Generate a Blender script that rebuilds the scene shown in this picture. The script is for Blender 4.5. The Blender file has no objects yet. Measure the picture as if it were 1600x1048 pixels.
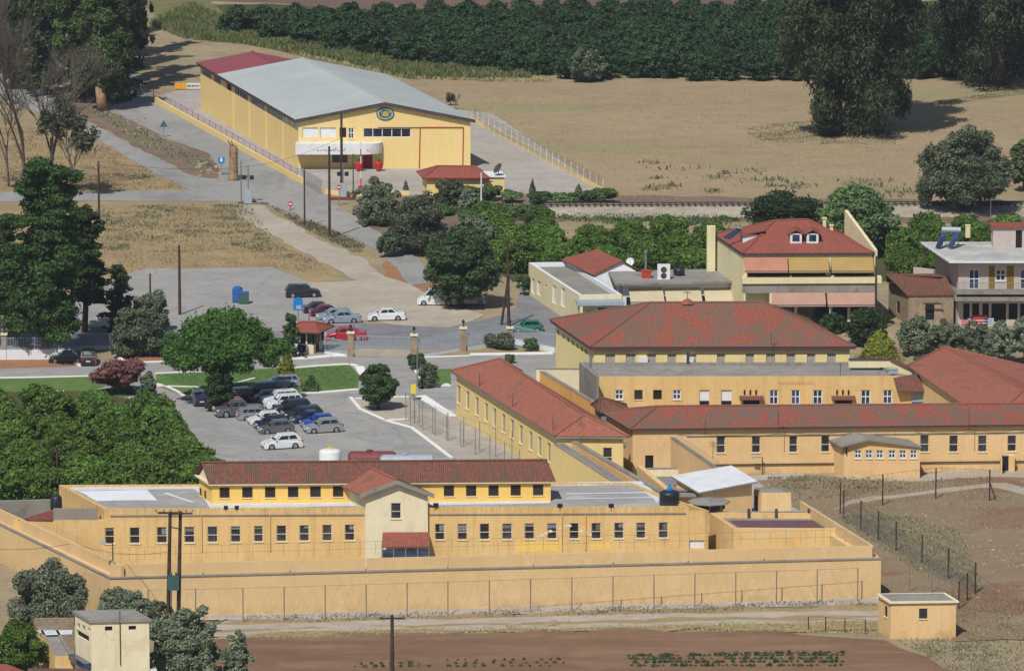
import bpy, bmesh, math, random
import numpy as np
from mathutils import Vector, Matrix
R = math.radians
sc = bpy.context.scene
COL = sc.collection
random.seed(7)

# ---------------------------------------------------------------- camera, sky, sun, exposure
IW, IH, FPX, TILT, CAMZ = 1600.0, 1048.0, 9000.0, R(10.0), 105.0
cam_d = bpy.data.cameras.new('camera'); cam = bpy.data.objects.new('camera', cam_d); COL.objects.link(cam)
cam.location = (0, 0, CAMZ); cam.rotation_euler = (R(80), 0, 0)
cam_d.sensor_width = 36.0; cam_d.lens = 36.0*FPX/IW; cam_d.clip_start = 1.0; cam_d.clip_end = 9000
sc.camera = cam
HAZE = 0.8e-4
SUN_TO = Vector((-0.30, -0.75, 1.0)).normalized()
w = bpy.data.worlds.new('World'); sc.world = w; w.use_nodes = True
nt = w.node_tree; nt.nodes.clear()
wo = nt.nodes.new('ShaderNodeOutputWorld'); bg = nt.nodes.new('ShaderNodeBackground'); sk = nt.nodes.new('ShaderNodeTexSky')
sk.sky_type = 'NISHITA'; sk.sun_disc = False
sk.sun_elevation = math.asin(SUN_TO.z); sk.sun_rotation = math.atan2(SUN_TO.x, SUN_TO.y) % (2*math.pi)
bg.inputs[1].default_value = 0.07
nt.links.new(sk.outputs[0], bg.inputs[0]); nt.links.new(bg.outputs[0], wo.inputs[0])
sd = bpy.data.lights.new('sun', 'SUN'); sd.energy = 4.3; sd.angle = R(0.53); sd.color = (1.0, 0.955, 0.89)
sun = bpy.data.objects.new('sun', sd); COL.objects.link(sun)
sun.rotation_euler = SUN_TO.to_track_quat('Z', 'Y').to_euler(); sun.location = (-300, 0, 300)
sc.view_settings.view_transform = 'Standard'; sc.view_settings.look = 'None'
sc.view_settings.exposure = -0.07; sc.view_settings.gamma = 1.0
sc.cycles.max_bounces = 4; sc.cycles.diffuse_bounces = 2; sc.cycles.glossy_bounces = 2
sc.cycles.transmission_bounces = 2; sc.cycles.transparent_max_bounces = 8; sc.cycles.volume_bounces = 0

# ---------------------------------------------------------------- survey: sight lines of the lens to places on the ground
CS, SN = math.cos(TILT), math.sin(TILT)
def ray(px, py):
    a = (px-IW/2)/FPX; b = (IH/2-py)/FPX
    return Vector((a, CS+b*SN, -SN+b*CS))
def G(px, py, z=0.0):
    d = ray(px, py); t = (z-CAMZ)/d.z
    return Vector((d.x*t, d.y*t, z))
def scl(py, z=0.0):                       # pixels per metre at a ground row
    d = ray(800, py); return FPX/((z-CAMZ)/d.z)
def Zat(P, py):                           # height over P that sits at picture row py
    k = (IH/2-py)/FPX
    return CAMZ + P.y*(k*CS-SN)/(CS+k*SN)
def onplane(px, py, A, B):                # picture point on the upright plane through A-B -> (metres along, height)
    d = ray(px, py); n = Vector((B.y-A.y, A.x-B.x, 0)); n.normalize()
    t = (A.x*n.x+A.y*n.y)/(d.x*n.x+d.y*n.y)
    P = Vector((d.x*t, d.y*t, CAMZ+d.z*t)); u = Vector((B.x-A.x, B.y-A.y, 0)).normalized()
    return (P-Vector((A.x, A.y, P.z))).dot(u), P.z
def XY(P, z): return Vector((P.x, P.y, z))

# ---------------------------------------------------------------- materials
def lin(c):
    c = c/255.0
    return c/12.92 if c <= 0.04045 else ((c+0.055)/1.055)**2.4
def S(r, g, b, k=1.0): return (min(lin(r)*k, .95), min(lin(g)*k, .95), min(lin(b)*k, .95), 1.0)
def mixn(nt, fac, a, b):
    m = nt.nodes.new('ShaderNodeMix'); m.data_type = 'RGBA'
    for sock, v in ((m.inputs[0], fac), (m.inputs[6], a), (m.inputs[7], b)):
        if hasattr(v, 'is_output'): nt.links.new(v, sock)
        else: sock.default_value = v
    return m.outputs[2]
def newmat(name, rough=0.9, spec=0.2):
    m = bpy.data.materials.new(name); m.use_nodes = True; nt = m.node_tree
    b = nt.nodes['Principled BSDF']; b.inputs['Roughness'].default_value = rough
    b.inputs['Specular IOR Level'].default_value = spec
    return m, nt, b
def coords(nt, scale=(1, 1, 1), kind='pos'):
    if kind == 'pos': o = nt.nodes.new('ShaderNodeNewGeometry').outputs['Position']
    elif kind == 'uv': o = nt.nodes.new('ShaderNodeTexCoord').outputs['UV']
    else: o = nt.nodes.new('ShaderNodeTexCoord').outputs['Object']
    mp = nt.nodes.new('ShaderNodeMapping'); mp.inputs['Scale'].default_value = scale
    nt.links.new(o, mp.inputs[0]); return mp.outputs[0]
def noise(nt, vec, scale, detail=4, rough=.6, lo=.4, hi=.6, dist=0.0):
    n = nt.nodes.new('ShaderNodeTexNoise'); n.inputs['Scale'].default_value = scale
    n.inputs['Detail'].default_value = detail; n.inputs['Roughness'].default_value = rough
    n.inputs['Distortion'].default_value = dist
    nt.links.new(vec, n.inputs['Vector'])
    r = nt.nodes.new('ShaderNodeMapRange'); r.inputs[1].default_value = lo; r.inputs[2].default_value = hi
    nt.links.new(n.outputs[0], r.inputs[0]); return r.outputs[0]
def bump(nt, b, h, strength, dist):
    n = nt.nodes.new('ShaderNodeBump'); n.inputs['Strength'].default_value = strength; n.inputs['Distance'].default_value = dist
    nt.links.new(h, n.inputs['Height']); nt.links.new(n.outputs[0], b.inputs['Normal'])
def scaled(nt, fac, k):
    m = nt.nodes.new('ShaderNodeMath'); m.operation = 'MULTIPLY'; nt.links.new(fac, m.inputs[0]); m.inputs[1].default_value = k
    return m.outputs[0]
def flat(name, col, rough=.6, spec=.3, metal=0.0, var=.12, vs=3.0):
    m, nt, b = newmat(name, rough, spec); b.inputs['Metallic'].default_value = metal
    dark = tuple(c*(1-var*2) for c in col[:3])+(1,)
    nt.links.new(mixn(nt, noise(nt, coords(nt), vs, 5, .6, .35, .65), dark, col), b.inputs['Base Color'])
    return m
def plaster(name, col, stain, amt=.5, patch=None, pamt=.5, streak=.5, top=None, foot=None):
    m, nt, b = newmat(name, .92, .15)
    v = coords(nt); big = noise(nt, v, .25, 5, .65, .35, .68)
    c = mixn(nt, scaled(nt, big, amt), col, stain)
    st = noise(nt, coords(nt, (2.2, 2.2, .16)), 1.0, 5, .6, .5, .78)
    c = mixn(nt, scaled(nt, st, streak), c, tuple(x*.62 for x in stain[:3])+(1,))
    if patch:
        p = noise(nt, v, .45, 6, .7, .57, .61, .6); c = mixn(nt, scaled(nt, p, pamt), c, patch)
    def zband(z0, z1):
        sx = nt.nodes.new('ShaderNodeSeparateXYZ'); nt.links.new(nt.nodes.new('ShaderNodeNewGeometry').outputs['Position'], sx.inputs[0])
        r = nt.nodes.new('ShaderNodeMapRange'); r.inputs[1].default_value = z0; r.inputs[2].default_value = z1; nt.links.new(sx.outputs[2], r.inputs[0]); return r.outputs[0]
    def mul(a, b_):
        m_ = nt.nodes.new('ShaderNodeMath'); m_.operation = 'MULTIPLY'; nt.links.new(a, m_.inputs[0]); nt.links.new(b_, m_.inputs[1]); return m_.outputs[0]
    if top:      # rust and grime that has run down from the wire on the wall top
        c = mixn(nt, scaled(nt, mul(zband(top-1.1, top), noise(nt, coords(nt, (5, 5, .5)), 1.0, 5, .75, .42, .62)), .55), c, tuple(x*.42 for x in stain[:3])+(1,))
    if foot is not None:
        c = mixn(nt, scaled(nt, mul(zband(foot+1.0, foot), noise(nt, v, .8, 6, .75, .4, .6)), .5), c, tuple(x*.55 for x in stain[:3])+(1,))
    c = mixn(nt, scaled(nt, noise(nt, v, 1.1, 6, .75, .55, .66, .5), .30), c, tuple(min(.9, x*1.2) for x in col[:3])+(1,))
    c = mixn(nt, scaled(nt, noise(nt, v, .8, 7, .8, .56, .68, 1.0), .30), c, tuple(x*.66 for x in stain[:3])+(1,))
    f = noise(nt, v, 5.0, 6, .7, .3, .7)
    c = mixn(nt, scaled(nt, f, .26), c, tuple(x*.66 for x in col[:3])+(1,))
    nt.links.new(c, b.inputs['Base Color']); bump(nt, b, f, .25, .03)
    return m
def tiles(name, col, dark, lichen, lamt=.4, period=.30, ls=.22):
    m, nt, b = newmat(name, .85, .2)
    uv = nt.nodes.new('ShaderNodeTexCoord').outputs['UV']; v = coords(nt)
    wv = nt.nodes.new('ShaderNodeTexWave'); wv.wave_type = 'BANDS'; wv.bands_direction = 'X'; wv.wave_profile = 'SIN'
    wv.inputs['Scale'].default_value = .52/period; wv.inputs['Distortion'].default_value = .6; wv.inputs['Detail'].default_value = 1
    nt.links.new(uv, wv.inputs['Vector'])
    wr = nt.nodes.new('ShaderNodeTexWave'); wr.wave_type = 'BANDS'; wr.bands_direction = 'Y'; wr.wave_profile = 'SAW'
    wr.inputs['Scale'].default_value = .52/.38; nt.links.new(uv, wr.inputs['Vector'])
    fine = noise(nt, coords(nt, (1, .8, 1), 'uv'), 3.2, 3, .85, .36, .64)
    c = mixn(nt, fine, dark, col)
    big = noise(nt, v, .16, 4, .6, .38, .62)
    c = mixn(nt, scaled(nt, big, .35), c, tuple(x*.72 for x in col[:3])+(1,))
    li = noise(nt, coords(nt, (1, .55, 1), 'uv'), ls*2.2, 7, .72, .60-.10*lamt, .645-.10*lamt, .3)
    sp = noise(nt, coords(nt, (1, 1, 1), 'uv'), 3.4, 3, .85, .40, .56)
    mm = nt.nodes.new('ShaderNodeMath'); mm.operation = 'MULTIPLY'; nt.links.new(li, mm.inputs[0]); nt.links.new(sp, mm.inputs[1])
    c = mixn(nt, scaled(nt, li, .42), c, lichen); c = mixn(nt, scaled(nt, mm.outputs[0], .9), c, lichen)
    inv = nt.nodes.new('ShaderNodeMath'); inv.operation = 'SUBTRACT'; inv.inputs[0].default_value = 1; nt.links.new(wv.outputs[1], inv.inputs[1])
    c = mixn(nt, scaled(nt, inv.outputs[0], .34), c, tuple(x*.5 for x in dark[:3])+(1,))
    nt.links.new(c, b.inputs['Base Color'])
    ad = nt.nodes.new('ShaderNodeMath'); ad.operation = 'MULTIPLY_ADD'; nt.links.new(wr.outputs[1], ad.inputs[0]); ad.inputs[1].default_value = .3
    nt.links.new(wv.outputs[1], ad.inputs[2]); bump(nt, b, ad.outputs[0], .8, .07)
    return m
def ground(name, c1, c2, c3=None, s1=.05, s2=.6, s3=4.0, f3=.5, band=None, bst=.08, stretch=(1, 1, 1), amt3=.7, crack=0, big=None):
    m, nt, b = newmat(name, .97, .05)
    v = coords(nt); vs = coords(nt, stretch)
    c = mixn(nt, noise(nt, vs, s1, 6, .62, .36, .64, .3), c1, c2)
    if c3: c = mixn(nt, scaled(nt, noise(nt, vs, s2, 7, .7, .48, .66, .5), amt3), c, c3)
    if band: c = mixn(nt, scaled(nt, noise(nt, coords(nt, (.03, .5, 1)), 1.0, 4, .6, .5, .7), .6), c, band)
    c = mixn(nt, scaled(nt, noise(nt, v, .22, 7, .75, .46, .62, .8), .38), c, tuple(x*.70 for x in c2[:3])+(1,)); c = mixn(nt, scaled(nt, noise(nt, vs, .5, 6, .8, .52, .68, .3), .35), c, tuple(min(.9, x*1.28) for x in c1[:3])+(1,))
    if big: c = mixn(nt, noise(nt, coords(nt, (1, 1.6, 1)), .045, 6, .68, .50, .60, .8), c, big)
    if crack:
        for sc_v, wd_, am in ((.12, .012, .7), (.35, .010, .45)):
            vo = nt.nodes.new('ShaderNodeTexVoronoi'); vo.feature = 'DISTANCE_TO_EDGE'; vo.inputs['Scale'].default_value = sc_v
            nz = nt.nodes.new('ShaderNodeTexNoise'); nz.inputs['Scale'].default_value = .8; nt.links.new(v, nz.inputs['Vector'])
            ad = nt.nodes.new('ShaderNodeMixRGB'); ad.blend_type = 'ADD'; ad.inputs[0].default_value = 1.6; nt.links.new(v, ad.inputs[1]); nt.links.new(nz.outputs[1], ad.inputs[2]); nt.links.new(ad.outputs[0], vo.inputs['Vector'])
            mr = nt.nodes.new('ShaderNodeMapRange'); mr.inputs[1].default_value = wd_*2; mr.inputs[2].default_value = 0; nt.links.new(vo.outputs['Distance'], mr.inputs[0])
            c = mixn(nt, scaled(nt, mr.outputs[0], am*crack*.45), c, tuple(x*.45 for x in c1[:3])+(1,))
        c = mixn(nt, scaled(nt, noise(nt, v, .35, 3, .5, .66, .74), .35*crack), c, tuple(x*.5 for x in c1[:3])+(1,))
        c = mixn(nt, scaled(nt, noise(nt, coords(nt, (.25, 2.2, 1)), .5, 5, .7, .54, .7), .25*crack), c, tuple(x*.72 for x in c1[:3])+(1,))
    f = noise(nt, v, s3, 6, .75, .3, .7)
    c = mixn(nt, scaled(nt, f, f3), c, tuple(x*.5 for x in c1[:3])+(1,))
    nt.links.new(c, b.inputs['Base Color']); bump(nt, b, f, .5, bst)
    return m
def leafmat(name, col, col2, sat=.25, trans=True):
    m = bpy.data.materials.new(name); m.use_nodes = True; nt = m.node_tree
    b = nt.nodes['Principled BSDF']; b.inputs['Roughness'].default_value = .6; b.inputs['Specular IOR Level'].default_value = .25
    g = nt.nodes.new('ShaderNodeNewGeometry'); oi = nt.nodes.new('ShaderNodeObjectInfo')
    c = mixn(nt, g.outputs['Random Per Island'], col, col2)
    n = noise(nt, coords(nt), .45, 3, .6, .38, .62)
    c = mixn(nt, scaled(nt, n, .5), c, tuple(x*.5 for x in col[:3])+(1,))
    hs = nt.nodes.new('ShaderNodeHueSaturation'); mr = nt.nodes.new('ShaderNodeMapRange')
    mr.inputs[3].default_value = .78; mr.inputs[4].default_value = 1.22
    nt.links.new(oi.outputs['Random'], mr.inputs[0]); nt.links.new(mr.outputs[0], hs.inputs['Value'])
    mr2 = nt.nodes.new('ShaderNodeMapRange'); mr2.inputs[3].default_value = .49; mr2.inputs[4].default_value = .51
    nt.links.new(oi.outputs['Random'], mr2.inputs[0]); nt.links.new(mr2.outputs[0], hs.inputs['Hue'])
    nt.links.new(c, hs.inputs['Color']); nt.links.new(hs.outputs[0], b.inputs['Base Color'])
    if trans:
        t = nt.nodes.new('ShaderNodeBsdfTranslucent'); ms = nt.nodes.new('ShaderNodeMixShader'); ms.inputs[0].default_value = .22
        nt.links.new(hs.outputs[0], t.inputs[0]); nt.links.new(b.outputs[0], ms.inputs[1]); nt.links.new(t.outputs[0], ms.inputs[2])
        nt.links.new(ms.outputs[0], nt.nodes['Material Output'].inputs[0])
    return m

# ---------------------------------------------------------------- mesh builder
class MB:
    def __init__(s): s.v = []; s.f = []; s.m = []
    def poly(s, pts, m=0):
        i = len(s.v); s.v += [tuple(p) for p in pts]; s.f.append(tuple(range(i, i+len(pts)))); s.m.append(m)
    def prism(s, pts, z0, z1, m=0, top=None, bottom=True):
        n = len(pts)
        for i in range(n):
            a, b = pts[i], pts[(i+1) % n]
            s.poly([(a[0], a[1], z0), (b[0], b[1], z0), (b[0], b[1], z1), (a[0], a[1], z1)], m)
        s.poly([(p[0], p[1], z1) for p in pts], m if top is None else top)
        if bottom: s.poly([(p[0], p[1], z0) for p in reversed(pts)], m)
    def box(s, c, sx, sy, sz, m=0, rot=0.0):          # c = centre of the base
        ca, sa = math.cos(rot), math.sin(rot)
        pts = [(c[0]+x*ca-y*sa, c[1]+x*sa+y*ca) for x, y in ((-sx/2, -sy/2), (sx/2, -sy/2), (sx/2, sy/2), (-sx/2, sy/2))]
        s.prism(pts, c[2], c[2]+sz, m)
    def bar(s, A, B, t, z0, z1, off=0.0, m=0, z0b=None, z1b=None):   # upright slab along A-B, thickness t to the left, shifted by off
        d = Vector((B[0]-A[0], B[1]-A[1], 0)); d.normalize(); n = Vector((-d.y, d.x, 0))
        z0b = z0 if z0b is None else z0b; z1b = z1 if z1b is None else z1b
        p = [Vector((A[0], A[1], 0))+n*off, Vector((B[0], B[1], 0))+n*off, Vector((B[0], B[1], 0))+n*(off+t), Vector((A[0], A[1], 0))+n*(off+t)]
        lo = [z0, z0b, z0b, z0]; hi = [z1, z1b, z1b, z1]
        L = [(p[i].x, p[i].y, lo[i]) for i in range(4)]; U = [(p[i].x, p[i].y, hi[i]) for i in range(4)]
        s.poly(U, m); s.poly(L[::-1], m)
        for i in range(4):
            j = (i+1) % 4; s.poly([L[i], L[j], U[j], U[i]], m)
    def tube(s, p0, p1, r0, r1=None, n=6, m=0, cap=True):
        p0 = Vector(p0); p1 = Vector(p1); r1 = r0 if r1 is None else r1
        d = (p1-p0).normalized(); a = d.orthogonal().normalized(); b = d.cross(a)
        i = len(s.v)
        for p, r in ((p0, r0), (p1, r1)):
            for k in range(n):
                t = 2*math.pi*k/n; s.v.append(tuple(p+a*(r*math.cos(t))+b*(r*math.sin(t))))
        for k in range(n):
            j = (k+1) % n; s.f.append((i+k, i+j, i+n+j, i+n+k)); s.m.append(m)
        if cap:
            s.f.append(tuple(i+k for k in reversed(range(n)))); s.m.append(m)
            s.f.append(tuple(i+n+k for k in range(n))); s.m.append(m)
    def lathe(s, c, prof, n=16, m=0):
        i = len(s.v)
        for r, z in prof:
            for k in range(n):
                t = 2*math.pi*k/n; s.v.append((c[0]+r*math.cos(t), c[1]+r*math.sin(t), c[2]+z))
        for q in range(len(prof)-1):
            for k in range(n):
                j = (k+1) % n; s.f.append((i+q*n+k, i+q*n+j, i+(q+1)*n+j, i+(q+1)*n+k)); s.m.append(m)
        s.f.append(tuple(i+(len(prof)-1)*n+k for k in range(n))); s.m.append(m)
        s.f.append(tuple(i+k for k in reversed(range(n)))); s.m.append(m)
    def slab(s, pts, t, m=0, side=None):               # sloped plate: polygon given at its upper face, thickness t downwards
        side = m if side is None else side
        s.poly(pts, m); lo = [(p[0], p[1], p[2]-t) for p in pts]; s.poly(lo[::-1], side)
        n = len(pts)
        for i in range(n):
            j = (i+1) % n; s.poly([lo[i], lo[j], tuple(pts[j]), tuple(pts[i])], side)
    def build(s, name, mats, parent=None, local=False, smooth=False, uv=True):
        if not isinstance(mats, (list, tuple)): mats = [mats]
        me = bpy.data.meshes.new(name); V = np.array(s.v, dtype=float)
        off = np.zeros(3)
        if not local:
            if parent is not None: off = np.array(parent['_o'] if '_o' in parent else (0, 0, 0))
            else: off = np.array([V[:, 0].mean(), V[:, 1].mean(), V[:, 2].min()])
        me.from_pydata((V-off).tolist(), [], s.f)
        for m in mats: me.materials.append(m)
        me.polygons.foreach_set('material_index', s.m)
        if smooth: me.polygons.foreach_set('use_smooth', [True]*len(s.f))
        if uv:
            ul = me.uv_layers.new(name='uv'); data = np.zeros((len(me.loops), 2)); k = 0
            for f in s.f:
                P = [V[i] for i in f]; n = np.zeros(3)
                for i in range(len(P)):
                    n += np.cross(P[i]-P[0], P[(i+1) % len(P)]-P[0])
                L = np.linalg.norm(n); n = n/L if L > 0 else np.array([0, 0, 1.])
                u = np.cross([0, 0, 1.], n); lu = np.linalg.norm(u)
                u = u/lu if lu > .02 else np.array([1., 0, 0]); vv = np.cross(n, u)
                for p in P: data[k] = (p@u, p@vv); k += 1
            ul.data.foreach_set('uv', data.ravel())
        ob = bpy.data.objects.new(name, me); COL.objects.link(ob)
        if parent is not None:
            ob.parent = parent; ob['_o'] = list(parent['_o']) if (not local and '_o' in parent) else [0, 0, 0]
            if not local: ob.location = (0, 0, 0)
        else:
            ob['_o'] = [float(x) for x in off]; ob.location = tuple(off)
        return ob
def tag(o, label=None, cat=None, group=None, kind=None):
    if label: o['label'] = label
    if cat: o['category'] = cat
    if group: o['group'] = group
    if kind: o['kind'] = kind
    return o
def thing(name, label, cat, loc=(0, 0, 0), group=None):
    o = bpy.data.objects.new(name, None); COL.objects.link(o); o.location = loc; o['_o'] = [float(x) for x in loc]
    o.empty_display_size = .5
    return tag(o, label, cat, group)
def copy_tree(o, parent=None):
    c = o.copy(); COL.objects.link(c); c.parent = parent
    for ch in [x for x in KIDS.get(o.name, [])]: copy_tree(ch, c)
    return c
KIDS = {}
def index_kids(*roots):
    def rec(o):
        KIDS[o.name] = [x for x in COL.objects if x.parent == o]
        for x in KIDS[o.name]: rec(x)
    for r in roots: rec(r)
def put(o, P, rz=0.0, sc_=1.0):
    o.location = (P[0], P[1], P[2]); o.rotation_euler = (0, 0, rz); o.scale = (sc_,)*3 if not hasattr(sc_, '__len__') else sc_
def inpoly(x, y, poly):
    c = False; n = len(poly); j = n-1
    for i in range(n):
        if (poly[i][1] > y) != (poly[j][1] > y) and x < (poly[j][0]-poly[i][0])*(y-poly[i][1])/(poly[j][1]-poly[i][1])+poly[i][0]: c = not c
        j = i
    return c
def sheet(name, px, mat, z, jit=0.35, step=2.5, seed=1, zz=0.0):
    rnd = random.Random(seed); P = [G(x, y, zz) for x, y in px]; out = []
    for i in range(len(P)):
        a, b = P[i], P[(i+1) % len(P)]; L = (b-a).length; n = max(1, int(L/step)) if jit > 0 else 1
        n = min(n, 160)
        for k in range(n):
            q = a.lerp(b, k/n)
            out.append((q.x+rnd.uniform(-jit, jit)*1.0, q.y+rnd.uniform(-jit, jit)*1.6, z))
    mb = MB(); mb.poly(out)
    o = mb.build(name, mat, uv=False); bm = bmesh.new(); bm.from_mesh(o.data)
    bmesh.ops.triangulate(bm, faces=bm.faces[:], ngon_method='EAR_CLIP')
    for f in bm.faces:
        if f.normal.z < 0: f.normal_flip()
    bm.to_mesh(o.data); bm.free()
    o['kind'] = 'structure'; return o
ZTOP = 5.2
# ---------------------------------------------------------------- material set (real surface colours)
KW, KR, KG = 1.0, 1.12, 1.12          # albedo against the look of sunlit walls / roofs / ground
M = {}
M['y1'] = plaster('ochre_plaster', S(226,191,132,KW), S(208,168,108,KW), .6, S(220,194,150,KW), .6, .5, ZTOP, 0)
M['yside'] = plaster('perimeter_plaster', S(219,189,142,KW), S(207,174,126,KW), .7, S(222,198,156,KW), .5, .15, None, 0)
M['ybright'] = plaster('bright_yellow_plaster', S(238,200,112,KW), S(226,184,96,KW), .5, None, 0, .2)
M['cream'] = plaster('cream_plaster', S(230,220,188,KW), S(212,198,162,KW), .5, S(190,175,140,KW), .3, .35)
M['orange'] = plaster('orange_plaster', S(228,178,106,KW), S(214,150,76,KW), .8, S(230,198,148,KW), .7, .35)
M['peach'] = plaster('peach_plaster', S(228,195,146,KW), S(218,178,122,KW), .8, S(232,200,152,KW), .5, .3, None, 0)
M['hally'] = plaster('hall_plaster', S(232,206,142,KW), S(226,198,130,KW), .4, None, 0, .22)
M['chapely'] = plaster('pale_yellow_plaster', S(230,212,154,KW), S(222,200,138,KW), .4, S(236,220,170,KW), .3, .3)
M['housecream'] = plaster('house_cream', S(226,216,176,KW), S(212,198,152,KW), .5, None, 0, .4)
M['housepink'] = plaster('grey_pink_plaster', S(196,182,176,KW), S(180,166,160,KW), .5, None, 0, .3)
M['white'] = flat('white_paint', S(232,234,236,.9), .6, .3, 0, .06, 1.5)
M['whitewash'] = plaster('whitewash', S(226,230,234,KW), S(205,208,210,KW), .5, None, 0, .15)
M['grey'] = plaster('bare_concrete', S(150,146,138,KW), S(120,116,110,KW), .7, S(100,96,92,KW), .5, .6)
M['greyblock'] = plaster('grey_blockwork', S(150,142,132,KW), S(136,126,116,KW), .6, None, 0, .3)
M['conc'] = ground('roof_screed', S(138,134,130,KR), S(154,150,144,KR), S(110,106,102,KR), .12, .5, 3.0, .35, bst=.02, crack=1.2)
M['concl'] = ground('cell_roof_screed', S(158,156,154,KR), S(146,144,142,KR), S(188,188,188,KR), .15, .3, 3.0, .3, bst=.02, crack=.8, stretch=(.5,1,1))
M['conc2'] = ground('pale_roof_screed', S(176,176,174,KR), S(160,158,154,KR), S(205,206,206,KR), .15, .4, 3.0, .25, bst=.02)
M['roofwhite'] = flat('white_roof_coat', S(226,230,234,.85), .7, .2, 0, .07, .8)
M['stone'] = ground('rubble_stone', S(178,160,136,1.0), S(150,132,112,1.0), S(110,96,82,1.0), .8, 2.2, 5.0, .5, bst=.05)
M['tile'] = tiles('terracotta_tiles', S(174,110,92,KR), S(143,82,68,KR), S(104,92,80,KR), .6, .30, .16)
M['tile_lich'] = tiles('weathered_terracotta', S(166,98,80,KR), S(130,76,64,KR), S(110,100,88,KR), 1.35, .30, .2)
M['tile_br'] = tiles('brown_roof_tiles', S(142,94,80,KR), S(98,64,54,KR), S(96,84,74,KR), 1.0, .30, .3)
M['tile_new'] = tiles('new_orange_tiles', S(176,113,94,KR), S(142,86,70,KR), S(116,94,78,KR), .35, .28, .2)
M['tile_house'] = tiles('house_red_tiles', S(166,98,84,KR), S(136,76,65,KR), S(120,86,72,KR), .3, .26, .3)
def sheetmetal(name, col, period=.9):
    m, nt, b = newmat(name, .55, .35)
    uv = nt.nodes.new('ShaderNodeTexCoord').outputs['UV']
    wv = nt.nodes.new('ShaderNodeTexWave'); wv.bands_direction = 'X'; wv.wave_profile = 'SIN'
    wv.inputs['Scale'].default_value = .52/period; nt.links.new(uv, wv.inputs['Vector'])
    v = coords(nt); c = mixn(nt, noise(nt, v, .12, 6, .6, .35, .65), col, tuple(x*.86 for x in col[:3])+(1,))
    c = mixn(nt, scaled(nt, noise(nt, coords(nt, (1.2, .15, 1)), 1.0, 5, .7, .5, .8), .3), c, tuple(x*.75 for x in col[:3])+(1,)); c = mixn(nt, scaled(nt, wv.outputs[1], .16), c, tuple(x*.6 for x in col[:3])+(1,)); c = mixn(nt, scaled(nt, noise(nt, coords(nt, (.15, 1, 1), 'uv'), 1.2, 6, .8, .55, .75), .3), c, tuple(x*.62 for x in col[:3])+(1,))
    nt.links.new(c, b.inputs['Base Color']); bump(nt, b, wv.outputs[1], .35, .04); return m
M['metal'] = sheetmetal('grey_roof_sheet', S(172,178,176,KR))
M['metalred'] = sheetmetal('red_roof_sheet', S(138,70,74,KR), .5)
M['awn_pink'] = flat('salmon_canvas', S(192,136,112,.85), .85, .1, 0, .06, .6)
M['awn_yel'] = flat('ochre_canvas', S(182,154,96,.85), .85, .1, 0, .06, .6)
M['awn_cream'] = flat('cream_canvas', S(206,194,162,.85), .85, .1, 0, .06, .6)
M['awn_rose'] = flat('rose_canvas', S(188,150,132,.85), .85, .1, 0, .06, .6)
M['dark'] = flat('dark_opening', S(38,36,42,1), .7, .2, 0, .2)
M['purple'] = flat('dark_eave_paint', S(84,66,76,1), .7, .2, 0, .1)
M['brownwood'] = flat('weathered_wood', S(84,70,62,1), .9, .1, 0, .25, 2)
M['steel'] = flat('galvanised_steel', S(140,144,146,1), .5, .4, .4, .1)
M['darksteel'] = flat('rusty_steel', S(84,76,72,1), .8, .2, 0, .2)
M['wire'] = flat('fence_wire', S(128,124,116,1), .7, .2, 0, .1)
M['redp'] = flat('red_paint', S(206,36,44,1), .5, .3, 0, .08)
M['darkred'] = flat('dark_red_door', S(150,26,40,1), .5, .3, 0, .08)
M['pipe'] = flat('red_pipe', S(176,66,50,1), .5, .3, 0, .08)
M['blue'] = flat('blue_plastic', S(52,96,170,1), .45, .4, 0, .08)
M['bluesign'] = flat('blue_sign_paint', S(24,128,196,1), .4, .4, 0, .05)
M['teal'] = flat('teal_paint', S(60,96,92,1), .6, .3, 0, .08)
M['gold'] = flat('gold_paint', S(190,170,80,1), .5, .3, 0, .1)
M['orangep'] = flat('orange_panel', S(232,158,30,1), .5, .3, 0, .06)
M['yelp'] = flat('yellow_panel', S(226,206,60,1), .5, .3, 0, .06)
M['tankred'] = flat('oxide_red_tank', S(122,66,62,1), .6, .3, 0, .12)
M['tankgrey'] = flat('grey_tank_steel', S(162,174,184,1), .5, .4, 0, .1)
M['shutter'] = flat('grey_shutter', S(166,166,158,1), .6, .3, 0, .08)
M['letter'] = flat('faded_lettering', S(140,150,160,1), .7, .2, 0, .1)
M['reddish'] = flat('faded_red_lettering', S(190,120,90,1), .8, .2, 0, .2)
def glass(name, col):
    m, nt, b = newmat(name, .12, .6)
    nt.links.new(mixn(nt, noise(nt, coords(nt), .9, 3, .5, .4, .6), col, tuple(x*.4 for x in col[:3])+(1,)), b.inputs['Base Color']); return m
M['glass'] = glass('window_glass', S(60,58,72,1)); M['glass2'] = glass('grey_window_glass', S(84,84,96,1)); M['glass3'] = glass('brown_window_glass', S(64,50,50,1)); M['glassblue'] = glass('blue_window_glass', S(58,74,104,1))
M['bark'] = flat('tree_bark', S(112,94,76,.9), .95, .1, 0, .25, 3)
M['barkpale'] = flat('pale_bark', S(172,140,108,.9), .95, .1, 0, .2, 2)
M['barkgrey'] = flat('grey_bark', S(116,106,100,.9), .95, .1, 0, .2, 3)
M['bin'] = flat('green_bin', S(30,80,62,1), .6, .3, 0, .08)
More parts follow.
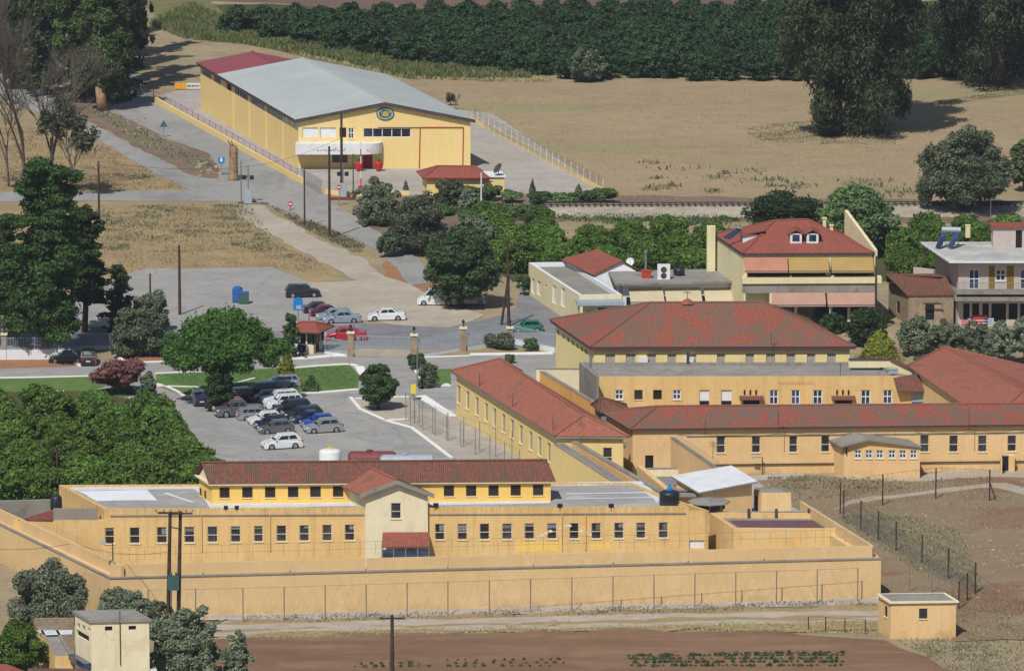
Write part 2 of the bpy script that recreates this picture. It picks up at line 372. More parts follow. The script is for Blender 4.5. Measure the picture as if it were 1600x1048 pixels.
# ground
M['earth'] = ground('dry_ground', S(166,150,122,KG), S(142,128,104,KG), S(128,126,96,KG), .05, .35, 3.0, .4)
M['scrub'] = ground('dry_scrub', S(150,130,106,KG), S(136,120,98,KG), S(120,118,94,KG), .06, .3, 3.0, .5, big=S(130,102,82,KG))
M['straw'] = ground('dry_straw_grass', S(168,148,112,KG), S(150,128,100,KG), S(126,128,92,KG), .07, .4, 3.0, .5)
M['field'] = ground('stubble_field', S(160,142,114,KG), S(152,132,108,KG), S(136,138,96,KG), .03, .06, 2.5, .3, stretch=(.4, 1.2, 1), amt3=.8)
M['farfield'] = ground('ploughed_far_field', S(118,98,86,KG), S(104,86,78,KG), None, .05, .3, 2.5, .3)
M['brown'] = ground('red_brown_soil', S(136,108,86,KG), S(120,95,77,KG), S(150,124,101,KG), .06, .25, 3.0, .35, band=S(112,84,70,KG), stretch=(.35, 1.2, 1))
M['asph'] = ground('old_asphalt', S(156,154,150,KG), S(146,145,143,KG), S(134,133,131,KG), .06, .3, 2.5, .18, bst=.02, crack=1)
M['asphd'] = ground('street_asphalt', S(118,118,122,KG), S(130,130,132,KG), S(104,104,106,KG), .08, .3, 2.5, .2, bst=.02, crack=.8)
M['road'] = ground('road_asphalt', S(142,142,140,KG), S(156,154,149,KG), S(118,117,115,KG), .06, .2, 2.5, .25, bst=.02, crack=.8, stretch=(1,.3,1))
M['gravel'] = ground('pale_gravel', S(180,171,156,KG), S(166,157,143,KG), S(156,146,130,KG), .08, .4, 3.0, .35)
M['concyard'] = ground('concrete_yard', S(172,165,155,KG), S(160,154,146,KG), S(150,144,136,KG), .08, .4, 3.0, .2, bst=.02, crack=.6)
M['pinkpave'] = ground('pinkish_paving', S(172,158,164,KG), S(160,146,150,KG), S(184,172,172,KG), .2, .6, 3.0, .25, bst=.02)
M['lawn'] = ground('lawn', S(84,116,62,KG), S(104,126,72,KG), S(128,136,84,KG), .12, .5, 6.0, .5)
M['lawnd'] = ground('green_weeds', S(70,92,54,KG), S(96,110,66,KG), S(130,124,88,KG), .12, .5, 5.0, .5)
M['orch'] = ground('orchard_floor', S(90,88,58,KG), S(74,76,48,KG), None, .12, .5, 5.0, .4)
M['ballast'] = ground('rail_ballast', S(178,168,152,KG), S(158,148,132,KG), S(134,124,110,KG), .2, .8, 4.0, .5)
M['rubble'] = ground('dark_rubble_verge', S(120,104,92,KG), S(140,122,102,KG), S(96,86,76,KG), .12, .6, 4.0, .5)
M['orangedirt'] = ground('orange_dirt', S(164,122,90,KG), S(150,112,84,KG), S(130,100,76,KG), .12, .6, 4.0, .4)
M['kerb'] = plaster('white_kerb_paint', S(236,236,232,1.0), S(214,210,200,1.0), .5, None, 0, .0)
# foliage
M['l_orange'] = leafmat('citrus_leaves', S(64,100,40,1.02), S(118,144,58,1.02))
M['l_far'] = leafmat('far_citrus_leaves', S(40,66,40,1), S(72,98,56,1))
M['l_olive'] = leafmat('olive_leaves', S(100,114,88,1), S(152,160,132,1))
M['l_olived'] = leafmat('dark_olive_leaves', S(76,90,68,1), S(122,130,100,1))
M['l_pine'] = leafmat('pine_needles', S(42,68,34,1), S(84,110,50,1)); M['l_umb'] = leafmat('umbrella_pine_needles', S(50,88,38,1.05), S(98,134,54,1.05))
M['l_pined'] = leafmat('dark_pine_needles', S(44,66,36,.95), S(76,96,50,.95))
M['l_euc'] = leafmat('eucalyptus_leaves', S(46,62,42,1), S(98,106,66,1))
M['l_eucb'] = leafmat('bronze_eucalyptus_leaves', S(54,58,44,1), S(96,90,62,1))
M['l_eucg'] = leafmat('green_eucalyptus_leaves', S(64,90,46,.95), S(106,128,62,.95))
M['l_light'] = leafmat('pale_green_leaves', S(84,108,66,.95), S(126,146,92,.95))
M['l_mul'] = leafmat('mulberry_leaves', S(70,98,58,.95), S(98,124,74,.95))
M['l_yel'] = leafmat('yellow_green_leaves', S(110,124,40,1), S(160,160,64,1))
M['l_pink'] = leafmat('pink_blossom', S(150,92,98,1), S(110,96,72,1))
M['l_dry'] = leafmat('dry_grass_blades', S(178,162,124,1.15), S(150,140,104,1.15))
M['l_weed'] = leafmat('grey_green_weeds', S(124,128,100,1.1), S(148,146,116,1.1))
M['l_reed'] = leafmat('reed_leaves', S(104,122,70,1.1), S(144,150,100,1.1))
M['l_crop'] = leafmat('crop_leaves', S(50,84,50,.95), S(74,104,62,.95))
def carpaint(name, col, metal=.0):
    m, nt, b = newmat(name, .3, .5); b.inputs['Metallic'].default_value = metal
    b.inputs['Coat Weight'].default_value = .6; b.inputs['Coat Roughness'].default_value = .08
    n = noise(nt, coords(nt, (1, 1, 1), 'obj'), 1.2, 4, .6, .35, .65)
    nt.links.new(mixn(nt, scaled(nt, n, .25), col, tuple(x*.7+.01 for x in col[:3])+(1,)), b.inputs['Base Color']); return m
for k, c, me in (('white', (236,238,240), 0), ('silver', (172,176,178), .35), ('grey', (112,114,116), .3), ('black', (34,35,40), 0), ('navy', (34,42,78), 0),
                 ('blue', (44,72,168), 0), ('red', (186,34,48), 0), ('darkgreen', (38,58,58), 0), ('green', (38,120,100), 0), ('palesilver', (164,180,190), .3), ('darkred', (90,26,36), 0)):
    M['car_'+k] = carpaint(k+'_car_paint', S(*c, .85), me)
M['tyre'] = flat('tyre_rubber', S(40,40,42,1), .9, .1, 0, .1); M['rim'] = flat('wheel_rim', S(160,162,166,1), .4, .5, .5, .05)
M['carglass'] = glass('car_glass', S(40,46,58,1)); M['lamp_glass'] = glass('headlight_glass', S(225,228,232,1))
M['tail'] = flat('tail_lamp', S(170,26,30,1), .3, .5, 0, .05); M['plate'] = flat('number_plate', S(225,225,220,1), .5, .3, 0, .02)
M['solar'] = glass('solar_glass', S(60,76,110,1)); M['blackpl'] = flat('black_plastic', S(36,40,52,1), .45, .4, 0, .1)
M['skin'] = flat('skin', S(190,140,112,1), .6, .3, 0, .04); M['cloth_blue'] = flat('blue_cloth', S(50,80,140,1), .9, .1, 0, .1)
M['cloth_dark'] = flat('dark_cloth', S(48,46,58,1), .9, .1, 0, .1); M['hair'] = flat('dark_hair', S(44,36,32,1), .8, .2, 0, .1)
M['olivep'] = flat('olive_wall_paint', S(132,112,48,1), .85, .1, 0, .08, 1)
M['purpleroof'] = flat('dull_purple_roof_sheet', S(112,84,88,1), .8, .2, 0, .12, .8)
M['reedfloor'] = ground('reed_bank_floor', S(120,118,80,KG), S(104,108,72,KG), S(142,130,96,KG), .1, .4, 3.0, .5)
# ---------------------------------------------------------------- the ground and the roads
mb = MB(); mb.poly([(-1500, 200, 0), (1500, 200, 0), (1500, 3500, 0), (-1500, 3500, 0)])
g0 = mb.build('ground', M['earth'], uv=False); g0['kind'] = 'structure'
LV = []
def lay(name, px, m, jit=.35, step=2.5):
    bb = (min(p[0] for p in px)-6, min(p[1] for p in px)-3, max(p[0] for p in px)+6, max(p[1] for p in px)+3)
    lv = 1+max([l for q, l in LV if q[0] < bb[2] and bb[0] < q[2] and q[1] < bb[3] and bb[1] < q[3]], default=0)
    LV.append((bb, lv)); return sheet(name, px, M[m], lv*.004, jit, step, seed=len(LV))
lay('far_field', [(250,-60),(1800,-60),(1800,-20),(1300,4),(1240,12),(900,11),(560,14),(420,5),(330,2)], 'farfield')
0 and lay('dark_floor', [(-60,60),(60,60),(200,-10),(330,-20),(330,2),(250,30),(300,60),(330,90),(320,130),(240,150),(170,148),(140,110),(60,112),(-60,100)], 'orch')
lay('reed_bank', [(190,-20),(330,2),(360,20),(440,42),(560,70),(660,98),(760,106),(860,120),(860,128),(760,128),(640,124),(500,96),(380,66),(250,30)], 'reedfloor')
lay('orchard_floor', [(335,8),(420,6),(560,14),(900,11),(1240,12),(1700,-10),(1700,118),(1240,120),(900,118),(760,106),(660,98),(560,66),(440,40),(350,24)], 'orch')
lay('stubble_field', [(655,122),(760,128),(900,130),(1240,128),(1720,122),(1720,322),(1430,318),(960,318),(940,302),(735,190)], 'field')
0 and lay('green_streak', [(1160,205),(1250,195),(1330,212),(1400,218),(1380,224),(1290,226),(1200,220)], 'lawnd', .5)
0 and lay('green_streak', [(1450,160),(1520,146),(1620,134),(1620,140),(1530,152),(1460,163)], 'lawnd', .5)
lay('straw_grass', [(-60,190),(100,195),(160,222),(225,262),(297,297),(200,300),(100,300),(-60,305)], 'straw', .5)
lay('straw_grass', [(-60,318),(395,316),(380,343),(460,385),(500,408),(545,437),(479,440),(440,425),(420,418),(230,421),(205,426),(160,455),(160,505),(-60,505)], 'straw', .5)
lay('rubble_verge', [(30,112),(140,150),(172,172),(225,200),(265,220),(325,240),(342,258),(355,280),(300,276),(235,240),(140,192),(57,140)], 'rubble', .5)
lay('straw_grass', [(405,316),(430,320),(500,350),(560,376),(580,398),(560,402),(500,375),(440,345),(412,330)], 'straw', .4)
lay('orange_dirt', [(596,412),(620,404),(660,430),(720,470),(700,478),(640,450),(606,436)], 'orangedirt', .4)
lay('rail_verge', [(550,322),(620,300),(950,305),(1700,316),(1700,350),(900,346),(800,352),(640,400),(600,368),(560,345)], 'rubble', .4)
lay('orchard_floor', [(760,352),(860,374),(1180,374),(1450,370),(1700,366),(1700,440),(1100,440),(800,440),(740,400)], 'orch')
# hard surfaces
lay('concrete_yard', [(245,150),(330,130),(770,178),(948,300),(790,308),(640,306),(530,300),(505,306),(470,285),(400,246),(310,196),(240,160)], 'concyard', .1)
lay('pink_paving', [(250,158),(290,158),(320,182),(463,262),(478,270),(472,284),(400,244),(320,198)], 'pinkpave', .1)
lay('road', [(-60,95),(15,117),(57,140),(100,165),(140,190),(200,225),(272,260),(300,275),(345,283),(365,290),(420,300),(420,316),(395,316),(140,314),(-60,316),(-60,300),(140,300),(297,298),(242,271),(187,240),(150,216),(97,190),(50,172),(-60,140)], 'road', .2)
lay('road', [(200,95),(240,158),(310,199),(400,249),(470,288),(501,305),(553,338),(600,370),(650,400),(690,440),(640,446),(600,398),(560,376),(501,350),(444,334),(412,318),(380,312),(345,300),(340,258),(325,240),(265,218),(225,199),(172,171),(150,148),(140,110)], 'road', .2)
lay('gravel_lane', [(352,320),(405,316),(430,334),(500,375),(540,392),(572,408),(602,432),(640,446),(700,478),(760,492),(690,520),(560,500),(500,470),(479,442),(560,438),(500,409),(460,386),(415,363),(380,344)], 'gravel', .35)
lay('upper_car_park', [(110,470),(205,426),(230,421),(420,418),(440,424),(479,440),(500,470),(560,504),(690,522),(900,500),(900,552),(420,552),(110,530)], 'asph', .25)
lay('street', [(-60,510),(165,512),(420,520),(560,505),(700,512),(790,492),(820,470),(850,470),(900,500),(1100,520),(1100,545),(860,545),(420,548),(-60,548)], 'asphd', .2)
lay('side_lane', [(815,440),(845,430),(860,505),(800,505)], 'asphd', .2)
lay('pavement', [(-60,500),(170,503),(170,511),(-60,509)], 'gravel', .15)
lay('inner_yard', [(-60,574),(250,560),(380,556),(548,552),(870,548),(1000,560),(1000,640),(1000,790),(150,800),(170,700),(200,620),(-60,640)], 'asph', .0)
lay('brown_verge', [(-60,560),(100,561),(122,572),(60,576),(-60,577)], 'orangedirt', .15)
lay('brown_verge', [(180,556),(420,548),(420,557),(250,566),(190,568)], 'orangedirt', .15)
lay('verge', [(650,548),(700,545),(870,546),(870,553),(735,555),(650,557)], 'straw', .15)
lay('lawn', [(-60,592),(0,591),(140,589),(200,592),(140,612),(-60,613)], 'lawn', .15)
lay('lawn', [(-60,613),(140,612),(200,600),(215,618),(-60,640)], 'lawnd', .15)
lay('lawn', [(243,585),(310,582),(480,573),(548,571),(562,588),(557,609),(470,616),(330,623),(288,621),(242,601)], 'lawn', .1)
lay('lawn', [(672,578),(705,576),(705,604),(684,606),(668,598)], 'lawn', .1)
lay('gravel_bed', [(548,626),(640,622),(660,640),(700,655),(640,668),(596,655),(565,640)], 'gravel', .2)
lay('dust_strip', [(640,664),(660,640),(704,640),(830,715),(900,760),(740,745),(700,712)], 'concyard', .3)
lay('orchard_floor', [(-60,612),(150,612),(215,628),(285,650),(305,690),(340,720),(372,742),(372,790),(-60,790)], 'orch', .3)
# in front of and beside the prison
lay('yard_floor', [(100,790),(1250,740),(1400,800),(1400,935),(150,975)], 'concyard', 0)
lay('dry_yard', [(1180,752),(1300,742),(1460,742),(1640,735),(1640,1000),(1500,1000),(1370,930),(1300,830)], 'scrub', .5)
lay('pale_apron', [(1290,744),(1440,742),(1500,733),(1640,738),(1640,746),(1500,748),(1440,752),(1330,750)], 'gravel', .4)
0 and lay('brown_patch', [(1470,790),(1530,780),(1640,778),(1640,905),(1560,880),(1540,850),(1490,830),(1440,800)], 'orangedirt', .8)
0 and lay('brown_patch', [(1420,770),(1500,764),(1640,765),(1640,790),(1500,792)], 'rubble', .8)
lay('footpath', [(1300,798),(1350,786),(1400,779),(1480,768),(1560,762),(1600,772),(1640,790),(1640,780),(1600,764),(1570,756),(1540,757),(1480,763),(1400,773),(1340,781)], 'gravel', .3, 1.5)
lay('gravel_strip', [(340,958),(700,950),(1380,928),(1380,944),(1000,954),(340,974)], 'concyard', .25)
lay('weedy_bank', [(340,972),(1000,953),(1400,942),(1400,985),(1000,985),(700,990),(340,1000)], 'straw', .5)
lay('track', [(330,976),(700,968),(1000,960),(1400,953),(1400,960),(1000,968),(700,976),(330,985)], 'gravel', .35)
lay('track', [(330,990),(500,982),(1000,974),(1400,966),(1400,971),(1000,980),(500,988),(330,995)], 'gravel', .35)
lay('ploughed_field', [(300,1000),(500,994),(700,988),(1000,984),(1200,988),(1380,1002),(1460,1030),(1520,1080),(300,1090)], 'brown', .6)
# white painted kerbs: real steps of 0.12 m
def kerb(px, wd=.35, h=.14, m='kerb', name='kerb', close=False):
    mb = MB(); P = [G(*p) for p in px]
    if close: P.append(P[0])
    for a, b in zip(P, P[1:]): mb.bar(a, b, wd, 0, h)
    o = mb.build(name, M[m], uv=False); o['kind'] = 'structure'; return o
kerb([(0,592),(60,591),(140,589)]); kerb([(30,613),(100,612.5)])
kerb([(243,585),(310,582),(330,581)]); kerb([(200,568),(262,566),(310,564)])
kerb([(242,601),(258,605),(275,613),(288,622)]); kerb([(243,604),(310,606)], .25)
kerb([(455,577),(500,573),(545,570.5),(555,573)], .5); kerb([(554,574),(563,590),(567,596)], .9)
kerb([(288,622),(330,623.5),(440,618),(500,615),(560,610)], .55); kerb([(345,607),(370,600),(400,592)], .3); kerb([(400,618),(430,612),(450,606)],.3)
kerb([(452,562),(480,562),(520,558),(548,557)], .9); kerb([(650,560),(735,557)], .25); kerb([(735,556),(864,554)], .9)
kerb([(640,567),(648,582),(655,592)], .5); kerb([(545,622),(560,640),(600,658),(640,669),(668,690),(702,716)], .35)
kerb([(600,658),(640,656)], .3); kerb([(178,556),(190,564)], .35); kerb([(110,562),(122,573)], .35); kerb([(668,606),(705,604)], 1.2)
kerb([(650,620),(680,640),(700,652)], 1.0); kerb([(555,624),(640,621)], .3)
# ---------------------------------------------------------------- walls with real openings, windows, roofs
def wallface(mb, A, B, z0, z1, ops=(), rev=.16, m=0):
    A = XY(A, 0); B = XY(B, 0); Lh = (B-A).length; u = (B-A)/Lh; n = Vector((u.y, -u.x, 0))
    ops = [(max(a, .01), min(b, Lh-.01), max(c, z0+.01), min(d, z1-.01)) for a, b, c, d in ops]
    us = sorted({0.0, Lh, *[o[0] for o in ops], *[o[1] for o in ops]}); zs = sorted({z0, z1, *[o[2] for o in ops], *[o[3] for o in ops]})
    P = lambda a, z, d=0.0: tuple(A+u*a+Vector((0, 0, z))-n*d)
    for i in range(len(us)-1):
        run = None
        for k in range(len(zs)-1):
            cu, cz = (us[i]+us[i+1])/2, (zs[k]+zs[k+1])/2
            hole = any(o[0] < cu < o[1] and o[2] < cz < o[3] for o in ops)
            if hole:
                if run is not None: mb.poly([P(us[i], run), P(us[i+1], run), P(us[i+1], zs[k]), P(us[i], zs[k])], m); run = None
            elif run is None: run = zs[k]
        if run is not None: mb.poly([P(us[i], run), P(us[i+1], run), P(us[i+1], z1), P(us[i], z1)], m)
    for a, b, c, d in ops:
        mb.poly([P(a, c), P(b, c), P(b, c, rev), P(a, c, rev)], m); mb.poly([P(a, d, rev), P(b, d, rev), P(b, d), P(a, d)], m)
        mb.poly([P(a, c), P(a, c, rev), P(a, d, rev), P(a, d)], m); mb.poly([P(b, c, rev), P(b, c), P(b, d), P(b, d, rev)], m)
WRND = random.Random(77)
def window(parent, A, B, op, style='bar', rev=.16, name=None):
    A = XY(A, 0); B = XY(B, 0); u = (B-A).normalized(); n = Vector((u.y, -u.x, 0)); a, b, c, d = op
    def bx(mb, a0, a1, c0, c1, d0, d1, m=0):        # d0 < d1 : distance out of the wall plane (negative = inside)
        q = [A+u*a0+n*d0, A+u*a1+n*d0, A+u*a1+n*d1, A+u*a0+n*d1]; mb.prism([(p.x, p.y) for p in q], c0, c1, m)
    w, h = b-a, d-c; pane = MB(); pm = M['glass']
    depth = rev-.01
    wr = WRND.random()
    if style in ('bar', 'grid'): pm = M['glass' if wr < .5 else ('glass2' if wr < .75 else 'glass3')]
    if style == 'shut': pm = M['shutter']
    elif style == 'white': pm = M['white']
    elif style == 'cross': pm = M['glassblue']
    elif style in ('dark', 'door'): pm = M['dark']
    elif style == 'reddoor': pm = M['darkred']
    elif style == 'panel': pm = M['white']
    nm = name or ('door' if 'door' in style else 'window')
    bx(pane, a, b, c, d, -depth-.05, -depth)
    w_ = pane.build(nm, pm, parent)
    fr = MB(); t = min(.09, w*.13) if style != 'bar' else .055
    if style in ('bar', 'cross', 'band', 'grid'):
        for (x0, x1, y0, y1) in ((a, a+t, c, d), (b-t, b, c, d), (a+t, b-t, c, c+t), (a+t, b-t, d-t, d)): bx(fr, x0, x1, y0, y1, -depth+.003, -depth+.08)
        if style == 'bar':
            ym = c+h*.44; bx(fr, a+t, b-t, ym, ym+t*.9, -depth+.003, -depth+.1)
        if style == 'cross':
            bx(fr, a+w/2-t/2, a+w/2+t/2, c+t, d-t, -depth+.003, -depth+.07); ym = c+h*.5; bx(fr, a+t, b-t, ym, ym+t, -depth+.004, -depth+.06)
        if style == 'band':
            k = max(2, int(round(w/1.25)))
            for i in range(1, k): bx(fr, a+w*i/k-t/2, a+w*i/k+t/2, c+t, d-t, -depth+.003, -depth+.07)
        fm = M['cream'] if style == 'bar' else (M['darksteel'] if style == 'grid' else M['white'])
        fr.build('window_frame', fm, w_)
        if 0:
            e = MB(); g_ = .05
            for (x0, x1, y0, y1) in ((a-g_, a, c-.0, d+g_), (b, b+g_, c, d+g_), (a, b, d, d+g_)): bx(e, x0, x1, y0, y1, -.02, .025)
            e.build('surround', M['cream'], w_)
        if style == 'bar' and WRND.random() < .55:
            cu = MB(); hh_ = h*WRND.choice((.18,.3,.42)); x0_ = a+t if WRND.random() < .6 else a+w*.45; bx(cu, x0_, b-t-(w*.4 if WRND.random() < .3 else 0), (c+t) if WRND.random() < .5 else d-t-hh_, (c+t+hh_) if False else d-t, -depth+.001, -depth+.012) if False else bx(cu, x0_, b-t, d-t-hh_, d-t, -depth+.001, -depth+.012); cu.build('curtain', M[WRND.choice(('grey','shutter','tankgrey'))], w_)
        if style in ('bar', 'grid'):
            g = MB(); k = 4
            for i in range(1, k): bx(g, a+w*i/k-.012, a+w*i/k+.012, c+.01, d-.01, -.05, -.03)
            for i in range(1, 5): bx(g, a+.01, b-.01, c+h*i/5-.012, c+h*i/5+.012, -.028, -.01)
            g.build('window_bars', M['darksteel'], w_)
    if style == 'white' and h > .9:
        bx(fr, a, b, c, c+h*.28, -depth+.003, -depth+.02); fr.build('lower_pane', M['dark'], w_)
    if style == 'shut':
        for i in range(1, 3): bx(fr, a+w*i/3-.02, a+w*i/3+.02, c, d, -depth+.003, -depth+.03)
        fr.build('shutter_slats', M['grey'], w_)
    if style in ('bar', 'cross', 'grid', 'shut') and c > .6:
        s = MB(); bx(s, a-.06, b+.06, c-.07, c-.01, -.02, .07); s.build('sill', M['cream'], w_)
    return w_
def pxop(A, B, r):
    x0, y0, x1, y1 = r[:4]; ym, xm = (y0+y1)/2, (x0+x1)/2
    return (onplane(x0, ym, A, B)[0], onplane(x1, ym, A, B)[0], onplane(xm, y1, A, B)[1], onplane(xm, y0, A, B)[1])
def facade(root, mb, A, B, z0, z1, wins=(), style='bar', zr=None, rev=.16, m=0):
    ops = []
    for r in wins:
        o = pxop(A, B, r) if len(r) >= 4 and not isinstance(r[2], str) else None
        if zr: o = (o[0], o[1], zr[0], zr[1])
        st = r[4] if len(r) > 4 else style; ops.append((o, st))
    wallface(mb, A, B, z0, z1, [o for o, _ in ops], rev, m)
    for o, st in ops: window(root, A, B, (max(o[0], .02), o[1], max(o[2], z0+.02), min(o[3], z1-.02)), st, rev)
def inset(P, d):                       # shrink a parallelogram FL,FR,BR,BL by d metres (negative grows)
    c = (P[0]+P[1]+P[2]+P[3])/4; u = (P[1]-P[0]).normalized(); v = (P[3]-P[0]).normalized()
    return [P[0]+u*d+v*d, P[1]-u*d+v*d, P[2]-u*d-v*d, P[3]+u*d-v*d]
def corners(FL, FR, BL, z):
    a, b, c = G(*FL, z), G(*FR, z), G(*BL, z); return [a, b, b+c-a, c]
class Bld:
    def __init__(s, name, label, cat, foot, z1, wall, z0=0.0, group=None):
        s.foot = foot; s.z0 = z0; s.z1 = z1; s.wall = wall
        s.root = thing(name, label, cat, (foot[0].x, foot[0].y, z0), group); s.mb = MB(); s.done = set()
    def front(s, wins=(), style='bar', zr=None, **k): facade(s.root, s.mb, s.foot[0], s.foot[1], s.z0, s.z1, wins, style, zr, **k); s.done.add(0)
    def left(s, wins=(), style='bar', zr=None, **k): facade(s.root, s.mb, s.foot[3], s.foot[0], s.z0, s.z1, wins, style, zr, **k); s.done.add(3)
    def close(s):
        for i in range(4):
            if i not in s.done: wallface(s.mb, s.foot[i], s.foot[(i+1) % 4], s.z0, s.z1)
        return s.mb.build('wall', M[s.wall], s.root)
    def flat(s, roof='conc', par=.5, t=.3, drop=None, pm=None, over=0.0):
        """flat roof; par = parapet height above the roof surface"""
        P = inset(s.foot, -over) if over else s.foot
        mb = MB(); zr = s.z1-(par if drop is None else drop)
        Q = inset(P, t)
        if over:
            mb.prism([(p.x, p.y) for p in P], s.z1, s.z1+.22); r = mb.build('roof_slab', M[pm or 'grey'], s.root)
            m2 = MB(); m2.poly([(p.x, p.y, s.z1+.225) for p in inset(P, .12)]); m2.build('roof_surface', M[roof], r)
            return r
        mb.poly([(p.x, p.y, zr) for p in Q]); r = mb.build('roof', M[roof], s.root)
        if par > 0:
            k = MB()
            for i in range(4):
                a, b, c, d = P[i], P[(i+1) % 4], Q[(i+1) % 4], Q[i]
                k.poly([(a.x, a.y, s.z1), (b.x, b.y, s.z1), (c.x, c.y, s.z1), (d.x, d.y, s.z1)])
                k.poly([(d.x, d.y, s.z1), (c.x, c.y, s.z1), (c.x, c.y, zr), (d.x, d.y, zr)])
            k.build('parapet', M[pm or 'grey'], s.root)
        return r
def hiproof(root, E, ze, r0, r1, mats='tile', fascia='purple', th=.18, hipL=True, hipR=True, ridge=True, rz=None, name='roof'):
    """E: eave corners FL,FR,BR,BL ; r0,r1: ridge end points (Vector with z)"""
    mb = MB(); P = [Vector((p.x, p.y, ze)) for p in E]
    mb.poly([P[0], P[1], r1, r0]); mb.poly([P[2], P[3], r0, r1])
    if hipL: mb.poly([P[3], P[0], r0])
    if hipR: mb.poly([P[1], P[2], r1])
    o = mb.build(name, M[mats], root)
    f = MB(); f.prism([(p.x, p.y) for p in inset(E, .04)], ze-th, ze-.004); f.build('eave', M[fascia], root)
    if ridge:
        rb = MB(); segs = [(r0, r1)]
        if hipL: segs += [(r0, P[0]), (r0, P[3])]
        if hipR: segs += [(r1, P[1]), (r1, P[2])]
        for a, b in segs: rb.tube(a, b, .13, .13, 6)
        rb.build('ridge_tiles', M[mats], o)
    return o
def ridge_px(E, ze, pa, pb, axis='x'):
    """ridge end points from their picture places, on the upright plane through the middle line of the eaves"""
    if axis == 'x': A, B = (E[0]+E[3])/2, (E[1]+E[2])/2
    else: A, B = (E[0]+E[1])/2, (E[3]+E[2])/2
    u = (XY(B, 0)-XY(A, 0)).normalized(); out = []
    for p in (pa, pb):
        t, z = onplane(p[0], p[1], A, B); q = XY(A, 0)+u*t; out.append(Vector((q.x, q.y, z)))
    return out
# ================================================================ the prison
# ---- long cell block behind the perimeter wall
ZB = 5.2
F = corners((163,795),(1077,791.2),(92,757), ZB)
b = Bld('cell_block', 'long two level ochre cell block with barred windows behind the tall perimeter wall', 'prison building', F, ZB, 'y1')
low_w = [(162,824,178.6,849),(202.5,823.5,218.4,848.6),(245,823,261,848),(288,822.5,304,847.6),(324,822,340,847),(360.4,821.6,376,846.8),(396.7,821,411,846),(432,820.4,447.5,845.6),
 (467.8,820,483,845),(503.6,819.4,518.6,844.6),(538.6,819,554,844),(679.5,818,694.8,843),(714.8,817.8,730,842.8),(749.5,817.6,764.8,842.6),(784.5,817.4,800,842.4),(819.6,817.2,835,842),(855,817,870,841.8),
 (889.6,816.8,904.5,841.6),(924,816.6,939,841.4),(959.6,816.2,974.5,841),(994,816,1008.7,840.6),(1029,815.6,1043.8,840.2)]
b.front(low_w, 'bar'); b.left()
b.close()
roof = b.flat('concl', .16, .4, pm='y1')
up = F
# white coated roof strips
def strip(px, z, m='roofwhite', parent=None, name='white_coat', jit=.12):
    rnd = random.Random(len(px)); P = [G(x, y, z) for x, y in px]; mb = MB(); out = []
    for i in range(len(P)):
        a, c = P[i], P[(i+1) % len(P)]; n = max(1, int((c-a).length/1.5))
        for k in range(n):
            q = a.lerp(c, k/n); out.append((q.x+rnd.uniform(-jit, jit), q.y+rnd.uniform(-jit, jit), z))
    mb.poly(out); return mb.build(name, M[m], parent, uv=False)
zr = ZB-.16
strip([(108,761),(318,757),(330,763),(118,766)], zr+.01, 'roofwhite', b.root)
strip([(122,766.5),(228,765),(247,781),(150,782)], zr+.012, 'whitewash', b.root)
strip([(300,757),(326,757),(345,789),(380,792),(330,793)], zr+.014, 'roofwhite', b.root)
strip([(335,785),(568,781),(560,790),(345,794)], zr+.016, 'roofwhite', b.root)
strip([(672,783),(861,779),(861,786),(672,789)], zr+.018, 'roofwhite', b.root)
strip([(862,753.5),(1000,751),(1003,757),(866,759)], zr+.02, 'roofwhite', b.root)
strip([(990,752),(1003,751),(1032,779),(1028,787)], zr+.022, 'roofwhite', b.root)
strip([(884,770),(1010,768),(1012,769.6),(884,771.6)], zr+.024, 'roofwhite', b.root, jit=.04)
strip([(884,778),(1018,776),(1020,777.4),(884,779.4)], zr+.026, 'roofwhite', b.root, jit=.04)
strip([(255,770),(300,785),(304,784),(262,769)], zr+.028, 'roofwhite', b.root, jit=.05)
# drain pipes, ledge line
led = MB()
d_ = (F[1]-F[0]).normalized(); led.bar(F[0]+d_*.5, F[1]-d_*.3, -.08, ZB-.62, ZB-.52, off=0); led.build('ledge', M['grey'], b.root)
for px_ in (315, 422, 878, 915):
    u_, z_ = onplane(px_, 830, F[0], F[1]); q = XY(F[0], 0)+d_*u_+Vector((0, -.09, 0))
    pp = MB(); pp.tube((q.x, q.y, 1.5), (q.x, q.y, ZB-.62), .05, .05, 6); pp.build('drain_pipe', M['y1'], b.root)
k2 = thing('end_wall', 'lower end piece of the ochre front wall with a grey shutter below the guard post', 'wall', (F[1].x, F[1].y, 0))
e0_ = XY(F[1],0)+d_*.02; e1_ = XY(F[0],0)+d_*onplane(1107, 815, F[0], F[1])[0]; ez = onplane(1092, 797, F[0], F[1])[1]
q = MB(); o_ = pxop(e0_, e1_, (1076,843.5,1103,856)); wallface(q, e0_, e1_, 0, ez, [o_]); q.bar(e0_, e1_, .02, ez, ez+.01); q.bar(e1_, e1_+(F[3]-F[0]).normalized()*7, .3, 0, ez, z1b=ez-.3); q.build('wall', M['y1'], k2); window(k2, e0_, e1_, o_, 'panel')
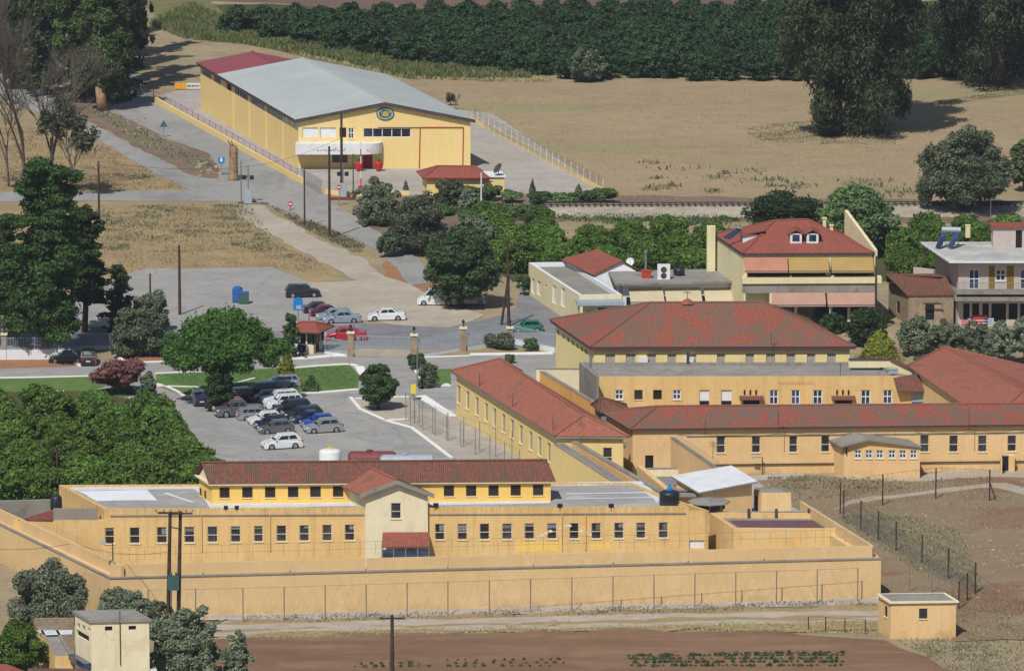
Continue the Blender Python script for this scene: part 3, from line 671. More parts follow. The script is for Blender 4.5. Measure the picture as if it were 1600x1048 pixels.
# repainted patches low on the front
for r in ((806,846,880,861),(919,846,954,858)):
    o_ = pxop(F[0], F[1], r); pt = MB(); a_ = XY(F[0], 0)+d_*o_[0]; c_ = XY(F[0], 0)+d_*o_[1]
    pt.bar(a_, c_, -.006, o_[2], o_[3]); pt.build('paint_patch', M['ybright'], b.root)
rn = random.Random(3); pt = MB()
for x, y, wd in ((838,838,6),(843,835,7),(849,832,8),(856,829,8),(880,820,7),(886,820,8),(905,829,8),(913,831,7),(920,834,5),(872,824,5)):
    o_ = pxop(F[0], F[1], (x, y-2, x+wd, y+3)); n_ = Vector((d_.y, -d_.x, 0))*.006; pts = []
    for i in range(9):
        t = 2*math.pi*i/9; rr = rn.uniform(.6, 1.1); q = XY(F[0], 0)+d_*((o_[0]+o_[1])/2+(o_[1]-o_[0])/2*rr*math.cos(t))+n_; pts.append((q.x, q.y, (o_[2]+o_[3])/2+(o_[3]-o_[2])/2*rr*math.sin(t)))
    pt.poly(pts)
pt.build('paint_scrape', M['cream'], b.root)
CELL = b
# upper storey with the long tiled roof
ZU = ZB+1.62
E = corners((326,756),(869,752),(303,740.5), ZU)
Wp = inset(E, .35)
b2 = Bld('upper_storey', 'narrow yellow upper storey with barred windows and long brown tiled roof on the cell block', 'upper storey', Wp, ZU, 'ybright', zr)
ws = [(343,761,358.8,777.6),(378.4,760.6,394.6,777.2),(414,760.2,430.2,777),(449.8,759.8,466.3,776.6),(484.6,759.3,501.2,776.2),(520.2,759,536.5,775.8),
      (693.4,758,709.5,775),(728.2,757.8,744.2,774.8),(763.2,757.5,779.2,774.5),(797.8,757.2,813.7,774.1),(832.8,756.8,849,773.7)]
b2.front(ws, 'grid'); b2.left([(311.5,762,315,780),(318.5,766,322,784)], 'grid'); b2.close()
A_, B_ = (E[0]+E[3])/2, (E[1]+E[2])/2
zrid = ZU+1.45
r0 = Vector((A_.x, A_.y, zrid)); r1 = Vector((B_.x, B_.y, zrid))
hiproof(b2.root, E, ZU, r0, r1, 'tile_br', 'cream', .14, False, False)
gb = MB()
for (p, q, r_) in ((Wp[3], Wp[0], r0), (Wp[1], Wp[2], r1)):
    m_ = (p+q)/2; gb.poly([(p.x, p.y, ZU), (q.x, q.y, ZU), (m_.x, m_.y, zrid-.15)])
gb.build('gable', M['cream'], b2.root)
# central gabled block
fa, fb = F[0], F[1]
ua = onplane(572, 800, fa, fb)[0]; ub = onplane(668.5, 800, fa, fb)[0]; nrm = Vector((d_.y, -d_.x, 0))
A1 = XY(fa, 0)+d_*ua+nrm*.35; B1 = XY(fa, 0)+d_*ub+nrm*.35
back = (F[3]-F[0]).normalized()*9.5
Zc = onplane(570, 768.5, A1, B1)[1]; Za = onplane(621, 750, A1, B1)[1]
b3 = Bld('gabled_entrance_block', 'cream gabled block with one barred window in the middle of the cell block front', 'entrance block', [A1, B1, B1+back, A1+back], Zc, 'cream')
b3.front([(610.8,785.4,626.5,810)], 'bar'); b3.left(); b3.close()
gg = MB(); m1 = (A1+B1)/2
gg.poly([(A1.x, A1.y, Zc), (B1.x, B1.y, Zc), (m1.x, m1.y, Za)]); gg.build('gable', M['cream'], b3.root)
ov = .55; fr_ = nrm*.45
Le, Re = A1-d_*ov+fr_, B1+d_*ov+fr_; slope = (Za-Zc)/((B1-A1).length/2); ze_ = Zc-slope*ov+.12; zt = Za+.12
mr = MB(); bk = back*1.02
top0 = Vector((m1.x, m1.y, zt))+fr_; top1 = top0+bk-fr_*0
L0 = Vector((Le.x, Le.y, ze_)); R0 = Vector((Re.x, Re.y, ze_))
mr.slab([L0, top0, top1, L0+bk], .12); rr = mr.build('roof', M['tile_new'], b3.root)
mr = MB(); mr.slab([top0, R0, R0+bk, top1], .12); mr.build('roof', M['tile_br'], b3.root)
mr = MB()
for p, q in ((L0, top0), (top0, R0)):
    a = p-Vector((0, 0, .36)); c = q-Vector((0, 0, .36)); n2 = nrm*.06
    mr.poly([a+n2, c+n2, q+n2, p+n2]); mr.poly([p, q, q+n2, p+n2]); mr.poly([a, c, c+n2, a+n2][::-1])
mr.build('barge_board', M['grey'], b3.root)
mr = MB(); mr.tube(top0, top1, .14, .14, 6); mr.build('ridge_tiles', M['tile_new'], rr)
# lean-to porch with tile roof
pa_, za1 = onplane(598, 831, A1, B1); pb_, zb1 = onplane(669.5, 830, A1, B1)
Pt0 = XY(A1, za1)+d_*pa_; Pt1 = XY(A1, za1)+d_*pb_
out = nrm*2.0
Pb0 = Pt0+out-Vector((0, 0, .8))-d_*.1; Pb1 = Pt1+out-Vector((0, 0, .8))+d_*.1
pr = thing('entrance_porch', 'small lean-to porch with red tiled roof under the cream gable', 'porch', (Pb0.x, Pb0.y, 0))
q = MB(); q.slab([Pb0, Pb1, Pt1, Pt0], .1); q.build('roof', M['tile_house'], pr)
q = MB(); zz = Pb0.z-.15
for t in (0.02, .25, .5, .75, .98):
    c = Pb0.lerp(Pb1, t)+nrm*(-.15); q.box((c.x, c.y, 0), .1, .1, zz)
q.build('post', M['steel'], pr)
q = MB(); c0 = Pb0-nrm*.3; c1 = Pb1-nrm*.3; q.bar(c0, c1, -.05, 0, 2.0); q.build('front_panel', M['glassblue'], pr)
# ---- perimeter wall with walkway
Lc = G(345, 962); Rc = G(1376, 935); dd = (Rc-Lc).normalized(); nn = Vector((dd.y, -dd.x, 0))
ztop = Zat(Rc, 873)
Lcor = XY(Lc, 0)+dd*onplane(172, 905, Lc, Rc)[0]
pw = thing('perimeter_wall', 'tall sandy perimeter wall with a walkway parapet along its top facing the track', 'wall', (Lcor.x, Lcor.y, 0))
q = MB(); q.bar(Lcor, Rc, 1.3, 0, ztop); q.build('wall', M['yside'], pw)
q = MB(); q.bar(Lcor-dd*.05, Rc+dd*.05, .4, ztop+.001, ztop+.10, off=-.08); q.build('coping', M['grey'], pw)
q = MB(); zz = 1.25; segs = [172,318,454,573,701,835,960,1077,1196,1366]
for x0, x1 in zip(segs, segs[1:]):
    a = XY(Lc, 0)+dd*(onplane(x0, 890, Lc, Rc)[0]+.06); c = XY(Lc, 0)+dd*(onplane(x1, 870, Lc, Rc)[0]-.06)
    w_ = MB(); w_.bar(a, c, .2, ztop, ztop+zz*.82, off=.55); w_.build('parapet_panel', M['yside'], pw)
# left return of the wall
Lb = G(-40, 800, ztop)
pl = thing('perimeter_wall', 'sandy perimeter wall running back from the corner towards the orchard', 'wall', (Lcor.x, Lcor.y, 0))
q = MB(); q.bar(XY(Lb, 0), XY(Lcor, 0)-dd*.02, 1.2, 0, ztop-.004); q.build('wall', M['yside'], pl)
q = MB(); q.bar(XY(Lb, 0), XY(Lcor, 0), .3, ztop, ztop+.09, off=-.07); q.build('coping', M['grey'], pl)
q = MB(); q.bar(XY(Lb, 0), XY(Lcor, 0)+dd*.5, .2, ztop, ztop+1.0, off=.5); q.build('parapet_panel', M['yside'], pl)
# right return
Rb = G(1262, 800, ztop)
pr_ = thing('perimeter_wall', 'sandy perimeter wall running back from the corner beside the purple roof', 'wall', (Rc.x, Rc.y, 0))
q = MB(); q.bar(XY(Rc, 0)+nn*-1.32, XY(Rb, 0), 1.2, 0, ztop-.004); q.build('wall', M['yside'], pr_)
q = MB(); q.bar(XY(Rc, 0)+nn*-.8-dd*.5, XY(Rb, 0)-dd*.5, .2, ztop, ztop+1.0); q.build('parapet_panel', M['yside'], pr_)
# ---- low block with purple roof at the right end
ZL = 3.9
Lf = corners((1146,825),(1320,826),(1107,799.5), ZL)
b4 = Bld('low_block', 'low ochre block with a dull purple flat roof at the right end of the prison', 'prison building', Lf, ZL, 'y1')
b4.front([(1074,900,1075,901)][:0]); b4.left(); b4.close(); b4.flat('conc', .45, .35, pm='y1')
q = strip([(1139,812.5),(1283,812),(1304,824),(1156,824.5)], ZL-.44, 'purpleroof', b4.root, 'roof_sheet', .05)
q = MB(); a = G(1128,806,ZL-.45); c = G(1268,805,ZL-.45); q.tube(a+Vector((0,0,.35)), c+Vector((0,0,.35)), .07); q.build('roof_pipe', M['steel'], b4.root)
for x in (1170, 1213, 1264):
    p = G(x, 809, ZL-.45); q = MB(); q.box((p.x, p.y, p.z), .25, .25, .8); q.build('roof_vent', M['darksteel'], b4.root)
# ---- lower wall piece at the left end
Wl = thing('yard_wall', 'lower ochre wall continuing left from the cell block front', 'wall', (F[0].x, F[0].y, 0))
ty = onplane(20, 814, F[0], F[1]); a = XY(F[0],0)+d_*(ty[0]); zyw = onplane(120, 812.5, F[0], F[1])[1]; c = XY(F[0], 0)-d_*.02+Vector((0, .05, 0)); q = MB(); q.bar(XY(a, 0), c, .4, 0, zyw); q.build('wall', M['y1'], Wl)
q = MB(); q.bar(XY(F[0],0)+d_*onplane(83,800,F[0],F[1])[0]+Vector((0,.1,0)), XY(c, 0)-d_*.6, .3, zyw+.01, zyw+.98, off=.05); tag(q.build('grey_block_wall', M['greyblock']), 'grey unpainted blockwork wall on top of the ochre wall at the left end', 'wall')
q = MB(); a0, a1, a2, a3 = G(28,812,zyw+.05), G(82,812,zyw+.05), G(103,793,zyw+.7), G(86,795,zyw+.7); q.slab([a0, a1, a2, a3], .08); tag(q.build('red_sheet_roof', M['tankred']), 'faded red sheet roof behind the grey blockwork', 'roof')
q = MB(); a0, a1 = G(-40, 784, 4.2), G(81, 781, 4.2); q.bar(XY(a0, 0), XY(a1, 0), .5, 0, 4.2); tag(q.build('concrete_wall', M['grey']), 'stained grey concrete wall at the edge of the left orchard', 'wall')
q = MB(); p = G(88, 795, zyw+.1); q.lathe((p.x, p.y, zyw+.1), [(.5,0),(.52,.2),(.5,1.0),(.35,1.2),(.1,1.25)], 14); tag(q.build('water_tank', M['blackpl'], smooth=True), 'black plastic water tank beside the grey concrete wall', 'tank')
# ================================================================ wings behind
# ---- left wing
ZW = 4.5
A, Bq, Cq = G(866,681,ZW), G(984,682,ZW), G(704,579,ZW)
E = [A, Bq, Bq+Cq-A, Cq]
lw = Bld('left_wing', 'yellow wing with tall grey shuttered windows and a long faded red hip roof', 'prison building', inset(E, .45), ZW-.1, 'hally')
P3, P0 = lw.foot[3], lw.foot[0]
xs = [716.5,730.5,745,759.5,772.5,786.5,800,813.7,829,843,857.5]; wl = []
z1w = onplane(716.5, 602, P3, P0)[1]; z0w = onplane(716.5, 630, P3, P0)[1]
for i, x in enumerate(xs): wl.append((x-2.7, 600, x+2.7, 640, 'shut'))
lw.left(wl, 'shut', (z0w, z1w)); lw.front([(942,699,956.5,727)], 'bar'); lw.close()
ra, rb = ridge_px(E, ZW, (912.5,647.5), (782,560), 'y')
mb = MB(); P = [Vector((p.x, p.y, ZW)) for p in E]
mb.poly([P[0], P[1], ra]); mb.poly([P[1], P[2], rb, ra]); mb.poly([P[2], P[3], rb]); mb.poly([P[3], P[0], ra, rb])
o = mb.build('roof', M['tile_new'], lw.root)
f = MB(); f.prism([(p.x, p.y) for p in inset(E, .05)], ZW-.22, ZW-.004); f.build('eave', M['grey'], lw.root)
rbm = MB()
for s_, e_ in ((ra, rb), (ra, P[0]), (ra, P[1]), (rb, P[2]), (rb, P[3])): rbm.tube(s_, e_, .13, .13, 6)
rbm.build('ridge_tiles', M['tile_new'], o)
# ---- long right wing
A, Bq = G(984,670,4.4), G(1700,662,4.4); dv = (G(704,579,ZW)-G(866,681,ZW)).normalized()
dep = dv*9.0
E = [A, Bq, Bq+dep, A+dep]
rw = Bld('long_wing', 'long peach wing with barred windows under a lichen stained red tiled roof', 'prison building', inset(E, .4), 4.3, 'peach')
wins = [(1119.6,680.5,1133,707.5),(1174.5,680,1188,707),(1233,680.5,1246,706.5),(1283,680,1296,706),(1437.5,679.5,1451.5,706),(1483,680,1497,706),(1528,680,1542,706),(1574,680,1588,705),(1008,711,1021,737,'dark')]
rw.front(wins, 'bar'); rw.close()
ra, rb = ridge_px(E, 4.4, (1027,634.5), (1660,630))
hiproof(rw.root, E, 4.4, ra, rb, 'tile_lich', 'purple', .16)
q = MB(); fp = rw.foot; u_ = (fp[1]-fp[0]).normalized(); q.bar(fp[0]+u_*5, fp[1], -.08, 3.55, 3.63); q.build('ledge', M['grey'], rw.root)
q = MB(); q.tube(XY(fp[0],.9)+u_*7.5+Vector((0,-.12,0)), XY(fp[1],.9)+Vector((0,-.12,0)), .06); q.build('wall_pipe', M['darksteel'], rw.root)
RW = rw
# annex with six small windows
A = G(1318,747); Bq = G(1437,748); u_ = (Bq-A).normalized()
Zx = Zat(A, 697)
dpt = dv*3.4
an = Bld('annex', 'peach annex with a row of six small windows projecting from the long wing', 'annex', [A, Bq, Bq+dpt, A+dpt], Zx, 'peach')
an.front([(1335,703,1346,716),(1352,703,1363,716),(1369,703,1380,716),(1388,703,1399,716),(1405,703,1416,716),(1422,703,1432.5,716)], 'cross')
an.left([(1317,698,1320,709)], 'dark'); an.close()
a0, a1 = G(1314, 697, Zx+.1), G(1440, 697, Zx+.1); hh = .75
mid = Vector(((a0.x+a1.x)/2-1.2, (a0.y+a1.y)/2, Zx+hh)); bkv = dv*4.0
q = MB(); q.slab([a0, mid, mid+bkv, a0+bkv], .14); q.slab([mid, a1, a1+bkv, mid+bkv], .14); q.build('roof', M['grey'], an.root)
q = MB(); q.poly([an.foot[0]+Vector((0,0,Zx)), an.foot[1]+Vector((0,0,Zx)), mid-Vector((0,-.25,.16))]); q.build('gable', M['peach'], an.root)
# door porch
A = G(1562,738); Bq = G(1576,738); pz = Zat(A, 712)
dp = thing('door_porch', 'tiny tiled porch over a dark door at the right end of the long wing', 'porch', (A.x, A.y, 0))
q = MB(); q.bar(A, A+Vector((.12,0,0)), -1.2, 0, pz); q.bar(Bq, Bq+Vector((.55,0,0)), 1.2, 0, pz); q.build('side_wall', M['peach'], dp)
q = MB(); q.bar(A+Vector((.15,.5,0)), Bq+Vector((0,.5,0)), .05, 0, pz-.1); q.build('door', M['dark'], dp)
q = MB(); a0, a1 = G(1544,705.5,pz+.05), G(1583,706,pz+.05); c0, c1 = a0+dv*2+Vector((.2,0,.7)), a1+dv*2+Vector((0,0,.7)); q.slab([a0,a1,c1,c0], .1); q.build('roof', M['tile_br'], dp)
# ---- flat roofed block
ZF = 4.0
E = corners((932,587.5),(1440,586),(905,566), ZF)
E[1] = E[0]+(E[1]-E[0]); 
FRt = XY(G(1406,587,ZF),0); FB = [XY(E[0],0), FRt, FRt+(E[3]-E[0]), XY(E[3],0)]
fb_ = Bld('flat_roofed_block', 'ochre block with a cracked grey flat roof between the two tiled wings', 'prison building', FB, ZF, 'y1')
fw = [(961,609,974,624,'cross'),(991,609,1004,624,'grid'),(1020.5,609,1034,624,'dark'),(1051,609,1064,624,'cross'),(1093,609,1108,633,'white'),(1127,609,1143,633,'white'),
 (1202,609,1216,632,'cross'),(1236,609,1250,632,'cross'),(1270,609,1285,632,'cross'),(1345,609,1360,632,'cross'),(1379.5,609,1394,631,'cross'),(1161,622,1187,634,'dark'),(1305,622,1331,634,'dark')]
fb_.front(fw, 'cross'); fb_.left(); fb_.close(); fb_.flat('conc', .3, .35)
q = MB()
for x in (1162,1171,1180,1306.5,1315.5,1324.5):
    o_ = pxop(FB[0], FB[1], (x, 609, x+3, 617)); u_ = (FB[1]-FB[0]).normalized(); a = FB[0]+u_*o_[0]; c = FB[0]+u_*o_[1]; q.bar(a, c, -.01, o_[2], o_[3])
q.build('wall_slots', M['dark'], fb_.root)
for x0, x1 in ((1155,1193),(1299,1336)):
    o_ = pxop(FB[0], FB[1], (x0, 618, x1, 622)); u_ = (FB[1]-FB[0]).normalized(); a = XY(FB[0],o_[3])+u_*o_[0]; c = XY(FB[0],o_[3])+u_*o_[1]
    k = MB(); n_ = Vector((u_.y,-u_.x,0)); k.slab([a+n_*.7-Vector((0,0,.25)), c+n_*.7-Vector((0,0,.25)), c, a], .08); k.build('canopy', M['tile_br'], fb_.root)
q = MB(); rn = random.Random(9)
for i in range(16):
    x = 1216+i*3.6; o_ = pxop(FB[0], FB[1], (x, 596.5+rn.random()*.6, x+2.2, 601)); u_ = (FB[1]-FB[0]).normalized()
    a = FB[0]+u_*o_[0]; c = FB[0]+u_*o_[1]; 
    q.bar(a, a+u_*.06, -.006, o_[2], o_[3]); q.bar(a+u_*.061, c, -.006, o_[2] if i % 2 else o_[3]-.06, o_[3] if i % 2 == 0 else o_[2]+.06)
q.build('faded_inscription', M['reddish'], fb_.root)
# raised gable piece on the right of the flat roof
E2 = [G(1345,583,4.2), G(1438,586,4.2)]; 
pg = MB(); a, c, e_ = XY(G(1326,574,ZF),0), XY(G(1390,574,ZF),0), XY(G(1436,586,ZF-.2),0)
pg.bar(a, c, .3, ZF, ZF+.75); pg.bar(c, e_, .3, ZF-.4, ZF+.75, z1b=ZF-.1); pg.build('raised_parapet', M['housecream'], fb_.root)
pg = MB(); pg.bar(a, c, .5, ZF+.751, ZF+.85, off=-.1); pg.build('roof_edge', M['purple'], fb_.root)
pg = MB(); pg.slab([XY(c,ZF+.78)+Vector((0,-.2,0)), XY(e_,ZF-.05)+Vector((0,-.2,0)), XY(e_,ZF-.05)+Vector((.3,1.0,0)), XY(c,ZF+.78)+Vector((.3,1.0,0))], .08); pg.build('sloped_edge', M['tile_br'], fb_.root)
# ---- lean-to with brown tiles right of the block
q = thing('tiled_lean_to', 'brown tiled lean-to with a grey glazed front beside the flat roofed block', 'lean-to', XY(G(1405,611,2.9),0))
a0, a1, a2, a3 = G(1402,611,2.9), G(1492,610,2.9), G(1440,582,4.3), G(1396,590,4.0)
k = MB(); k.slab([a0, a1, a2, a3], .1); k.build('roof', M['tile_br'], q)
k = MB(); k.bar(XY(G(1425,613,2.7),0)+Vector((0,.4,0)), XY(G(1486,613,2.7),0)+Vector((0,.4,0)), .1, 0, 2.75); k.build('glazed_front', M['tankgrey'], q)
k = MB(); k.bar(XY(G(1425,613,2.7),0)+Vector((0,.34,0)), XY(G(1482,613,2.7),0)+Vector((0,.34,0)), .03, .9, 1.7); k.build('window_strip', M['glassblue'], q)
k = MB(); k.bar(XY(G(1404,613,2.7),0)+Vector((0,.45,0)), XY(G(1425,613,2.7),0)+Vector((0,.45,0)), .2, 0, 2.75); k.build('wall', M['y1'], q)
# ---- right red hip roof
ZR = 4.5
A = G(1545,660,ZR); Cq = G(1418,571,ZR); wv_ = Vector(((G(1600,660,ZR)-G(1545,660,ZR)).normalized()))*11.5
E = [A, A+wv_, Cq+wv_, Cq]
rh = Bld('right_wing', 'wing with a broad bright red tiled hip roof at the right edge', 'prison building', inset(E, .4), ZR-.1, 'peach'); rh.close()
ra, rb = ridge_px(E, ZR, (1600,609), (1476,542), 'y')
mb = MB(); P = [Vector((p.x, p.y, ZR)) for p in E]
mb.poly([P[0], P[1], ra]); mb.poly([P[1], P[2], rb, ra]); mb.poly([P[2], P[3], rb]); mb.poly([P[3], P[0], ra, rb])
o = mb.build('roof', M['tile_new'], rh.root)
f = MB(); f.prism([(p.x, p.y) for p in inset(E, .05)], ZR-.2, ZR-.004); f.build('eave', M['grey'], rh.root)
rbm = MB()
for s_, e_ in ((ra, rb), (ra, P[0]), (rb, P[3]), (rb, P[2])): rbm.tube(s_, e_, .13, .13, 6)
rbm.build('ridge_tiles', M['tile_new'], o)
q = Bld('small_tower', 'little cream wall block behind the right end of the long roof', 'wall block', corners((1583,626),(1625,626),(1579,621), 4.6), 4.6, 'cream'); q.front([(1589,630,1592,634)], 'dark'); q.close()
k = MB(); k.prism([(p.x,p.y) for p in inset(q.foot,-.2)], 4.6, 4.9); k.build('roof', M['tile_br'], q.root)
# ---- small hipped roof between the wings and the orange yard walls
E = corners((935,644),(990,644),(924,632), 3.9)
sm = Bld('small_hipped_house', 'small brown tiled hipped hut between the left wing and the ochre block', 'hut', inset(E,.3), 3.8, 'grey'); sm.close()
ra, rb = ridge_px(E, 3.9, (938,622), (944,622)); hiproof(sm.root, E, 3.9, ra, rb, 'tile_br', 'grey', .1)
def wall_thing(name, label, pa, pb, z1, t=.4, m='y1', z0=0.0, cop=None, off=0, zp=None):
    a, c = XY(G(*pa, z1), 0), XY(G(*pb, z1), 0); r = thing(name, label, 'wall', (a.x, a.y, z0)); k = MB(); k.bar(a, c, t, z0, z1, off=off); k.build('wall', M[m], r)
    if cop: k = MB(); k.bar(a, c, t+.06, z1+.001, z1+.06, off=off-.03); k.build('coping', M[cop], r)
    return r
wall_thing('yard_wall', 'orange yard wall between the left wing roof and the ochre block', (838,577), (945,640), 2.6, .4, 'orange', cop='grey')
wall_thing('yard_wall', 'cream yard wall running across behind the left wing', (838,577), (905,577), 2.8, .4, 'cream', cop='grey')
wall_thing('yard_wall', 'grey side wall with wire at the left of the flat roof', (905,566), (932,588), 4.5, .25, 'grey')
# diagonal yard walls
wall_thing('yard_wall', 'diagonal ochre wall with a grey ledge running forward from the left wing', (866,694), (985,770), 4.3, .9, 'hally', cop='grey')
wall_thing('yard_wall', 'diagonal sandy wall behind the long ochre walkway wall', (893,690), (1035,772), 4.0, .5, 'peach', cop='grey')
wall_thing('yard_wall', 'diagonal wall with coils of wire running forward from the long wing', (1048,684), (1122,735), 3.9, .35, 'peach', cop='grey')
wall_thing('yard_wall', 'low cream wall below the dark yard doorway', (1003,733), (1125,731), 1.5, .4, 'cream', cop='grey')
wall_thing('yard_wall', 'short diagonal wall beside the white roofed shed', (995,727), (1044,768), 3.4, .5, 'peach')
# ---- white roofed shed
A, Bq, Cq = G(1092,769,3.2), G(1184,751.5,3.6), G(1048,743,3.9); 
D_ = G(1143,726.5,4.3)
sh = thing('white_roofed_shed', 'peach shed with a big white sheet metal roof beside the black tank', 'shed', (A.x, A.y, 0))
k = MB(); k.slab([A, Bq, D_, Cq], .15, 0, 1); k.build('roof', [M['roofwhite'], M['grey']], sh)
ins = [XY(A,0)+Vector((.3,.5,0)), XY(Bq,0)+Vector((-.5,.4,0)), XY(D_,0)+Vector((-.4,-.5,0)), XY(Cq,0)+Vector((.5,-.3,0))]
k = MB(); tops = [3.0, 3.4, 4.05, 3.65]
for i in range(4):
    j = (i+1)%4; p, r_ = ins[i], ins[j]; k.poly([(p.x,p.y,0),(r_.x,r_.y,0),(r_.x,r_.y,tops[j]),(p.x,p.y,tops[i])])
k.build('wall', M['peach'], sh)
fl = MB(); fl.slab([G(1018,744,2.9), G(1052,744,2.9), G(1096,771,2.9), G(1052,771,2.9)], .3); tag(fl.build('flat_roof', M['grey']), 'dark grey flat roof between the diagonal wall and the white shed roof', 'roof')
wall_thing('yard_wall', 'peach wall behind the black tank below the white shed roof', (1060,768.5), (1100,770), 2.9, .5, 'peach')
hb = Bld('store_hut', 'small peach store hut with a flat top right of the white roofed shed', 'hut', corners((1190,769),(1236,769),(1178,761), 2.6), 2.6, 'peach')
hb.front(); hb.left(); hb.close(); hb.flat('conc', .12, .2); 
k = MB(); p = G(1181,790,1.2); o_ = hb.foot; k.bar(o_[3].lerp(o_[0],.25)+Vector((-.012,-.012,0)), o_[3].lerp(o_[0],.55)+Vector((-.012,-.012,0)), -.01, 0, 2.0); k.build('door', M['dark'], hb.root)
# ---- octagonal guard post, black tank on the roof
ZB_ = ZB; ZB = ZL; c = G(1108,796,ZB); gp = thing('guard_post', 'eight sided guard post with grey roof and dark windows at the cell block corner', 'guard post', (c.x, c.y, ZB-.62))
k = MB(); k.lathe((c.x,c.y,ZB-.62), [(1.2,-ZL+.62),(1.2,.7)], 8); k.build('wall', M['y1'], gp)
k = MB(); k.lathe((c.x,c.y,ZB+.081), [(1.3,0),(1.3,.6)], 8); k.build('window', M['glass'], gp)
k = MB()
for i in range(8):
    t = 2*math.pi*i/8; k.box((c.x+1.32*math.cos(t), c.y+1.32*math.sin(t), ZB+.081), .1, .1, .6)
k.build('frame', M['steel'], gp)
k = MB(); k.lathe((c.x,c.y,ZB+.683), [(1.85,0),(1.85,.08),(.2,.32),(.05,.34)], 8); k.build('roof', M['grey'], gp)
ZB = ZB_
c = G(1046,788,ZB-.15); tk = thing('roof_water_tank', 'round black plastic water tank standing on the flat roof corner', 'tank', c)
k = MB(); k.lathe((c.x,c.y,c.z), [(.85,0),(.87,.1),(.84,.35),(.87,.4),(.84,.75),(.87,.8),(.85,1.1),(.6,1.22),(.28,1.26)], 20); k.build('tank_body', M['blackpl'], tk, smooth=True)
k = MB(); k.lathe((c.x,c.y,c.z+1.27), [(.26,0),(.24,.18),(.1,.3),(.06,.55)], 10); k.build('lid', M['bluesign'], tk)
# ---- chapel building
ZK = 4.9
A, Bq, Cq = G(922,542,ZK), G(1338,541,ZK), G(859,499,ZK)
E = [A, Bq, Bq+Cq-A, Cq]
ch = Bld('hip_roofed_building', 'pale yellow building with a big lichen stained hip roof topped by a cross', 'building', inset(E,.5), ZK-.1, 'chapely')
cw = [(946,553,961,568),(978,553,993,568),(1011,554,1025,568),(1043,554,1056.5,568),(1075,554,1088,568),(1120,554,1133,568),(1165,554,1178,568),(1197,554,1211,568),(1229,553,1242.5,567),(1261,553,1274,567),(1292.5,553,1306,567)]
o_ = pxop(ch.foot[0], ch.foot[1], (946,553,961,568)); zt_ = o_[3]
ch.front(cw, 'shut', (zt_-1.5, zt_)); 
ch.left([(x-1.6, 515, x+1.6, 525) for x in (872,880,887.5,895,902,909,915)], 'dark', (ZK-1.4, ZK-.9)); ch.close()
ra, rb = ridge_px(E, ZK, (1016,472.5), (1192,472)); hiproof(ch.root, E, ZK, ra, rb, 'tile_lich', 'purple', .3)
k = MB(); m_ = ra.lerp(rb, .33); k.lathe((m_.x,m_.y,m_.z-.1), [(.8,0),(.4,.35),(.1,.5)], 8); k.build('finial_base', M['tile'], ch.root)
k = MB(); k.box((m_.x,m_.y,m_.z+.3), .1,.1,1.1); k.box((m_.x,m_.y,m_.z+.95), .7,.09,.1); k.build('cross', M['grey'], ch.root)
for x in (861.5, 1079):
    q = G(x, 566, 3.0)
for x, y in ((861.5,560),):
    pass
ac = MB()
for x in (1005, 1077):
    u_, z_ = onplane(x, 562, ch.foot[0], ch.foot[1]); p = XY(ch.foot[0],0)+(ch.foot[1]-ch.foot[0]).normalized()*u_
    a_ = MB(); a_.box((p.x, p.y-.25, z_-.3), .9, .4, .6); a_.build('air_conditioner', M['white'], ch.root)
# ================================================================ the hall by the road
F0 = G(466,263.5); H0 = Zat(F0, 186.5)
F = [XY(G(466,186.5,H0),0), XY(G(735,186.5,H0),0), None, XY(G(313,98,H0),0)]; F[2] = F[1]+F[3]-F[0]
vfull = F[3]-F[0]; tg = 1-34/154.; Ff = F; F = [F[0], F[1], F[1]+vfull*tg, F[0]+vfull*tg]
hl = Bld('assembly_hall', 'big pale yellow hall with a grey sheet gable roof and white canopy beside the road', 'hall', F, H0, 'hally')
fwins = [(567.5,200.5,642,215,'band'),(530.5,199.5,541,215,'dark'),(544,200,553,217,'cross'),(472.5,199.5,497.5,215.3,'panel'),(500.5,199.5,524.5,215.3,'panel'),(519,235,543,254,'grid'),(567,237.5,582,264,'reddoor')]
hl.front(fwins)
lw_ = []
zt_ = onplane(376, 142, F[3], F[0]); z1_ = zt_[1]; z0_ = onplane(376, 152.5, F[3], F[0])[1]
for a, c, st in ((353.5,361.5,'dark'),(366,387,'band'),(391.5,413,'band'),(416.5,440.5,'band'),(442,449,'panel'),(451.5,458,'panel'),(459,465,'panel'),):
    lw_.append((a, 140, c, 150, st))
hl.left(lw_, 'band', (z0_, z1_)); hl.close()
u_ = (F[1]-F[0]).normalized(); v_ = vfull; vL = v_.length; v_ = v_.normalized()
mid = (F[0]+F[1])/2; Za = Zat(mid, 160.5)
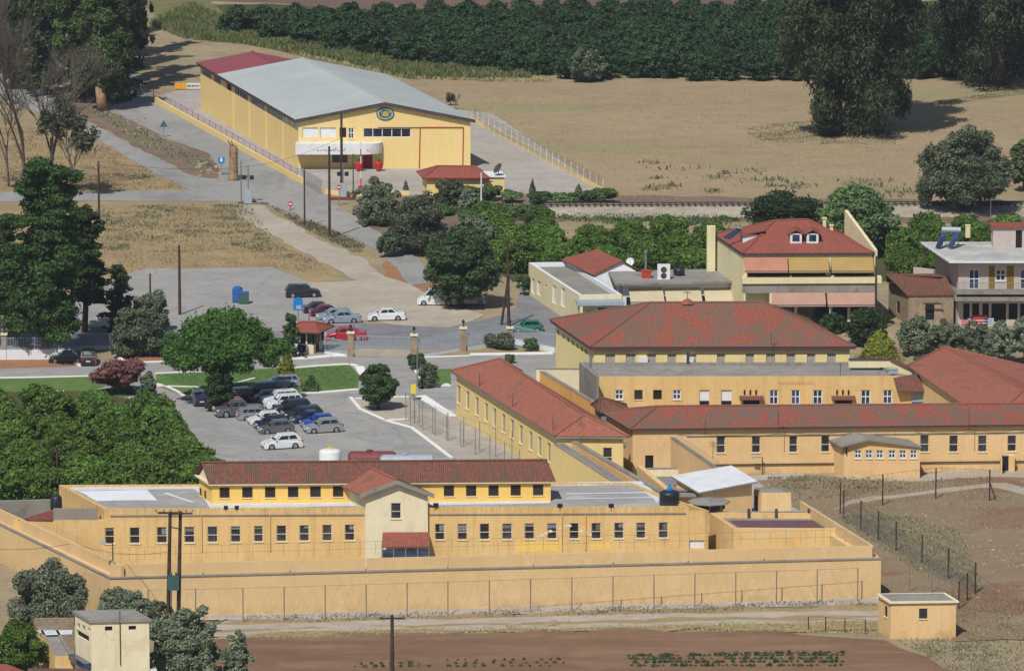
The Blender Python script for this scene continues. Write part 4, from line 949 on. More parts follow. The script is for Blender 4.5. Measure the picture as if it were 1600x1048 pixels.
       # where grey gives way to red
k = MB(); k.poly([XY(F[0],H0), XY(F[1],H0), XY(mid,Za-.05)]); k.build('gable', M['hally'], hl.root)
ov = .5; e0 = F[0]-u_*ov-v_*.45; e1 = F[1]+u_*ov-v_*.45; sl = (Za-H0)/((F[1]-F[0]).length/2); hz = H0-sl*ov+.12
md = mid-v_*.45; L = vL*tg+.45
k = MB(); k.slab([XY(e0,hz), XY(md,Za+.12), XY(md+v_*L,Za+.12), XY(e0+v_*L,hz)], .12); 
k.slab([XY(md,Za+.12), XY(e1,hz), XY(e1+v_*L,hz), XY(md+v_*L,Za+.12)], .12); k.build('grey_roof', M['metal'], hl.root)
k = MB(); k.tube(XY(md,Za+.16), XY(md+v_*L,Za+.16), .12); k.build('ridge_cap', M['metal'], hl.root)
k = MB()
for p, q in ((XY(e0,hz), XY(md,Za+.12)), (XY(md,Za+.12), XY(e1,hz))):
    dn = Vector((0,0,.42)); o_ = -v_*.07; k.poly([p-dn+o_, q-dn+o_, q+o_, p+o_]); k.poly([p-dn, q-dn, q-dn+o_, p-dn+o_])
k.poly([XY(e0,hz-.4)-u_*.03, XY(e0+v_*(vL+.3),hz-.4)-u_*.03, XY(e0+v_*(vL+.3),hz)-u_*.03, XY(e0,hz)-u_*.03]); k.build('barge_board', M['darksteel'], hl.root)
# lower red roof at the back
wr = .67; L2 = vL*(1-tg)+.3; b0 = e0+v_*L; W_ = (e1-e0).length*wr; b1 = b0+u_*W_; bm_ = b0+u_*(W_/2); zr_ = hz+sl*W_/2
k = MB(); k.slab([XY(b0,hz-.03), XY(bm_,zr_-.03), XY(bm_+v_*L2,zr_-.03), XY(b0+v_*L2,hz-.03)], .12)
k.slab([XY(bm_,zr_-.03), XY(b1,hz-.03), XY(b1+v_*L2,hz-.03), XY(bm_+v_*L2,zr_-.03)], .12); k.build('red_roof', M['metalred'], hl.root)
k = MB(); k.poly([XY(b0+u_*.4+v_*(L2-.4),H0-.1), XY(b1-u_*.4+v_*(L2-.4),H0-.1), XY(bm_+v_*(L2-.4),zr_-.2)]); k.poly([XY(e0+u_*.5+v_*(L-.5),H0), XY(e1-u_*.5+v_*(L-.5),H0), XY(md+v_*(L-.5),Za-.05)]); k.build('back_gable', M['hally'], hl.root)
k = MB(); k.tube(XY(bm_,zr_), XY(bm_+v_*L2,zr_), .12); k.build('ridge_cap', M['metalred'], hl.root)
k = MB(); a_, c_ = Ff[3], F[3]; W2_ = u_*(F[1]-F[0]).length*.66
facade(hl.root, k, a_, c_, 0, H0, [(315,140,330,150,'band'),(333.5,140,347,150,'band')], 'band', (z0_, z1_)); wallface(k, c_+W2_, a_+W2_, 0, H0); wallface(k, a_+W2_, a_, 0, H0); k.build('back_wall', M['hally'], hl.root)
# pilasters on the side wall
k = MB()
for x in (364,389,415,441): 
    t = onplane(x, 200, F[3], F[0])[0]; p = XY(F[3],0)-v_*t; k.bar(p, p-v_*.5, -.10, 0, z0_-.1)
k.build('pilaster', M['hally'], hl.root)
# canopy with rounded end
n_ = Vector((u_.y, -u_.x, 0))
c0, zc1 = onplane(464.5, 219, F[0], F[1]); c1, zc0 = onplane(590, 234.5, F[0], F[1]); out = 2.3
cv = thing('curved_canopy', 'white canopy band with a rounded end and faded lettering over the hall entrance', 'canopy', (F[0].x, F[0].y, zc0-.3))
s_a = F[0]+u_*(c0-.15); s_b = F[0]+u_*(c1+.6-out)
pts = [s_a+n_*.01, s_a+n_*out]
for i in range(11):
    t = math.pi/2*i/10; q = s_b+u_*(out*math.sin(t))+n_*(out*math.cos(t)); pts.append(q)
pts.append(s_b+u_*out+n_*.01)
zc0 -= .25; zc1 -= .2
k = MB(); k.prism([(p.x,p.y) for p in pts], zc0, zc1); k.build('fascia', M['white'], cv)
k = MB(); rn = random.Random(4); tA = s_a+n_*(out+.012)
def scribble(x0, x1, zm, hgt, n):
    for i in range(n):
        a = x0+(x1-x0)*i/n; wch = (x1-x0)/n*.75; h_ = hgt*(.35+.65*rn.random()); z = zm-hgt*.3
        p = tA+u_*a
        k.bar(p, p+u_*.035, -.008, z, z+h_); k.bar(p+u_*.036, p+u_*wch, -.008, z+h_*rn.choice([.0,.45,.8]), z+h_*rn.choice([.0,.45,.8])+.04)
zm = (zc0+zc1)/2; scribble(2.7, 4.0, zm-.1, .3, 7); scribble(4.3, 6.3, zm-.1, .55, 9); scribble(8.9, 9.9, zm-.1, .28, 7)
k.build('lettering', M['letter'], cv)
# emblem
ue, ze_ = onplane(602, 178, F[0], F[1]); pe = F[0]+u_*ue+n_*.03
em = MB(); em2 = MB(); em3 = MB()
def ell(mb, a, c, d, n=28):
    mb.poly([tuple(pe+n_*d+u_*(a*math.cos(2*math.pi*i/n))+Vector((0,0,ze_+c*math.sin(2*math.pi*i/n)))) for i in range(n)])
ell(em, 1.12, .82, .08); em.bar(pe-u_*.5, pe+u_*.5, .02, ze_-.4, ze_+.4)
ebl = em.build('emblem', M['teal'], hl.root)
ell(em2, .98, .70, .084); em2.build('emblem_ring', M['tankgrey'], ebl); ell(em3, .78, .54, .088); em3.build('emblem_field', M['teal'], ebl)
k = MB()
for (x, z, wd, h_) in ((-.42,-.3,.25,.55),(-.15,-.35,.3,.68),(.17,-.3,.27,.6),(-.5,.1,.2,.2),(.35,.05,.22,.3)): k.bar(pe+n_*.10+u_*x, pe+n_*.10+u_*(x+wd), -.01, ze_+z, ze_+z+h_)
k.build('emblem_figure', M['gold'], ebl)
# red pipes
k = MB(); o_ = -u_*0+n_*.08
def fp(x, y): t, z = onplane(x, y, F[0], F[1]); return XY(F[0]+u_*t+o_, z)
k.tube(fp(656.5,199), fp(655,263), .06); k.tube(fp(656,199), fp(724,199), .06); k.tube(fp(724,199), fp(723,260), .06); k.build('red_pipe', M['pipe'], hl.root)
k = MB(); p = fp(590.5,199.5); q = fp(657,199.3); k.tube(p, q, .04); k.build('lintel_pipe', M['darksteel'], hl.root)
for x, lab in ((561,'red garden pot left of the dark red door'),(592,'red garden pot right of the dark red door')):
    c = G(x, 268); pt = thing('garden_pot', 'large tall '+lab+' of the hall', 'pot', c, 'red pots at the hall door')
    k = MB(); k.lathe(c, [(.3,0),(.34,.3),(.5,.95),(.54,1.2),(.42,1.25)], 12); k.build('pot_body', M['redp'], pt, smooth=True)
    k = MB(); rn = random.Random(x)
    for i in range(60):
        a = rn.random()*6.28; r_ = rn.random()*.5; z = 1.22+rn.random()*.5; q = Vector((c.x+r_*math.cos(a), c.y+r_*math.sin(a), z)); d = Vector((rn.uniform(-1,1),rn.uniform(-1,1),rn.uniform(-.3,1)))*.18
        e = d.orthogonal().normalized()*.06; k.poly([q-e, q+e, q+d+e, q+d-e])
    k.build('plant', M['l_orange'], pt)
# low yellow wall along the road
def low_wall(name, label, px, h, t=.3, m='hally', cop=None, gr=None):
    P = [G(*p) for p in px]; r = thing(name, label, 'wall', P[0], gr); k = MB()
    for a, c in zip(P, P[1:]): k.bar(a, c, t, 0, h)
    k.build('wall', M[m], r)
    return r
low_wall('low_wall', 'low yellow kerb wall between the road and the pink paving', [(240,160),(310,199),(400,249),(470,287)], .75)
low_wall('low_wall', 'low yellow wall along the right side of the hall yard under a white fence', [(738,190),(775,208),(945,302)], .45)
low_wall('low_wall', 'low cream wall on the front edge of the hall yard beside the railway', [(500,301),(530,306),(640,306)], .5)
def posts_fence(name, label, px, h, every, m='wire', pm='white', rails=(1.0,), r=.04, group=None, wr=.02, mesh=0):
    P = [G(*p) for p in px]; root = thing(name, label, 'fence', P[0], group); k = MB(); wv = MB()
    for a, c in zip(P, P[1:]):
        n = max(1, int(round((c-a).length/every)))
        for i in range(n+1):
            q = a.lerp(c, i/n); pk = MB(); pk.tube(q, q+Vector((0,0,h)), r, r, 5); pk.build('post', M[pm], root, uv=False)
        for z in rails: wv.tube(a+Vector((0,0,h*z)), c+Vector((0,0,h*z)), wr, wr, 4)
        if mesh:
            m_ = max(1, int((c-a).length/mesh))
            for i in range(m_):
                q0 = a.lerp(c, i/m_); q1 = a.lerp(c, (i+1)/m_); wv.tube(q0+Vector((0,0,.05)), q1+Vector((0,0,h)), .008, .008, 3); wv.tube(q1+Vector((0,0,.05)), q0+Vector((0,0,h)), .008, .008, 3)
    wv.build('fence_wire', M[m], root, uv=False); return root
posts_fence('wire_fence', 'white posted wire fence along the right side of the hall yard', [(738,189),(942,300)], 1.7, 3.0, rails=(.35,.7,.98), mesh=.5)
posts_fence('wire_fence', 'faint wire fence on the low yellow wall beside the road', [(200,140),(240,158),(310,197),(400,247),(465,283)], 1.6, 3.2, 'wire', 'steel', (.5,.95), mesh=.6)
# sliding gate of the hall yard
A, Bq = G(472,286), G(503,304); gt = thing('sliding_gate', 'grey barred sliding gate between the yellow kerb wall and the cream wall', 'gate', A)
k = MB(); d = (Bq-A); n = 26
for i in range(n+1): q = A+d*(i/n); k.box((q.x,q.y,.15), .05,.05,1.6)
k.build('bars', M['steel'], gt); k = MB(); k.bar(A, Bq, .08, .06, .2); k.bar(A, Bq, .08, 1.7, 1.8); k.build('rail', M['tankgrey'], gt)
# barrier board beside the hall
A, Bq = G(273,141), G(313,141); bb = thing('barrier_board', 'orange and white barrier board at the back left corner of the hall', 'barrier', A)
k = MB(); k.bar(A, A.lerp(Bq,.45), .15, .2, .95); k.build('orange_board', M['orangep'], bb)
k = MB(); a = A.lerp(Bq,.46)
k.bar(a, Bq, .15, .75, .95); k.bar(a, Bq, .15, .2, .35)
for t in (0,.33,.66,.97): k.bar(a.lerp(Bq,t), a.lerp(Bq,t+.03), .15, .35, .75)
k.build('white_frame', M['white'], bb)
# gatehouse with hip roof
ZG = 2.3
f_ = corners((667,277.5),(756,277.5),(660,270), ZG); gh = Bld('gatehouse', 'small yellow gatehouse with a red hip roof right of the hall front', 'gatehouse', f_, ZG, 'hally')
gh.front([(737,283,751,286.5,'white')][:0]); gh.left(); gh.close()
E = inset(f_, -.6); ra, rb = ridge_px(E, ZG, (684,259.5), (742,260)); hiproof(gh.root, E, ZG+.02, ra, rb, 'tile_house', 'darkred', .12)
f2 = corners((757,277),(788,277),(751,270.5), ZG); ga = Bld('flat_annex', 'flat roofed yellow annex beside the gatehouse with a small white window', 'annex', f2, ZG, 'hally'); 
ga.front([(760,283,770,287,'white')], 'white'); ga.close(); k = MB(); k.prism([(p.x,p.y) for p in inset(f2,-.2)], ZG, ZG+.2); k.build('roof', M['whitewash'], ga.root)
c = G(779, 274, ZG+.2); st = thing('satellite_dish', 'dark tilted satellite dish on the flat annex roof', 'dish', c)
def dish(root, c, r, tilt, az, mt='darksteel'):
    k = MB(); ax = Vector((math.cos(az)*math.cos(tilt), math.sin(az)*math.cos(tilt), math.sin(tilt))); a = ax.orthogonal().normalized(); b_ = ax.cross(a); ctr = Vector(c)+Vector((0,0,r*1.1)); rings = []
    for q in range(4):
        rr = r*q/3; rings.append([tuple(ctr+ax*(.28*r*(q/3)**2)+a*(rr*math.cos(t*math.pi/8))+b_*(rr*math.sin(t*math.pi/8))) for t in range(16)])
    for q in range(1,4):
        for t in range(16):
            j = (t+1)%16; k.poly([rings[q-1][t], rings[q-1][j], rings[q][j], rings[q][t]])
    k.build('dish', M[mt], root, smooth=True); k = MB(); k.tube(c, ctr, .05); k.tube(ctr, ctr+ax*r*.9-Vector((0,0,.1)), .02); k.build('mount', M['steel'], root)
dish(st, c, .7, R(35), R(-150), 'darksteel')
# ================================================================ railway
RZ = .7
ra_, rb_ = G(560,313), G(1720,318.5,RZ); ra_ = G(850,321.5,RZ)
d = (rb_-ra_).normalized(); n = Vector((-d.y, d.x, 0)); k = MB(); a, c = XY(ra_,0), XY(rb_,0)
k.poly([a-n*5.5, c-n*5.5, XY(c-n*1.8,RZ), XY(a-n*1.8,RZ)]); k.poly([XY(a-n*1.8,RZ), XY(c-n*1.8,RZ), XY(c+n*1.8,RZ), XY(a+n*1.8,RZ)]); k.poly([XY(a+n*1.8,RZ), XY(c+n*1.8,RZ), c+n*3.2, a+n*3.2]); k.poly([a-n*5.5, XY(a-n*1.8,RZ), XY(a+n*1.8,RZ), a+n*3.2])
e_ = k.build('railway_embankment', M['ballast']); e_['kind'] = 'structure'
tr = thing('railway_track', 'single railway track on its pale ballast bank behind the houses', 'railway track', ra_)
k = MB(); nS = int((rb_-ra_).length/.75)
for i in range(nS): q = ra_+d*(.75*i+.2); k.bar(XY(q-n*1.2,0), XY(q+n*1.2,0), .24, RZ+.0, RZ+.12)
s_ = k.build('sleepers', M['brownwood'], tr, uv=False)
for o_ in (-.72,.72):
    k = MB(); k.bar(XY(ra_+n*o_,0), XY(rb_+n*o_,0), .09, RZ+.121, RZ+.27); k.build('rail', M['darksteel'], tr)
# crossing rails to the left
for y, nm in ((317.5,'rear'),(319.8,'front')):
    k = MB(); k.bar(G(372,y), G(420,y+.2), .12, 0, .12); o = k.build('crossing_rail', M['darksteel']); tag(o, nm+' rail ending at the level crossing on the road', 'rail', 'rails at the level crossing')
# crossing mast left and right
def mast(px, py, h, lab, kind='x'):
    c = G(px, py); t = thing('crossing_signal', lab, 'signal', c)
    k = MB(); k.tube(c, c+Vector((0,0,h)), .09, .07, 6); k.build('pole', M['steel'], t)
    k = MB(); k.box((c.x-.45,c.y-.1,h*.62), .5,.25,.5); k.box((c.x+.45,c.y-.1,h*.62), .5,.25,.5); k.build('lamp', M['blackpl'], t)
    k = MB(); k.box((c.x,c.y,0), .9,.7,1.7); k.build('cabinet', M['tankgrey'], t)
    return t
mast(388,317,4.6,'grey crossing signal post with paired lamps left of the road at the crossing')
mast(536,308,4.2,'crossing signal post with paired lamps right of the road at the crossing')
c = G(377,316); t = thing('signal_post', 'slim dark post with small box beside the grey crossing signal', 'post', c); k = MB(); k.tube(c, c+Vector((0,0,5)), .05); k.build('pole', M['darksteel'], t); k = MB(); k.box((c.x,c.y,2.9), 1.1,.3,.4); k.build('box', M['teal'], t)
def sign(px, py, h, kind, lab, r=.30):
    c = G(px, py); t = thing('road_sign', lab, 'road sign', c); k = MB(); k.tube(c, c+Vector((0,0,h)), .045, .045, 6); k.build('pole', M['steel'], t)
    zc = h-.1; k = MB(); n = 20
    if kind == 'blue': k.box((c.x,c.y-.08,h-.5), .8,.05,.8); k.build('sign_face', M['bluesign'], t); k = MB(); k.box((c.x,c.y-.112,h-.28), .3,.01,.5); k.build('sign_mark', M['white'], t); return
    if kind == 'tri':
        k.poly([(c.x-.5,c.y-.08,h-.9),(c.x+.5,c.y-.08,h-.9),(c.x,c.y-.08,h)]); k.poly([(c.x-.5,c.y-.05,h-.9),(c.x,c.y-.05,h),(c.x+.5,c.y-.05,h-.9)]); k.build('sign_face', M['teal'], t); return
    pts = [(c.x+r*math.cos(2*math.pi*i/n), c.y-.08, zc+r*math.sin(2*math.pi*i/n)) for i in range(n)]; k.poly(pts); k.poly([(x,y+.04,z) for x,y,z in pts[::-1]]); 
    for i in range(n): j=(i+1)%n; k.poly([pts[i], pts[j], (pts[j][0],pts[j][1]+.04,pts[j][2]), (pts[i][0],pts[i][1]+.04,pts[i][2])])
    f = k.build('sign_face', M['redp'], t); k = MB(); k.box((c.x,c.y-.095,zc-.08), r*1.3,.01,.16); k.build('sign_mark', M['white'], f)
sign(454,350,2.5,'red','round red and white no entry sign on the island beside the gravel lane')
sign(530,322,2.4,'red','round red and white stop sign at the foot of the right crossing signal')
sign(346,274,2.0,'blue','square blue road sign beside the broken trunk')
sign(256,215,2.3,'tri','dark triangular road sign by the rubble verge')
for (x, y, h, lab) in ((564,304,6.5,'red and white crossing barrier arm standing upright beside the round olive tree'),):
    c = G(x,y); t = thing('crossing_barrier', lab, 'barrier', c); k = MB(); k.box(c, .6,.5,1.1); k.build('housing', M['redp'], t)
    k = MB(); 
    for i in range(6): k.tube(c+Vector((0,0,1.1+i*.9)), c+Vector((0,0,1.1+(i+1)*.9)), .07,.07,6, m=i%2)
    k.build('arm', [M['redp'], M['white']], t)
k = MB(); k.bar(G(517,313), G(556,313), .5, 0, .35); tag(k.build('red_kerb_block', M['tankred']), 'low dark red block beside the right crossing signal', 'kerb block')
# ================================================================ houses
# ---- cream house with parapet
ZP = 3.6
f_ = [G(905,461,ZP), G(972,460,ZP), None, G(826,410,ZP)]; f_[2] = f_[1]+f_[3]-f_[0]; f_ = [XY(p,0) for p in f_]
hs = Bld('flat_roofed_house', 'pale house with white window shutters and a peeling parapet beside the side lane', 'house', f_, ZP, 'housecream')
hs.left([(830,435,835,458,'panel'),(839,439,844.5,461,'panel'),(863,446,869,474,'panel'),(876.5,450,883,479,'panel'),(851,444,854,449,'dark')], 'panel', None)
hs.front([(917,460,933,490,'dark'),(936,462,946,490,'door')][:0]); hs.close(); hs.flat('grey', .45, .35, pm='whitewash')
p0, p1 = f_[0], f_[1]; uu = (p1-p0).normalized(); nn_ = Vector((uu.y,-uu.x,0))
k = MB(); k.prism([(q.x,q.y) for q in (p0+nn_*2.4-uu*.4, p1+nn_*2.4, p1+nn_*.01, p0+nn_*.01-uu*.4)], 2.85, 3.15); k.build('porch_roof', M['tankgrey'], hs.root)
k = MB(); a, z = onplane(926,480,p0,p1); k.bar(p0+uu*2.0, p0+uu*2.9, -.02, 0, 2.2); k.bar(p0+uu*.8, p0+uu*1.2, -.02, .9, 1.9); k.build('porch_door', M['dark'], hs.root)
k = MB(); k.box((p1+nn_*2.2-uu*.2)[:2]+(0,) if False else ((p1+nn_*2.2-uu*.2).x,(p1+nn_*2.2-uu*.2).y,0), .3,.3,2.84); k.box(((p0+nn_*2.2).x,(p0+nn_*2.2).y,0), .3,.3,2.84); k.build('porch_pillar', M['housecream'], hs.root)
# ---- little red roofed house behind
ZQ = 3.9
E = corners((927,429),(975,410),(877,404), ZQ) if False else [G(927,428.5,ZQ), G(973,407,ZQ), G(924,386,ZQ+.3), G(877,404.5,ZQ)]
rk = thing('red_roofed_house', 'small white house with a fresh red pitched roof behind the flat grey roof', 'house', XY(E[0],0))
r_a = G(932,389,5.3); rbk = G(981,409,4.6)
k = MB(); a0,a1,a2,a3 = G(877,405,3.9), G(926,429,3.9), G(973,407,5.3), G(932,389,5.4); k.slab([a0,a1,a2,a3], .12); k.build('roof', M['tile_house'], rk)
k = MB(); k.slab([a2, G(1004,424,4.2), G(962,403,4.2), a3], .12); k.build('roof', M['tile_br'], rk)
a4 = G(1004,424,4.2); k = MB(); k.poly([XY(a1,0)+Vector((.3,.3,0)), XY(a4,0)+Vector((-.5,.4,0)), XY(a4,4.0)+Vector((-.5,.4,0)), XY(a2,5.1)+Vector((0,.3,0)), XY(a1,3.75)+Vector((.3,.3,0))])
k.poly([XY(a0,0)+Vector((.5,0,0)), XY(a1,0)+Vector((.3,.3,0)), XY(a1,3.75)+Vector((.3,.3,0)), XY(a0,3.75)+Vector((.5,0,0))]); k.build('wall', M['whitewash'], rk)
for i,(x,y) in enumerate(((948,428),(960,430),(952,436))):
    pass
c = G(985, 416, 4.2); st = thing('satellite_dish', 'white satellite dish beside the small red pitched roof', 'dish', c); dish(st, c, .45, R(20), R(-110), 'white')
# ---- long flat extension with cream awnings
ZE = 3.9
f_ = [G(973,444,ZE), G(1258,438,ZE), None, G(964,428.5,ZE)]; f_[2] = f_[1]+f_[3]-f_[0]; f_ = [XY(p,0) for p in f_]
ex = Bld('flat_roofed_shop', 'long flat roofed building with three cream awnings left of the big house', 'shop', f_, ZE, 'whitewash')
ex.front(); ex.left(); ex.close(); ex.flat('conc', 0, 0, drop=0, over=.9, pm='grey')
def awning(root, xa, ya, xb, yb, A, B, out, drop, m, nm='awning'):
    """canvas from the wall line A-B (picture x range, top row) sloping out and down"""
    u = (B-A).normalized(); n = Vector((u.y,-u.x,0)); a0, z0 = onplane(xa, ya, A, B); a1, _ = onplane(xb, ya, A, B)
    p = XY(A,z0)+u*a0; q = XY(A,z0)+u*a1; P2 = q+n*out-Vector((0,0,drop)); P3 = p+n*out-Vector((0,0,drop))
    k = MB(); k.slab([P3, P2, q, p], .03); w_ = k.build(nm, M[m], root); k = MB(); k.bar(XY(P3,0), XY(P2,0), .02, P3.z-.22, P3.z-.01); k.build('valance', M[m], w_)
    k = MB(); k.tube(P3, P2, .04); k.build('front_bar', M['steel'], w_)
u_ = (f_[1]-f_[0]).normalized()
for x0, x1 in ((982,1035),(1038,1094),(1099,1151)): awning(ex.root, x0, 450, x1, 450, f_[0], f_[1], 1.6, 1.25, 'awn_cream')
k = MB(); k.bar(f_[0]+u_*.4, f_[1]-u_*.4, -.02, .2, 2.5); k.build('shop_front', M['dark'], ex.root)
# roof clutter
def rbox(px, py, z, sx, sy, sz, m, name, label, cat, det=None):
    c = G(px, py, z); t = thing(name, label, cat, c); k = MB(); k.box(c, sx, sy, sz); k.build('body', M[m], t)
    if det == 'ac':
        for zz in (.3,.95):
            k = MB(); pts = [(c.x+.33*math.cos(i*math.pi/8), c.y-sy/2-.01, c.z+zz+.33*math.sin(i*math.pi/8)+.1) for i in range(16)]; k.poly(pts); k.build('fan_grille', M['darksteel'], t)
    if det == 'lid': k = MB(); k.box((c.x,c.y,c.z+sz), sx+.08, sy+.08, .08); k.build('lid', M[m], t)
    return t
rbox(1010,434,ZE+.22,1.0,.8,.75,'pipe','red_tank','square red tank on the flat shop roof','tank','lid')
rbox(1037,436,ZE+.22,1.35,.6,1.6,'white','roof_air_conditioner','white twin fan air conditioner on the flat shop roof','air conditioner','ac')
c = G(1061,430,ZE+.25); t = thing('black_tank', 'lying black plastic tank on the flat shop roof', 'tank', c); k = MB(); k.lathe(c, [(.5,0),(.62,.2),(.62,.6),(.5,.8),(.15,.9)], 14); k.build('tank_body', M['blackpl'], t, smooth=True); k = MB(); k.lathe((c.x,c.y,c.z+.9),[(.16,0),(.16,.1)],10); k.build('lid', M['blackpl'], t)
c = G(1009,428,ZE+.22); k = MB(); k.tube(c, c+Vector((0,0,2.3)), .13, .13, 8); k.tube(c+Vector((0,0,2.3)), c+Vector((0,0,2.6)), .2, .2, 8); tag(k.build('flue_pipe', M['steel']), 'tall steel flue pipe behind the square red tank', 'flue')
# ---- big house with hip roof and awnings
ZH = 8.0
A = G(1160,396,ZH); Bq = G(1366,395,ZH); Cq = G(1116,366,ZH)
E = [A, Bq, Bq+Cq-A, Cq]; ft = inset(E, .2)
bh = Bld('awning_house', 'large cream house with red hip roof, two dormers and coloured awnings', 'house', ft, ZH-.05, 'housecream')
o1 = pxop(ft[0], ft[1], (1160,427,1365,434)); o2 = pxop(ft[0], ft[1], (1200,478,1365,505))
bh.front([(1168,405,1290,431,'dark'),(1298,405,1362,431,'dark')], 'dark', (o1[2]-.9, o1[3]+1.6)); bh.left(); bh.close()
ra, rb = ridge_px(E, ZH, (1211,344.5), (1262,343)); hiproof(bh.root, E, ZH, ra, rb, 'tile_house', 'darksteel', .3)
u_ = (ft[1]-ft[0]).normalized(); n_ = Vector((u_.y,-u_.x,0))
def band(xa, xb, yt, yb, m, nm, out=1.3, thick=None):
    a, zt = onplane(xa, yt, ft[0]+n_*out, ft[1]+n_*out); b_, zb = onplane(xb, yb, ft[0]+n_*out, ft[1]+n_*out)
    k = MB(); k.bar(XY(ft[0],0)+n_*out+u_*a, XY(ft[0],0)+n_*out+u_*b_, (thick or out-.01), zb, zt); return k.build(nm, M[m], bh.root)
band(1160,1378,434.5,442.5,'housecream','balcony_slab',1.4); band(1160,1370,444,457,'grey','fascia',1.2,.2)
for x0,x1,m in ((1162,1230,'awn_pink'),(1231.5,1294,'awn_yel'),(1298,1364,'awn_yel')): awning(bh.root, x0, 401.5, x1, 401.5, ft[0], ft[1], 1.45, 1.25, m)
for x0,x1 in ((1206,1289),(1292,1368)): awning(bh.root, x0, 457.5, x1, 457.5, ft[0]+n_*1.25, ft[1]+n_*1.25, 1.3, 1.05, 'awn_rose')
for x in (1204,1243,1298,1326,1358): 
    k = MB(); t_ = onplane(x, 500, ft[0]+n_*1.2, ft[1]+n_*1.2)[0]; q = XY(ft[0],0)+n_*1.2+u_*t_; k.box(q, .3,.3, onplane(x, 458, ft[0]+n_*1.2, ft[1]+n_*1.2)[1]); k.build('pillar', M['housecream'], bh.root)
k = MB(); k.bar(ft[0]+u_*3.5, ft[1]-u_*.4, -.03, .2, 2.6); k.build('shop_window', M['glass'], bh.root)
k = MB(); zz = onplane(1262,350,ft[0],ft[1])[1]
# side parapet walls
for (pa, pb, nm) in (((1113,360),(1158,394),'l'),):
    a = G(1111,366,ZH+.1); k = MB(); k.box((a.x,a.y,0), .9,.9, ZH+1.0); k.build('chimney_wall', M['housecream'], bh.root)
k = MB(); a = ft[1]+u_*.25; k.bar(XY(a,0), XY(ft[2],0)+u_*.25, -.35, 0, ZH+.25, z1b=ZH+2.6); k.build('side_parapet', M['housecream'], bh.root)
for x, y in ((1288,352),(1299,356)):
    c = G(x,y+4,ZH+1.5); k = MB(); k.box((c.x,c.y,ZH+.5), .35,.35,2.0 if x<1290 else 1.5); k.box((c.x,c.y,ZH+.5+(2.0 if x<1290 else 1.5)), .5,.5,.12); k.build('chimney', M['housecream'], bh.root)
# dormers
slv = (E[3]-E[0]).normalized()
for x in (1243.5, 1269.5):
    c = G(x, 380, ZH+.75); zt = ZH+.75
    k = MB(); k.box((c.x,c.y+.6,zt), 1.25,1.6,1.05); dm = k.build('dormer', M['white'], bh.root)
    k = MB(); k.box((c.x,c.y-.22,zt+.25), .75,.04,.7); k.build('dormer_window', M['glassblue'], dm)
    k = MB(); p = Vector((c.x,c.y-.35,zt+1.05)); k.slab([p+Vector((-.85,0,0)), p+Vector((0,0,.45)), p+Vector((0,2.6,.45)), p+Vector((-.85,2.6,0))], .1); k.slab([p+Vector((0,0,.45)), p+Vector((.85,0,0)), p+Vector((.85,2.6,0)), p+Vector((0,2.6,.45))], .1); k.build('dormer_roof', M['tile_house'], dm)
c = G(1163,371,ZH+1.0); k = MB(); k.box((c.x+.6,c.y+.6,ZH+.2), 1.6,2.2,1.2); dm = k.build('side_dormer', M['white'], bh.root); k = MB(); k.slab([Vector((c.x-.5,c.y-.8,ZH+1.4)),Vector((c.x+2.2,c.y-.8,ZH+1.9)),Vector((c.x+2.2,c.y+2.2,ZH+1.9)),Vector((c.x-.5,c.y+2.2,ZH+1.4))], .1); k.build('dormer_roof', M['tile_house'], dm)
a0, a1, a2, a3 = G(1130,371,ZH+.75), G(1140,374,ZH+.6), G(1159,360,ZH+1.7), G(1150,357.5,ZH+1.85); sp = thing('solar_collector', 'dark solar panel lying on the left slope of the big red hip roof', 'solar panel', a0); k = MB(); k.slab([a0+Vector((0,-.6,.15)), a1+Vector((0,-.6,.15)), a2+Vector((0,-.6,.15)), a3+Vector((0,-.6,.15))], .08); k.build('panel', M['solar'], sp)
k = MB(); k.tube(a3+Vector((0,-.6,.25)), a2+Vector((0,-.6,.25)), .12); k.build('frame', M['steel'], sp)
# ---- old stone house
ZS = 3.3
f_ = [XY(G(1418,461,ZS),0), XY(G(1493,460,ZS),0), None, XY(G(1386,440,ZS),0)]; f_[2] = f_[1]+f_[3]-f_[0]
so = Bld('stone_house', 'old rubble stone house with brown tiled roof left of the grey balcony house', 'house', inset(f_,.15), ZS-.1, 'stone')
so.front([(1446,473,1460,500,'door')], 'door'); so.left([(1400,470,1406,490,'dark')]); so.close()
k = MB(); P = [XY(p,ZS) for p in f_]; rA = G(1384,428,4.6); rB = G(1461,428,4.6); rC = G(1478,432,4.6)
k.slab([P[0], P[1], XY(rC,4.6), XY(rB,4.65), XY(rA,4.6)], .12); k.build('roof', M['tile_br'], so.root)
k = MB(); k.slab([XY(rA,4.6), XY(rC,4.6), P[2], P[3]], .1); k.build('roof', M['tile_br'], so.root)
k = MB(); k.bar(f_[0]+Vector((1.7,-.25,0)), f_[0]+Vector((3.6,-.25,0)), .12, 2.35, 2.5); k.build('lintel', M['brownwood'], so.root)
